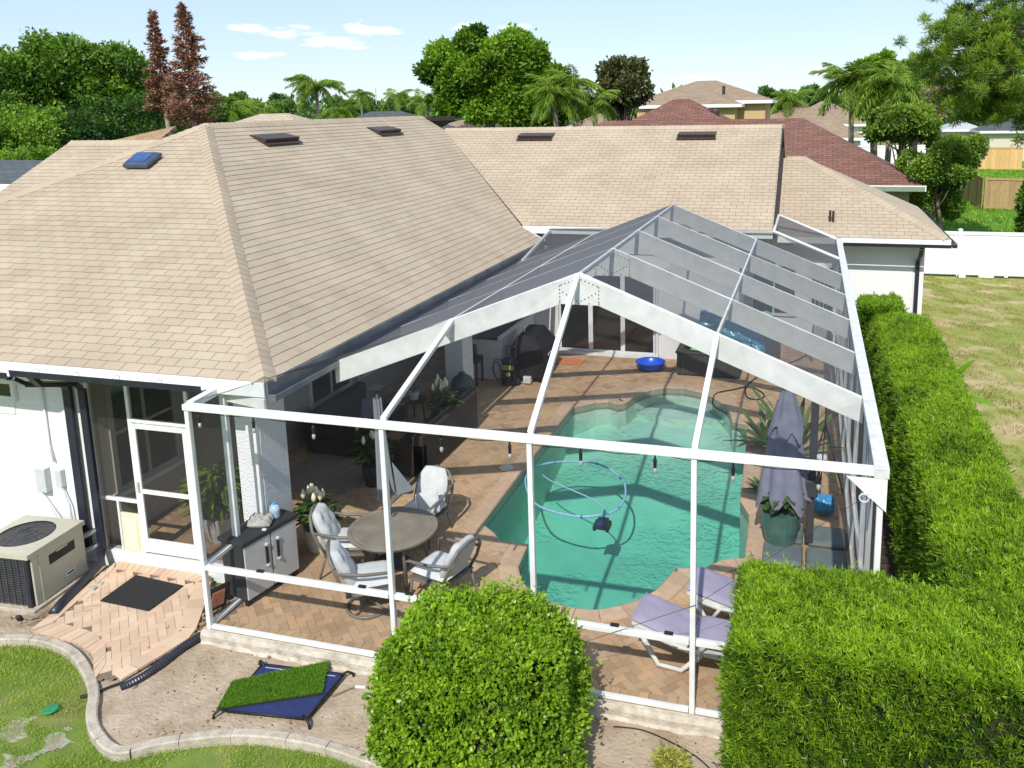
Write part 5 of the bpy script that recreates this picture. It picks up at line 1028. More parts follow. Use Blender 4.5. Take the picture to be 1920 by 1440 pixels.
b = B(); b.box(.95, 1.60, 10.86, 11.27, .003, .02); tag(b.obj('door_mat', mat('orange_rubber_mat', (.62, .20, .09), .9, .2, 22), bevel=.004), 'orange door mat on the pavers by the sliding door', 'door mat')
WPL = mat('dark_resin_wicker', (.060, .060, .056), .7, .25, 50, bump=.5, bscale=60)
t = thing('deck_box', 'long dark plank-sided deck box piled with green floats against the back wall', 'deck box', (4.60, 10.95, 0))
B().box(-.70, .70, -.30, .30, .02, .50).obj('body', WPL, t, bevel=.01, local=True); B().box(-.73, .73, -.33, .33, .505, .56).obj('lid', WPL, t, bevel=.012, local=True)
for k in range(14): B().box(-.695+k*.0995, -.695+k*.0995+.088, -.315, -.3005, .04, .49).obj('plank', WPL, t, bevel=.003, local=True)
t = thing('deck_box', 'upright dark deck box behind the teal float, near the recessed wall', 'deck box', (5.62, 12.35, 0)); B().box(-.45, .48, -.35, .35, .02, .80).obj('body', WPL, t, bevel=.01, local=True); B().box(-.48, .51, -.38, .38, .805, .86).obj('lid', WPL, t, bevel=.012, local=True)
def flt(label, c, U, W, th, m, name='pool_float', wr=.02, nn=(0, 0, 1)): b = B(); b.puff(c, U, W, nn, th, wr=wr); return tag(b.obj(name, m, smooth=True), label, 'pool float')
VG = mat('mint_vinyl', (.16, .55, .32), .3, .1, 7, spec=.6); VT = mat('teal_blue_vinyl', (.05, .26, .40), .25, .25, 7, spec=.7); VP = mat('rose_vinyl', (.48, .16, .24), .3, .15, 7, spec=.6)
flt('flat bright green float lying on the long deck box', (4.75, 10.9, .60), (.58, 0, 0), (0, .25, 0), .10, mat('lime_vinyl', (.14, .50, .14), .3, .1, 7, spec=.6)); flt('mint green float stacked on the left end of the long deck box', (4.32, 10.95, .70), (.30, 0, 0), (0, .22, 0), .12, VG); flt('rose pink float tip leaning over the left end of the long deck box', (4.05, 11.1, .86), (.26, 0, -.07), (0, .12, .02), .09, VP)
t = thing('inflatable_lounge', 'large teal blue inflatable lounger propped up behind the long deck box', 'pool float', (4.9, 11.4, .7))
b = B(); b.puff((-.20, .1, .45), (.42, 0, .05), (0, .1, .20), (0, -1, .4), .22, wr=.03); b.obj('headrest', VT, t, smooth=True, local=True); b = B(); b.puff((.35, .0, .18), (.50, 0, -.16), (0, .14, .20), (0, -1, .6), .22, wr=.03); b.obj('body', VT, t, smooth=True, local=True); b = B(); b.puff((.62, -.1, -.12), (.28, 0, -.03), (0, .12, .14), (0, -1, .6), .18, wr=.03); b.obj('footrest', VT, t, smooth=True, local=True)
b = B(); b.lathe([(.17*math.sin(a), -.17*math.cos(a)) for a in np.linspace(0.02, 3.12, 12)], (5.75, 12.2, 1.03), 18); tag(b.obj('beach_ball', mat('pale_lime_ball', (.25, .62, .15), .35, .1, 6), smooth=True), 'pale lime ball sitting on the upright deck box', 'ball')
t = thing('folding_chair', 'grey folding chair standing by the recessed back wall', 'chair', (6.95, 12.6, 0), R(200))
for s in (-1, 1): B().tube([(s*.22, -.2, 0), (s*.22, .18, .42), (s*.22, .26, .9)], .014, 6).obj('frame', CHAR, t, local=True); B().tube([(s*.2, .2, 0), (s*.2, -.2, .42)], .014, 6).obj('leg', CHAR, t, local=True)
B().box(-.2, .2, -.2, .16, .41, .435).obj('seat', GREYP, t, bevel=.006, local=True); B().slab([(-.2, .17, .5), (.2, .17, .5), (.2, .25, .88), (-.2, .25, .88)], (0, .015, 0)).obj('backrest', GREYP, t, local=True)
hs = [[float(v) for v in at(px, py, z=.02)[:2]]+[.015] for px, py in [(1363, 775), (1338, 760), (1342, 738), (1375, 730), (1405, 725), (1432, 738), (1425, 748), (1402, 745), (1398, 728), (1412, 712), (1440, 695), (1475, 682), (1500, 672), (1526, 655)]]
b = B(); b.tube(smooth_line(hs, 6), .014, 7); tag(b.obj('garden_hose', DARK, smooth=True), 'black hose looped across the pavers at the far right of the pool', 'hose')
# ---- porch: sofa, rug, cooker, bar, grill
b = B(); b.prism([(-1.75, 3.3), (-.30, 3.55), (-.20, 4.35), (-1.6, 5.1)][::1], .002, .012); tag(b.obj('rug', mat('faded_pinkish_rug', (.30, .24, .22), 1, .15, 8)), 'faded pinkish rug on the shaded porch floor', 'rug')
t = thing('wicker_sofa', 'dark wicker sectional sofa on the shaded porch, its long back towards the pool', 'sofa', (-.2, 5.3, 0))
for nm, q in (('long_base', (.25, .85, -.95, 1.35, .05, .34)), ('side_base', (-1.55, -.60, -.35, 1.35, .05, .34)), ('long_back', (.72, .92, -1.0, 1.35, .05, .74)), ('side_back', (-1.6, -1.42, -.4, 1.35, .05, .74)), ('arm', (.2, .92, -1.0, -.86, .05, .60)), ('side_arm', (-1.6, -.6, -.52, -.38, .05, .62))): B().box(*q).obj(nm, WICK, t, bevel=.02, local=True)
for yy in (-.5, .2, .9): b = B(); b.puff((.48, yy, .42), (.24, 0, 0), (0, .34, 0), (0, 0, 1), .16); b.obj('cushion', mat('dark_plum_cushion', (.07, .055, .075), .95, .1, 9), t, smooth=True, local=True)
b = B(); b.puff((-.95, 5.6, .62), (.20, 0, .03), (0, .05, .2), (.2, -1, .3), .12); tag(b.obj('throw_pillow', mat('dusty_lavender_pillow', (.26, .23, .32), .95, .1, 9), smooth=True), 'dusty lavender pillow on the shaded wicker sofa', 'pillow')
b = B(); b.puff((.30, 4.9, .52), (.05, 0, .20), (0, .22, 0), (-1, 0, .3), .12); tag(b.obj('throw_pillow', mat('plum_grey_pillow', (.12, .10, .14), .95, .1, 9), smooth=True), 'plum grey pillow leaning inside the long back of the sofa', 'pillow')
t = thing('low_table', 'low round table behind the sofa holding a small potted plant', 'side table', (-.62, 6.7, 0)); B().lathe([(.25, .42), (.25, .449), (0, .449)], n=18).obj('top', WICK, t, local=True)
for k in range(3): B().tube([(.18*math.cos(k*2.1), .18*math.sin(k*2.1), .42), (.2*math.cos(k*2.1), .2*math.sin(k*2.1), 0)], .015, 6).obj('leg', CHAR, t, local=True)
EGG = mat('dark_green_ceramic', (.02, .045, .035), .25, .2, 12, spec=.6); t = thing('ceramic_cooker', 'dark green egg-shaped ceramic cooker beside the square white column', 'grill', (.08, 7.45, 0))
B().lathe([(.16, .18), (.22, .30), (.25, .44)], n=20).obj('base_shell', EGG, t, smooth=True, local=True); B().lathe([(.252, .45), (.24, .58), (.18, .70), (.09, .76), (.06, .78), (.06, .81), (0, .82)], n=20).obj('dome', EGG, t, smooth=True, local=True); B().lathe([(.26, .43), (.265, .445), (.26, .46)], n=20).obj('band', CHAR, t, local=True)
for k in range(3): a = k*2.1; B().tube([(.16*math.cos(a), .16*math.sin(a), .22), (.24*math.cos(a), .24*math.sin(a), 0)], .018, 6).obj('leg', CHAR, t, local=True)
t = thing('bar_counter', 'white stucco bar counter with a dark top on the far porch', 'bar counter', (-.2, 10.5, 0)); B().box(-.62, .36, -1.05, 1.33, 0, .92).obj('counter_wall', STUCCO, t, bevel=.01, local=True); B().box(-.66, .30, -1.1, 1.33, .925, .97).obj('counter_top', mat('dark_brown_counter', (.04, .028, .022), .3, .2, 9), t, bevel=.006, local=True); B().box(.30, .40, -1.1, 1.33, .925, 1.0).obj('counter_lip', STUCCO, t, bevel=.01, local=True)
t = thing('bar_stool', 'dark wicker bar stool in front of the white bar counter', 'bar stool', (-.42, 9.1, 0)); B().box(-.22, .22, -.2, .2, .50, .60).obj('seat', WICK, t, bevel=.02, local=True); B().box(-.22, .22, -.22, -.16, .60, .95).obj('backrest', WICK, t, bevel=.02, local=True)
for x in (-.19, .19):
    for y in (-.17, .17): B().box(x-.02, x+.02, y-.02, y+.02, 0, .499).obj('leg', WICK, t, local=True)
t = thing('gas_grill', 'black covered gas grill standing in front of the white bar', 'grill', (.80, 9.95, 0), R(4)); BK = mat('matt_black_cover', (.014, .014, .015), .75, .3, 12, bump=.3, bscale=20)
b = B(); vs = [(-.38, -.62, .12), (.30, -.62, .12), (.30, .62, .12), (-.38, .62, .12), (-.40, -.66, .80), (.34, -.66, .72), (.34, .66, .72), (-.40, .66, .80), (-.26, -.50, 1.06), (.10, -.50, 1.06), (.10, .50, 1.06), (-.26, .50, 1.06)]
b.add(vs, [(3, 2, 1, 0), (8, 9, 10, 11)]+[(o+i, o+(i+1) % 4, o+4+(i+1) % 4, o+4+i) for o in (0, 4) for i in range(4)]); b.obj('cover', BK, t, bevel=.03, local=True)
for x in (-.3, .22):
    for y in (-.5, .5): B().box(x-.025, x+.025, y-.025, y+.025, 0, .12).obj('leg', DARK, t, local=True)
B().box(.345, .36, -.25, .0, .55, .59).obj('badge', GREYP, t, local=True)
b = B(); b.lathe([(.03, 0), (.03, .11), (.015, .13), (.015, .16)], (.62, 9.72, 1.06), 10); tag(b.obj('spray_bottle', WHITE, smooth=True), 'small white bottle standing on the black grill cover', 'bottle')
t = thing('pressure_washer', 'black and yellow pressure washer with looped hose at the corner of the bar', 'pressure washer', (.48, 9.12, 0)); B().box(-.15, .15, -.13, .13, .08, .62).obj('body', DARK, t, bevel=.04, local=True); B().box(-.13, .13, -.15, -.131, .40, .50).obj('yellow_band', mat('dull_yellow_plastic', (.38, .36, .08), .5, .1, 9), t, bevel=.006, local=True); dd = B().lathe([(.05, 0), (.05, .01), (0, .012)], n=16).obj('dial', mat('pale_lime_dial', (.40, .45, .2), .5, .1, 9), t, local=True)
dd.location = (0, -.132, .30); dd.rotation_euler = (R(90), 0, 0)
for s in (-1, 1): B().tube([(s*.12, .1, .6), (s*.12, .1, .86)], .013, 6).obj('handle_post', CHAR, t, local=True); w = B().lathe([(.08, -.025), (.09, 0), (.08, .025)], n=14).obj('wheel', DARK, t, local=True); w.location = (s*.17, .05, .09); w.rotation_euler = (0, R(90), 0)
B().tube([(-.12, .1, .86), (.12, .1, .86)], .013, 6).obj('handle', CHAR, t, local=True); b = B(); b.tube(smooth_line([(-.15, 0, .55), (-.32, 0, .58), (-.40, 0, .35), (-.30, 0, .12), (-.2, 0, .2), (-.26, 0, .5), (-.36, 0, .5)], 5), .012, 6); b.obj('hose', DARK, t, local=True, smooth=True)
b = B(); b.box(.72, .90, 9.25, 9.42, .02, .18); tag(b.obj('bucket', GREYP, bevel=.02), 'pale square tub on the floor beside the pressure washer', 'tub')
# ---- outside left: AC unit
ACM = mat('beige_painted_steel', (.50, .475, .38), .5, .05, 9, spec=.4); t = thing('air_conditioner', 'beige outdoor air conditioner with a round top grille against the white wall', 'air conditioner', (-3.06, .35, -.16), R(4))
B().box(-.42, .42, -.42, .42, .06, .70).obj('coil_core', mat('dark_coil', (.02, .022, .025), .7, .3, 40), t, local=True)
B().box(.421, .45, -.40, .45, .05, .74).obj('front_panel', ACM, t, bevel=.01, local=True); B().box(.451, .458, -.30, -.26, .05, .72).obj('panel_rib', ACM, t, bevel=.004, local=True)
B().box(-.46, -.42, -.46, .46, .05, .74).obj('rear_panel', ACM, t, local=True)
B().box(.451, .456, -.14, .28, .47, .60).obj('label_window', DARK, t, bevel=.004, local=True); B().box(.457, .46, -.02, .16, .585, .61).obj('label_tab', ACM, t, local=True)
bd = B().box(.451, .456, .08, .24, .17, .23).obj('badge', WHITE, t, bevel=.01, local=True); B().box(.4565, .459, .10, .22, .19, .21).obj('badge_stripe', DARK, bd, local=True)
for k in range(19): B().box(-.40, .40, -.45, -.432, .085+k*.033, .105+k*.033).obj('louver', CHAR, t, local=True)
for x in np.linspace(-.38, .38, 9): B().box(x-.008, x+.008, -.458, -.451, .07, .72).obj('grille_bar', CHAR, t, local=True)
B().box(.36, .425, -.455, -.425, .05, .74).obj('corner_post', NAVY, t, local=True)
lid = B(); rI, n = .345, 32; cir = [(rI*math.cos(2*math.pi*k/n), rI*math.sin(2*math.pi*k/n)) for k in range(n)]; sq_ = [(.47*(max(-1, min(1, 1.42*math.cos(2*math.pi*k/n)))), .47*(max(-1, min(1, 1.42*math.sin(2*math.pi*k/n))))) for k in range(n)]
lid.add([(*p, .79) for p in cir]+[(*p, .775) for p in sq_]+[(*p, .715) for p in sq_]+[(*p, .735) for p in cir], [(o*n+k, o*n+(k+1) % n, (o+1)*n+(k+1) % n, (o+1)*n+k) for o in range(3) for k in range(n)]); lid.obj('top_cover', ACM, t, local=True)
B().lathe([(rI-.005, .78), (rI-.01, .60), (0, .58)], n=28).obj('fan_well', CHAR, t, local=True)
for k in range(4):
    a = k*math.pi/2+.4; q = []
    for r_ in (.07, .31):
        for da, dz in ((-.28, -.03), (.28, .04)): q.append((r_*math.cos(a+da), r_*math.sin(a+da), .66+dz))
    b = B(); b.add(q, [(0, 2, 3, 1)]); b.obj('fan_blade', GREYP, t, local=True)
B().lathe([(.08, .62), (.08, .71), (0, .72)], n=16).obj('fan_hub', CHAR, t, local=True)
for r_ in (.08, .17, .25, .33): B().tube([(r_*math.cos(a), r_*math.sin(a), .792+.05*(1-(r_/.34)**2)) for a in np.linspace(0, 2*math.pi, 29)[:-1]], .0025, 5, closed=True).obj('grille_ring', DARK, t, local=True)
for k in range(8): a = k*math.pi/8; B().tube([(s*.34*math.cos(a), s*.34*math.sin(a), .792+.05*(1-s*s)) for s in np.linspace(-1, 1, 9)], .0025, 5).obj('grille_spoke', DARK, t, local=True)
B().box(-.52, .50, -.50, .50, -.03, .045).obj('pad', CONC, t, bevel=.01, local=True)
for k, z in enumerate((.30, .52)): B().tube([(.40, .46, z), (.46, .62, z+.02), (.50, .72, z-.02)], .035, 9).obj('refrigerant_line', mat('grey_pipe_insulation', (.30, .30, .28), .9, .1, 9), t, smooth=True, local=True)
# corrugated drain, mat, tray bed, turf offcut, bits
dp_ = smooth_line([[float(v) for v in at(px, py, z=-.10)[:2]]+[z] for px, py, z in [(385, 1188, -.09), (345, 1212, -.10), (300, 1245, -.11), (262, 1268, -.13), (225, 1283, -.15)]], 16); b = B(); b.tube(dp_, [.045+(.006 if i % 2 else 0) for i in range(len(dp_))], 12); tag(b.obj('drain_pipe', NAVY), 'black corrugated drain pipe lying across the sandy bed from the enclosure corner', 'drain pipe')
b = B(); b.tube(smooth_line([[float(v) for v in at(px, py, z=-.14)[:2]]+[-.135] for px, py in [(232, 1280), (205, 1290), (180, 1300), (150, 1308)]], 4), .018, 6); tag(b.obj('cable', DARK), 'thin dark cable crossing the kerb at the end of the brick path', 'cable')
b = B(); q = [(-1.87, .25), (-1.10, .22), (-1.07, .80), (-1.88, .86)]; b.prism(q, -.098, -.085); mo = tag(b.obj('door_mat', mat('dark_grey_coir_mat', (.028, .028, .030), .95, .3, 60, bump=.6, bscale=120)), 'dark grey door mat on the pale brick path', 'door mat')
t = thing('pet_cot', 'navy blue raised pet cot lying collapsed on the sand', 'pet bed', (1.35, -.62, -.13)); TP = [[float(v) for v in at(px, py, z=-.08)[:2]] for px, py in [(418, 1330), (572, 1345), (645, 1262), (492, 1243)]]
b = B(); b.prism(TP, -.10, -.09); b.obj('sling', mat('navy_sling_fabric', (.022, .035, .12), .8, .15, 20), t)
for k in range(4): B().tube([(*TP[k], -.095), (*TP[(k+1) % 4], -.095)], .013, 7).obj('rail', DARK, t, smooth=True)
for k in range(4): p = np.array(TP[k]); c = np.array(TP).mean(0); d = unit(p-c); B().tube([(*(p-d*.05), -.09), (*(p+d*.04), -.075), (*(p+d*.09), -.11), (*(p+d*.10), -.15)], .014, 7).obj('leg', DARK, t, smooth=True)
B().tube([(*(np.array(TP[2])*.85+c*.15), -.087), (*(np.array(TP[3])*.85+c*.15), -.087)], .003, 4).obj('piping', WHITED, t)
TF = [[float(v) for v in at(px, py, z=-.07)[:2]] for px, py in [(406, 1330), (604, 1300), (617, 1240), (436, 1277)]]
t = thing('turf_offcut', 'bright green artificial turf offcut lying on the navy cot', 'artificial turf', (TF[0][0], TF[0][1], -.08)); b = B(); b.prism(TF, -.085, -.07); b.obj('backing', LEAFCORE, t)
r = np.random.default_rng(2); P = np.c_[r.uniform(.6, 2.1, 90000), r.uniform(-1.3, .1, 90000), np.full(90000, -.07)]; P = P[[inside((a, c_), TF) for a, c_, _ in P]]; n = len(P); leaf_obj('pile', kites(P, unit(np.c_[r.normal(size=(n, 2))*.5+(.25, 0), np.ones(n)]), .028*r.uniform(.6, 1.2, n), .005), leafmat('turf_pile', (.07, .20, .012), (.22, .42, .035), .25), t, np.clip(.5+.22*r.normal(size=n), 0, 1), kind='stuff')
t = thing('kerbside_pipe', 'short white pipe with a brown stick lying beside the cot', 'pipe', (2.05, -.75, -.13)); b = B(); p = at(675, 1288, z=-.13); b.tube([p-(.05, .01, 0), p+(.06, .01, 0)], .016, 8); b.obj('pipe', WHITE, t); q_ = at(622, 1305, z=-.13); b = B(); b.tube([q_, p-(.05, .01, 0)], .006, 5); b.obj('stick', BARK, t)
t = thing('path_light', 'small black spotlight lying in the debris at the corner of the air conditioner', 'garden light', tuple(at(40, 1165, z=-.14))); B().bar((0, 0, .02), (.03, -.06, .11), .06, .04).obj('lamp_body', DARK, t, bevel=.008, local=True); B().tube([(.02, 0, .01), (.12, .03, .0)], .008, 5).obj('stake', GREYP, t, local=True)
for k, (px, py) in enumerate([(195, 1078), (185, 1098), (172, 1108)]):
    p = at(px, py, z=-.13); b = B(); b.prism([(p[0]-.06, p[1]-.04), (p[0]+.07, p[1]-.03), (p[0]+.05, p[1]+.05), (p[0]-.05, p[1]+.04)], -.17, -.10+.01*k); tag(b.obj('broken_block', CONC, bevel=.012), ['pale broken concrete block nearest the entry plinth', 'pale broken block between the drain elbow and the path', 'small broken block lowest beside the drain elbow'][k], 'rubble')
stk = thing('twig_bundle', 'tangle of dry sticks and cables between air conditioner and path', 'debris', tuple(at(110, 1150, z=-.15))); b = B(); rr = random.Random(4)
for k in range(70): a = R(38)+rr.gauss(0, .3); x, y = rr.uniform(-.5, .5), rr.uniform(-.10, .10); x, y = x*.7-y*.7, x*.7+y*.7; L_ = rr.uniform(.1, .4); b.tube([(x, y, .01+rr.random()*.03), (x+math.cos(a)*L_, y+math.sin(a)*L_, .01+rr.random()*.04)], rr.uniform(.002, .006), 4)
b.obj('sticks', mat('dry_stick', (.28, .22, .15), 1, .3, 20), stk, kind='stuff', local=True)

# ================================================================ HEDGES AND BUSHES
PODO = leafmat('podocarpus_leaf', (.03, .10, .008), (.36, .56, .03), .38, .45, .35); BOX = leafmat('box_leaf', (.035, .12, .008), (.34, .54, .03), .34, .38, .4)
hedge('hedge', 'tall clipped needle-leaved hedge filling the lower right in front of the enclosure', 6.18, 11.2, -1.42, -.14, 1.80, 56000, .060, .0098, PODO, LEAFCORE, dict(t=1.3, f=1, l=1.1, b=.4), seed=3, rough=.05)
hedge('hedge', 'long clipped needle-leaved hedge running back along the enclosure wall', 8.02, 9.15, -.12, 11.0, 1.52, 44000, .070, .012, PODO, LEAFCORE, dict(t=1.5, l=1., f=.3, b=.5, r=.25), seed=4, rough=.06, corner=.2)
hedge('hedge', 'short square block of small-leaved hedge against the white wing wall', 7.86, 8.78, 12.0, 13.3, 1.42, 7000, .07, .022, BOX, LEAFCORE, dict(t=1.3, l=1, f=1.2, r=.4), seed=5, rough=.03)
def bush(name, label, c, rad, z0, n, leaf, width, m, seed, power=2.6, cat='bush'):
    t = thing(name, label, cat, (c[0], c[1], z0)); r = np.random.default_rng(seed); d = unit(r.normal(size=(n, 3))); d[:, 2] = np.where(d[:, 2] < -.45, -d[:, 2], d[:, 2])
    k = (np.sum(np.abs(d)**power, axis=1))**(-1/power); P0 = d*k[:, None]; P = P0*np.array(rad)+np.array(c); lump = wobble(P, 2.6, seed)*.11+wobble(P, 8, seed+1)*.05; P = P+d*lump[:, None]-d*(r.random(n)**1.6*.17)[:, None]; P = P+d*(np.where(r.random(n) < .06, r.uniform(.03, .10, n), 0))[:, None]; kq_ = (wobble(P, 4.2, seed+31)+.6*wobble(P, 12, seed+32)+.2*r.normal(size=n)) > -.78; P = P[kq_]; d = d[kq_]; n = len(P); P[:, 2] = np.maximum(P[:, 2], z0)
    kk = 5; D = unit(d*.9+(0, 0, .35)+r.normal(size=(n, 3))*.5); Pk = np.repeat(P, kk, 0)+np.repeat(D, kk, 0)*(r.random(n*kk)*.035)[:, None]; Dk = unit(np.repeat(D, kk, 0)+r.normal(size=(n*kk, 3))*.7)
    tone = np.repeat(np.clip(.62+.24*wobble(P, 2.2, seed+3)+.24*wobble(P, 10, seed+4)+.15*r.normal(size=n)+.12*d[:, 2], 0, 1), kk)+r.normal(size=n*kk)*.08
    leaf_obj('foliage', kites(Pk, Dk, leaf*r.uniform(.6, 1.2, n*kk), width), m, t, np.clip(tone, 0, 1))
    b = B(); q = []; 
    for i in range(9):
        for j in range(16): th = -.35*math.pi/2+i/8*(1.35*math.pi/2); a = 2*math.pi*j/16; dd = np.array([math.cos(th)*math.cos(a), math.cos(th)*math.sin(a), math.sin(th)]); kq = (np.sum(np.abs(dd)**power))**(-1/power); q.append(np.array(c)+dd*kq*(np.array(rad)-.21))
    b.add(q, [(i*16+j, i*16+(j+1) % 16, (i+1)*16+(j+1) % 16, (i+1)*16+j) for i in range(8) for j in range(16)]+[tuple(8*16+j for j in range(16))]); b.obj('twig_core', LEAFCORE, t); return t
bu = bush('bush', 'big rounded bright green box bush in front of the enclosure', (3.86, -1.00, .48), (.92, .74, .90), -.17, 18000, .046, .028, BOX, 6, power=3.2)
# tall unclipped shoots at the top of the bush
r = np.random.default_rng(5); P = []; D = []
for k in range(46):
    a, q = r.uniform(0, 6.28), r.random()**.5; x, y = 4.02+.30*q*math.cos(a), -.62+.16*q*math.sin(a); h_ = r.uniform(.10, .26)
    for s in np.linspace(.1, 1, 9): P += [(x, y, 1.26+h_*s)]*2; b1 = r.uniform(0, 6.28); D += [(math.cos(b1), math.sin(b1), .6), (-math.cos(b1), -math.sin(b1), .6)]
P = np.array(P); D = unit(np.array(D)+r.normal(size=(len(P), 3))*.2); leaf_obj('shoots', kites(P, D, .06*r.uniform(.7, 1.2, len(P)), .024), BOX, bu, np.clip(.75+.15*r.normal(size=len(P)), 0, 1))
bush('small_shrub', 'tiny yellow-green variegated shrub at the bottom edge between bush and hedge', tuple(at(1262, 1432, z=-.05)), (.16, .14, .14), -.17, 500, .07, .012, leafmat('variegated_leaf', (.20, .28, .03), (.55, .52, .12), .3), 9)
t = thing('weed', 'broad-leaved weed sprouting at the left foot of the round bush', 'weed', tuple(at(700, 1335, z=-.15))); rr = random.Random(3)
for k in range(8): a = k*2.4; b = B(); bladeleaf(b, (0, 0, .03*k), (math.cos(a), math.sin(a), .8), .13, .06, bend=.8); b.obj('leaf', leafm_ if False else BOX, t, local=True, rnd=True)
b = B(); b.tube(smooth_line([[float(v) for v in at(px, py, z=-.14)[:2]]+[-.14] for px, py in [(1150, 1362), (1200, 1368), (1245, 1385), (1300, 1415), (1330, 1440)]], 5), .007, 6); tag(b.obj('drip_line', DARK), 'black irrigation drip line on the sand between bush and hedge', 'irrigation line')

# ================================================================ FENCES
VINYL = mat('white_vinyl', (.80, .80, .80), .45, .02, 6, spec=.4)
def fence(name, label, p, q, z0, h, n, pw, m, gap=.012, post=2.3, pm=None, rails=True, th=.03, cap=True):
    p = np.array(p, float); q = np.array(q, float); L = np.linalg.norm(q-p); d = (q-p)/L; t = thing(name, label, 'fence', (p[0], p[1], z0)); nn_ = np.array([-d[1], d[0]]); up = (0, 0, 1)
    k = int(L/pw)
    for i in range(k): a = p+d*(i*pw+gap/2); c = p+d*((i+1)*pw-gap/2); B().bar((*a, z0+h/2), (*c, z0+h/2), th, h-.06+random.uniform(-.008, .008)*(gap > .011)).obj('board', m, t)
    if rails:
        for z in (z0+.12, z0+h-.06): B().bar((*(p-nn_*th), z), (*(q-nn_*th), z), th*.9, .12).obj('rail', pm or m, t)
    for i in range(int(L/post)+1):
        a = p+d*min(i*post, L); B().box(a[0]-.06, a[0]+.06, a[1]-.065, a[1]+.065, z0, z0+h+.06).obj('post', pm or m, t)
        if cap: B().lathe([(.10, h+.062), (.0, h+.11)], (a[0], a[1], z0), 4).obj('post_cap', pm or m, t)
    return t
fence('vinyl_fence', 'white vinyl privacy fence closing the dry side yard', (9.4, 24.45), (17.6, 24.5), GZ, 1.60, 40, .18, VINYL, gap=.004, post=2.4)
WOODF = mat('fresh_cedar_board', (.72, .46, .20), .85, .15, 6, c2=(.60, .36, .14), stretch=(4, 4, .6), rnd=.1); WOODG = mat('weathered_cedar_board', (.50, .33, .15), .9, .2, 6, c2=(.32, .22, .12), stretch=(4, 4, .6), rnd=.12)
w1, w2, w3 = at(1805, 318, z=1.6), at(1846, 334, z=1.6), at(1925, 336, z=1.6)
fence('wooden_fence', 'weathered wooden fence slanting through the back yards at the right', w1[:2], w2[:2], GZ, 1.8, 30, .28, WOODG, post=2.4, th=.04, cap=False); fence('wooden_fence', 'sunlit brown wooden fence just below the strip of bright grass at the right edge', w2[:2]+(0.1, 0), w3[:2], GZ, 1.8, 30, .24, WOODG, post=2.4, th=.04, cap=False)
w4, w5 = at(1835, 281, z=1.6), at(1925, 281, z=1.6); fence('wooden_fence', 'pale new wooden fence farthest back beyond the strip of grass', w4[:2], w5[:2], GZ, 2.0, 30, .35, WOODF, post=2.6, th=.05, cap=False)
v1, v2 = at(1745, 306, z=1.6), at(1806, 320, z=1.6); fence('vinyl_fence', 'white vinyl fence panel behind the dark shrub, meeting the wooden fence', v1[:2], v2[:2], GZ, 1.8, 10, .3, VINYL, gap=.008, post=3)
v3, v4 = at(1600, 274, z=2.4), at(1745, 272, z=2.4); fence('vinyl_fence', 'far white vinyl fence rising behind the red-brown roof slope', v3[:2], v4[:2], GZ, 2.6, 10, .4, VINYL, gap=.008, post=4)
t = thing('concrete_block', 'pale concrete blocks at the foot of the near white fence', 'block', tuple(at(1805, 519, z=GZ)))
for k, (px, w_) in enumerate(((1803, .22), (1848, .5), (1885, .12))): p = at(px, 520, z=GZ)-np.array(t.location); B().box(p[0]-w_/2, p[0]+w_/2, p[1]-.1, p[1]+.1, 0, .16-.04*(k > 0)).obj('block', VINYL, t, local=True, bevel=.01)

# ================================================================ NEIGHBOURING HOUSES
def roofmat(name, c, c2):
    m = bpy.data.materials.new(name); m.use_nodes = True; t = m.node_tree; n = t.nodes; l = t.links; p = n['Principled BSDF']; p.inputs['Roughness'].default_value = .95
    uv = n.new('ShaderNodeTexCoord'); br = n.new('ShaderNodeTexBrick'); br.inputs['Scale'].default_value = 1; br.inputs['Brick Width'].default_value = .42; br.inputs['Row Height'].default_value = .17; br.inputs['Mortar Size'].default_value = .012
    br.inputs['Color1'].default_value = (*c, 1); br.inputs['Color2'].default_value = (*c2, 1); br.inputs['Mortar'].default_value = (*[x*.45 for x in c2], 1); l.new(uv.outputs['UV'], br.inputs['Vector'])
    nz_ = n.new('ShaderNodeTexNoise'); nz_.inputs['Scale'].default_value = .7; nz_.inputs['Detail'].default_value = 6; l.new(uv.outputs['Object'], nz_.inputs['Vector']); hs = n.new('ShaderNodeHueSaturation'); mr_ = n.new('ShaderNodeMapRange'); mr_.inputs['To Min'].default_value = .8; mr_.inputs['To Max'].default_value = 1.2
    l.new(nz_.outputs['Fac'], mr_.inputs['Value']); l.new(mr_.outputs[0], hs.inputs['Value']); l.new(br.outputs['Color'], hs.inputs['Color']); l.new(hs.outputs[0], p.inputs['Base Color']); bp_ = n.new('ShaderNodeBump'); bp_.inputs['Strength'].default_value = .6; bp_.inputs['Distance'].default_value = .02; l.new(br.outputs['Fac'], bp_.inputs['Height']); bp_.invert = True; l.new(bp_.outputs[0], p.inputs['Normal']); return m
RB = roofmat('red_brown_shingle', (.235, .115, .085), (.165, .078, .060)); RT = roofmat('tan_shingle', (.36, .27, .185), (.28, .20, .135)); RG = roofmat('slate_grey_shingle', (.10, .115, .12), (.075, .085, .09)); RD = roofmat('dark_brown_shingle', (.115, .085, .075), (.085, .062, .055)); RO = roofmat('ochre_shingle', (.42, .28, .15), (.33, .22, .12)); RS = roofmat('pale_shingle', (.55, .43, .32), (.47, .37, .27))
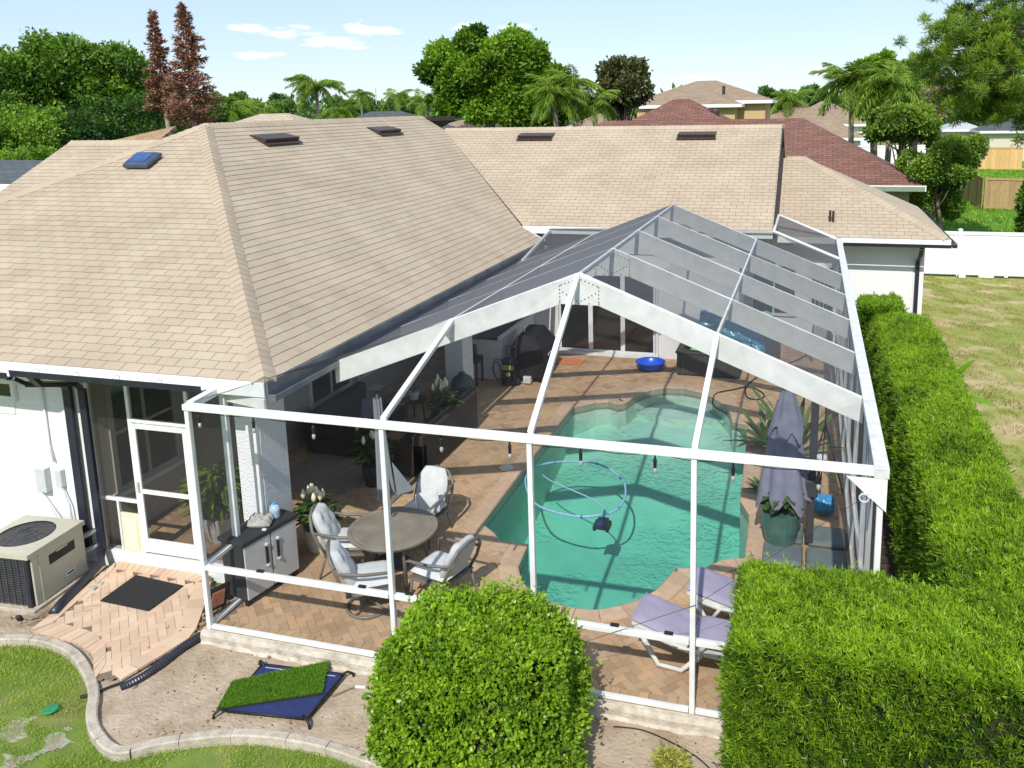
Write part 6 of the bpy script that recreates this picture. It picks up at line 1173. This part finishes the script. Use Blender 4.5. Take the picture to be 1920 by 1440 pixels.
def roof_face(name, pts, m, parent, thick=.15):
    P = [np.array(p, float) for p in pts]; u = unit(P[1]-P[0]); nn_ = unit(np.cross(P[1]-P[0], P[2]-P[0])); v = np.cross(nn_, u); off = wloc(parent); me = bpy.data.meshes.new(name); k = len(P)
    vs = [tuple(p-off) for p in P]+[tuple(p-off-(0, 0, thick)) for p in P]; me.from_pydata(vs, [], [tuple(range(k)), tuple(range(2*k-1, k-1, -1))]+[(i, k+i, k+(i+1) % k, (i+1) % k) for i in range(k)]); uvl = me.uv_layers.new(name='UVMap')
    for lp in me.loops: q = np.array(me.vertices[lp.vertex_index].co)+off-P[0]; uvl.data[lp.index].uv = (float(q@u), float(q@v))
    return link(name, me, m, parent)
def hip_roof(parent, x0, x1, y0, y1, ze, pitch, m, fas=DRIP, gable=()):
    w, d = x1-x0, y1-y0; h = min(w, d)/2; zr = ze+h*pitch
    if w >= d: r0, r1 = (x0+(0 if 'w' in gable else h), (y0+y1)/2, zr), (x1-(0 if 'e' in gable else h), (y0+y1)/2, zr)
    else: r0, r1 = ((x0+x1)/2, y0+h, zr), ((x0+x1)/2, y1-h, zr)
    a, b_, c, e = (x0, y0, ze), (x1, y0, ze), (x1, y1, ze), (x0, y1, ze)
    if w >= d: fs = [[a, b_, r1, r0], [c, e, r0, r1], [b_, c, r1], [e, a, r0]]
    else: fs = [[b_, c, r1, r0], [e, a, r0, r1], [a, b_, r0], [c, e, r1]]
    for f in fs: roof_face('roof', f, m, parent)
    b = B(); b.box(x0, x1, y0-.06, y0-.01, ze-.22, ze+.02).box(x0, x1, y1+.01, y1+.06, ze-.22, ze+.02).box(x0-.06, x0-.01, y0, y1, ze-.22, ze+.02).box(x1+.01, x1+.06, y0, y1, ze-.22, ze+.02); b.obj('fascia', fas, parent)
    return r0, r1
def neighbour(label, blocks, wallm, roofm, pitch=.5, name='neighbour_house'):
    x0, x1, y0, y1, ze = blocks[0][:5]; t = thing(name, label, 'house', ((x0+x1)/2, (y0+y1)/2, GZ))
    for bl in blocks:
        x0, x1, y0, y1, ze = bl[:5]; hip_roof(t, x0, x1, y0, y1, ze, bl[5] if len(bl) > 5 else pitch, roofm); B().box(x0+.5, x1-.5, y0+.5, y1-.5, GZ, ze-.1).obj('wall', wallm, t)
    return t
YEL = mat('ochre_stucco', (.55, .40, .20), .9, .06, 12, bump=.3); TAU = mat('taupe_stucco', (.34, .28, .21), .9, .06, 12)
nb_ = neighbour('house with the red-brown shingle roof directly behind, its right eave over the green yard', [(-8.0, 11.05, 28.6, 38.2, 2.62, .552), (-6.9, 6.9, 31.0, 44.0, 2.7, .55)], TAU, RB)
B().box(8.6, 11.05, 28.42, 28.53, 2.42, 2.60).obj('gutter', mat('sage_green_gutter', (.22, .28, .20), .5, .1, 8), nb_)
for k in range(3): p = at(1313+k*14, 213, y=36.8); B().lathe([(.22, -.1), (.22, .12), (.15, .22), (0, .24)], p, 10).obj('roof_vent', BRONZE, nb_)
tsw = neighbour('tan two-storey house with the hipped shingle roof behind the red-brown roof', [(-7.5, 3.6, 60, 69.5, 6.2, .36), (-6.2, 1.5, 57.5, 64, 5.95, .38), (2.9, 7.5, 58, 68, 3.4, .5), (-10, -6, 50, 60, 4.6, .45)], YEL, RT)
c = at(1330, 178, y=60.5)
B().lathe([(.12, -.3), (.12, .35), (0, .4)], at(1357, 170, y=60), 8).obj('vent_pipe', BRONZE, tsw)
neighbour('far house with the long tan roof running towards the right palms', [(-1, 11.4, 73, 85, 2.75, .55)], VINYL, RT); neighbour('small far house with the low tan hip roof left of the right palms', [(2.6, 13.2, 88, 98, 3.6, .5)], VINYL, RT)
neighbour('pale grey gabled house among the trees at the right', [(*[float(at(q, 230, y=92)[0]) for q in (1768, 1850)], 92, 99, float(at(1800, 243, y=92)[2]), .42)], mat('pale_grey_siding', (.62, .62, .62), .8, .05, 6), mat('pale_metal_roof', (.45, .45, .46), .5, .08, 6)); neighbour('cream house with the grey lean-to roof at the right edge', [(*[float(at(q, 250, y=86)[0]) for q in (1838, 1990)], 86, 94, float(at(1850, 246, y=86)[2]), .25)], mat('cream_wall', (.62, .56, .46), .9, .05, 9), RG)
neighbour('house with the slate grey hip roof beyond the main ridge', [(-30.5, -18.5, 46.5, 56, 3.9, .42)], TAU, RG); neighbour('house with the dark brown roof behind the big oak', [(-19.8, -8, 42, 54, 3.2, .45)], TAU, RD); neighbour('small tan-roofed house seen between grey and brown roofs', [(-28, -17.5, 62, 72, 3.9, .3)], VINYL, RT)
L_, R_ = at(208, 264, y=13), at(330, 236, y=13); oc_ = thing('ochre_roof_wing', 'slim ochre roof slope peeping over the left hip ridge', 'roof', (L_[0], 13, L_[2]-2)); q = (R_-L_)/(R_[0]-L_[0]); E_ = R_+q*3
roof_face('roof', [(L_[0]-.4, 10.5, L_[2]-1.3), (R_[0], 10.5, R_[2]-1.3), (R_[0], 13, R_[2]), (L_[0], 13, L_[2])], RO, oc_); B().box(L_[0]+.3, R_[0]-.1, 11.2, 12.9, GZ, L_[2]-1.1).obj('wall', YEL, oc_)
a_ = at(-40, 300, y=12); neighbour('low green-grey roofed house at the far left edge', [(-26, float(at(52, 346, y=9)[0]), 9, 15.4, float(at(45, 347, y=9)[2]), .13)], TAU, RG)
cr_ = thing('rear_wing', 'shingled rear wing of the house peeking over the main ridge', 'house', (-12.2, 19, GZ)); pk = at(515, 213, y=19.5)
hip_roof(cr_, pk[0]-4.6, pk[0]+4.6, 15.5, 23.5, float(pk[2])-4*.42, .42, RS); B().box(pk[0]-4, pk[0]+4, 16, 23, GZ, pk[2]-1.8).obj('wall', STUCCO, cr_)

# ================================================================ TREES
OAK = leafmat('oak_leaf', (.020, .070, .008), (.20, .36, .03), .3); OAKB = leafmat('bright_oak_leaf', (.025, .09, .006), (.27, .46, .03), .33); MAG = leafmat('magnolia_leaf', (.018, .045, .010), (.12, .12, .04), .1, .3, .6); FAR = leafmat('far_leaf', (.045, .11, .03), (.17, .30, .07), .2); BUSHL = leafmat('yard_shrub_leaf', (.035, .10, .012), (.26, .40, .04), .3)
def px_tree(label, px, top, wpx, hpx, y, n, leaf, m, seed, **k):
    """a tree whose crown centre stands where the photograph shows it, at depth y"""
    c = at(px, top+hpx/2, y=y); t_ = at(px, top, y=y); e = at(px+wpx/2, top+hpx/2, y=y); rx = np.linalg.norm(e-c); rz = abs(t_[2]-c[2]); return tree(k.pop('name', 'tree'), label, (c[0], c[1], GZ), (c[0], c[1], c[2], rx, k.pop('ry', rx*.8), rz), leaf, n, m, seed=seed, **k)
G1 = 'dark broadleaf trees massed on the left'
px_tree('dark broadleaf tree at the far left edge of the picture', 10, 86, 150, 220, 27, 26000, .22, OAK, 11, group=G1, trunk_r=.35, nblob=60); px_tree('dark broadleaf tree second from the left edge, behind the west gable', 112, 62, 155, 230, 29, 28000, .22, OAK, 12, group=G1, trunk_r=.35, nblob=60)
px_tree('dark broadleaf tree just left of the dead conifers', 214, 66, 140, 210, 31, 28000, .22, OAK, 13, group=G1, trunk_r=.35, nblob=60); px_tree('low dark tree under the dead conifers', 310, 150, 170, 130, 34, 16000, .24, OAK, 14, group=G1, trunk_r=.25)
px_tree('light green shrub at the left directly above the low green-grey roof', 40, 270, 120, 90, 17, 11000, .11, OAKB, 15, trunk_r=.1, name='shrub', nblob=50)
px_tree('bright shrubby tree left of the west gable roof', 25, 175, 190, 190, 21, 22000, .15, OAKB, 16, trunk_r=.2, nblob=60); px_tree('shaded undergrowth tree hugging the west gable roof', 140, 190, 190, 150, 23, 9000, .15, OAK, 17, trunk_r=.15, nblob=50, tonec=.12)  # undergrowth leaves, here and below, carry painted-in shade as a dark tone
px_tree('shaded undergrowth tree behind the hip apex', 245, 170, 190, 140, 26, 9000, .16, OAK, 18, trunk_r=.15, nblob=50, tonec=.12)
oc = at(915, 140, y=38); sc_ = 38/1580*1.28
def ob(px, py, r_, ry=None): p = at(px, py, y=38); r_ *= .9; return (tuple(p), (r_, r_, ry or r_*.85))
tree('oak_tree', 'big spreading bright green oak rising over the middle of the back roof', (oc[0], 38, GZ), (oc[0], 38, oc[2], 2.6, 2.6, 1.6), .25, 52000, OAKB, trunk_r=.5, seed=21, nblob=7, extra=[ob(830, 105, 1.05), ob(808, 135, .85), ob(880, 80, .95), ob(895, 62, .55), ob(925, 95, .9), ob(965, 85, 1.15), ob(995, 105, 1.1), ob(985, 135, 1.2), ob(940, 130, 1.3), ob(870, 125, 1.2), ob(850, 160, 1.1), ob(905, 165, 1.2), ob(960, 175, 1.2), ob(1010, 180, 1.1), ob(845, 195, 1.0), ob(900, 205, 1.1), ob(960, 210, 1.2), ob(1040, 140, .7), ob(1000, 215, 1.0), ob(1030, 165, .9), ob(1045, 190, .9), ob(1035, 215, .9)])
px_tree('dark glossy magnolia with brownish leaves right of the oak', 1166, 110, 90, 120, 41, 22000, .24, MAG, 23, trunk_r=.25, name='magnolia_tree', bl=(.25, .42))
px_tree('small bright tree between oak and magnolia', 1045, 135, 70, 90, 42, 9000, .24, OAKB, 24, trunk_r=.2)
px_tree('rounded dense tree behind the two right palms', 1640, 92, 100, 130, 50, 20000, .26, OAKB, 25, trunk_r=.3); px_tree('dense yard tree right of the right palms', 1692, 192, 135, 86, 40, 22000, .2, BUSHL, 26, trunk_r=.15, nblob=50); px_tree('broad low green tree between the palms and the pine', 1715, 125, 110, 110, 56, 14000, .3, OAK, 27, trunk_r=.3)
px_tree('low leafy shrub under the dark-leaved shrub at the roof eave', 1742, 330, 130, 95, 30.5, 14000, .13, BUSHL, 33, trunk_r=.06, name='shrub', nblob=40)
px_tree('dark-leaved yard shrub overlapping the red-brown roof eave', 1752, 258, 150, 150, 29.5, 20000, .14, BUSHL, 28, trunk_r=.1, name='shrub', nblob=24); px_tree('round green shrub in front of the white fence panel', 1795, 252, 120, 80, 40, 14000, .16, BUSHL, 29, trunk_r=.1, name='shrub')
px_tree('pinkish dry bare-looking tree behind the pine boughs', 1748, 145, 50, 90, 52, 5000, .28, leafmat('dry_pink_leaf', (.32, .22, .15), (.48, .36, .27), .1), 30, trunk_r=.15)
px_tree('dark ivy-covered tree at the right edge by the wooden fence', 1958, 265, 90, 210, 27, 12000, .16, OAK, 31, trunk_r=.2, ry=1.0)
# distant tree line: the trees one can tell apart, then the far mass as stuff
far = [(400, 165, 60, 70, 90), (455, 172, 70, 60, 100), (520, 176, 70, 55, 96), (640, 178, 80, 52, 110), (700, 182, 60, 45, 120), (755, 180, 60, 45, 110), (1440, 165, 45, 50, 95), (1475, 172, 45, 45, 100), (1520, 164, 70, 50, 105), (1720, 170, 70, 60, 90), (1085, 185, 60, 50, 70), (775, 190, 50, 40, 90)]
for i, (px, top, w_, h_, y) in enumerate(far): px_tree('far tree in the hazy line, '+['right of the dead conifers', 'behind the first low palm', 'left of the tall left palm', 'right of the tall left palm', 'behind the tiny fan palm', 'left of the big oak', 'just right of the two-storey house', 'second right of the two-storey house', 'left of the right-hand palms', 'behind the pine boughs', 'between oak and magnolia', 'touching the left side of the oak'][i], px, top, w_, h_, y, 4200, .55, FAR, 50+i, trunk_r=.3, group='far trees along the horizon', nblob=16)
r = np.random.default_rng(77); blobs = []
for k in range(420): X = r.uniform(-260, 190); Y = r.uniform(150, 260); s = r.uniform(3, 6.5); blobs.append((np.array([X, Y, r.uniform(1, 4.2)]), np.array([s*1.3, s, s*.8])))
P, d, idx = crown_pts(blobs, 90000, r); o = leaf_obj('treeline', kites(P, unit(d+r.normal(size=P.shape)*.6), 1.5, 1.1), FAR, None, np.clip(.45+.2*d[:, 2]+r.normal(size=len(P))*.15+r.normal(size=420)[idx]*.1, 0, 1), kind='stuff'); tag(o, 'far wooded horizon line beyond all the houses', 'trees')
# dead conifers
DEADM = leafmat('dead_needle', (.12, .05, .03), (.42, .20, .115), .15); DBARK = mat('pale_dead_bark', (.34, .27, .20), .95, .2, 12)
def conifer(label, px, top, y, H, W, dens, seed, lean=0):
    p = at(px, top, y=y); t = thing('dead_conifer', label, 'dead tree', (p[0]+lean, p[1], GZ)); z1 = p[2]-GZ; r = np.random.default_rng(seed); b = B(); b.tube([(0, 0, -.2), (-lean*.5, 0, z1*.5), (-lean, 0, z1)], [.16, .11, .02], 8); b.obj('trunk', DBARK, t, smooth=True, local=True); br = B(); Ps = []; Ds = []
    zs = np.linspace(z1-H, z1-.15, dens)
    for z in zs:
        s = (z1-z)/H; L = W*(.04+.96*s**.9)*r.uniform(.7, 1.15)
        for k in range(6):
            a = r.uniform(0, 6.28); o_ = np.array([-lean*z/z1, 0, z]); L_ = L*r.uniform(.6, 1.1); ss = np.linspace(0, 1, 12); C = np.c_[o_[0]+math.cos(a)*L_*ss, o_[1]+math.sin(a)*L_*ss, z+L_*(.55*ss-.30*ss**2)]; br.tube(list(C[::3])+[C[-1]], .012, 4)
            m_ = int(46*L_/W)+8; si = r.uniform(.2, 1, m_); pt = np.c_[np.interp(si, ss, C[:, 0]), np.interp(si, ss, C[:, 1]), np.interp(si, ss, C[:, 2])]; Ps.append(pt); Ds.append(unit(np.c_[math.cos(a)*.7+r.normal(size=m_)*.6, math.sin(a)*.7+r.normal(size=m_)*.6, -.15+r.normal(size=m_)*.45]))
    br.obj('branches', DBARK, t, local=True, kind='stuff'); P = np.concatenate(Ps); D = np.concatenate(Ds); leaf_obj('dead_foliage', kites(P, D, .22, .055), DEADM, t, np.clip(.45+.25*r.normal(size=len(P)), 0, 1), world=False)
conifer('tall dead reddish-brown conifer, the right and fuller of the pair', 342, 4, 24, 5.2, 1.40, 44, 3); conifer('thinner greyer dead conifer, the left of the pair', 284, 17, 25, 4.6, .85, 28, 4, lean=.5)
# palms
def pp(label, px, py, y, L, seed, **k): p = at(px, py, y=y); palm(label, (p[0], p[1], GZ), p[2]-GZ, L, seed=seed, **k)
pp('tall windblown palm on the left skyline beyond the main ridge', 592, 165, 48, 2.2, 1, n=22, wind=.8, droopy=1.2); pp('low bushy palm right of the dead conifers', 425, 208, 40, 1.9, 2, n=20); pp('low bushy palm left of the tall left palm', 500, 208, 44, 1.8, 3, n=16)
pp('short palm below the tall left palm', 640, 214, 42, 1.6, 4, n=16); pp('bright yellow-green palm in front of the big oak', 1040, 185, 34, 1.7, 5, n=24); pp('thin palm with a pale trunk right of the big oak', 1075, 162, 35, 1.6, 6, n=22, tr=.13, wind=.7); pp('drooping palm in front of the magnolia', 1115, 198, 36, 1.5, 7, n=18)
pp('tiny fan palm on the far skyline left of the oak', 676, 180, 95, 2.2, 8, n=14); pp('tiny leaning palm on the far skyline by the yellowing palm', 747, 182, 85, 2.2, 9, n=14); pp('yellowing palm at the left edge of the oak', 800, 195, 40, 1.5, 10, n=12)
pp('tall palm with hanging dead fronds, left of the right pair', 1597, 160, 44, 2.3, 11, n=24, tr=.16); pp('tall palm, right of the right pair', 1668, 165, 43, 2.5, 12, n=26, tr=.16); pp('low palm in front of the two-storey house roof line', 1478, 190, 78, 2.4, 13, n=14)
# pine boughs entering from the right
PINE = leafmat('pine_needle', (.04, .11, .008), (.28, .42, .035), .3); pb = at(1985, 150, y=28)
pt = thing('pine_tree', 'large pine whose needle-tufted boughs hang in at the upper right', 'pine tree', (pb[0], pb[1], GZ)); r = np.random.default_rng(9); b = B(); b.tube([(pb[0], pb[1], GZ-.2), (pb[0]+.1, pb[1], 5), (pb[0]-.1, pb[1], 14)], [.3, .24, .1], 10); b.obj('trunk', BARK, pt, smooth=True); lb = B(); tw = []
targets = [(1735, 105, 0), (1760, 60, .8), (1790, 20, .4), (1830, 60, -.5), (1850, -20, .2), (1800, 120, -.6), (1850, 110, .5), (1890, 40, -.8), (1910, 100, .7), (1770, 155, .4), (1800, 190, -.3), (1840, 170, .6), (1880, 160, -.5), (1815, 215, .2), (1905, 200, .5), (1870, 215, -.2), (1905, -10, 0), (1900, 145, 1.4), (1845, 140, -1.2), (1775, 95, -1.0), (1925, 235, .4), (1860, 60, 1.2), (1930, 60, .3), (1950, 180, .2), (1880, 95, -.9), (1825, 95, 1.1), (1745, 125, .9), (1800, 45, -.9)]
for i, (px, py, dy) in enumerate(targets):
    e = at(px, py, y=28+dy*1.9); s0 = np.array([pb[0], pb[1], e[2]*.55+3.2]); mid = (s0+e)/2+(0, 0, .15); line = smooth_line([s0, mid, e], 5); lb.tube(line, list(np.linspace(.075, .018, len(line))), 6); tw.append(e)
    for k in range(16):
        q = line[int(r.integers(4, len(line)))] if len(line) > 5 else e; f = e*.62+q*.38+r.normal(size=3)*np.array([.5, .5, .38]); lb.tube([q, f], [.010, .005], 4); tw.append(f)
lb.obj('boughs', BARK, pt, smooth=True); Ps = []; Ds = []; Tn = []
for q in tw:
    m_ = 150; d = unit(r.normal(size=(m_, 3))+(0, 0, .35)); Ps.append(q+d*.04+r.normal(size=(m_, 3))*.07); Ds.append(d); Tn.append(np.clip(r.normal()*.18+.5+.18*d[:, 2]+r.normal(size=m_)*.1, 0, 1))
P = np.concatenate(Ps); leaf_obj('needles', kites(P, np.concatenate(Ds), .24, .03), PINE, pt, np.concatenate(Tn))
# street pole and lamp far away
p = at(704, 165, y=120); b = B(); b.tube([(p[0], p[1], GZ), (p[0], p[1], p[2])], .09, 6); tag(b.obj('utility_pole', GREYP), 'thin grey utility pole on the far skyline left of the oak', 'pole')
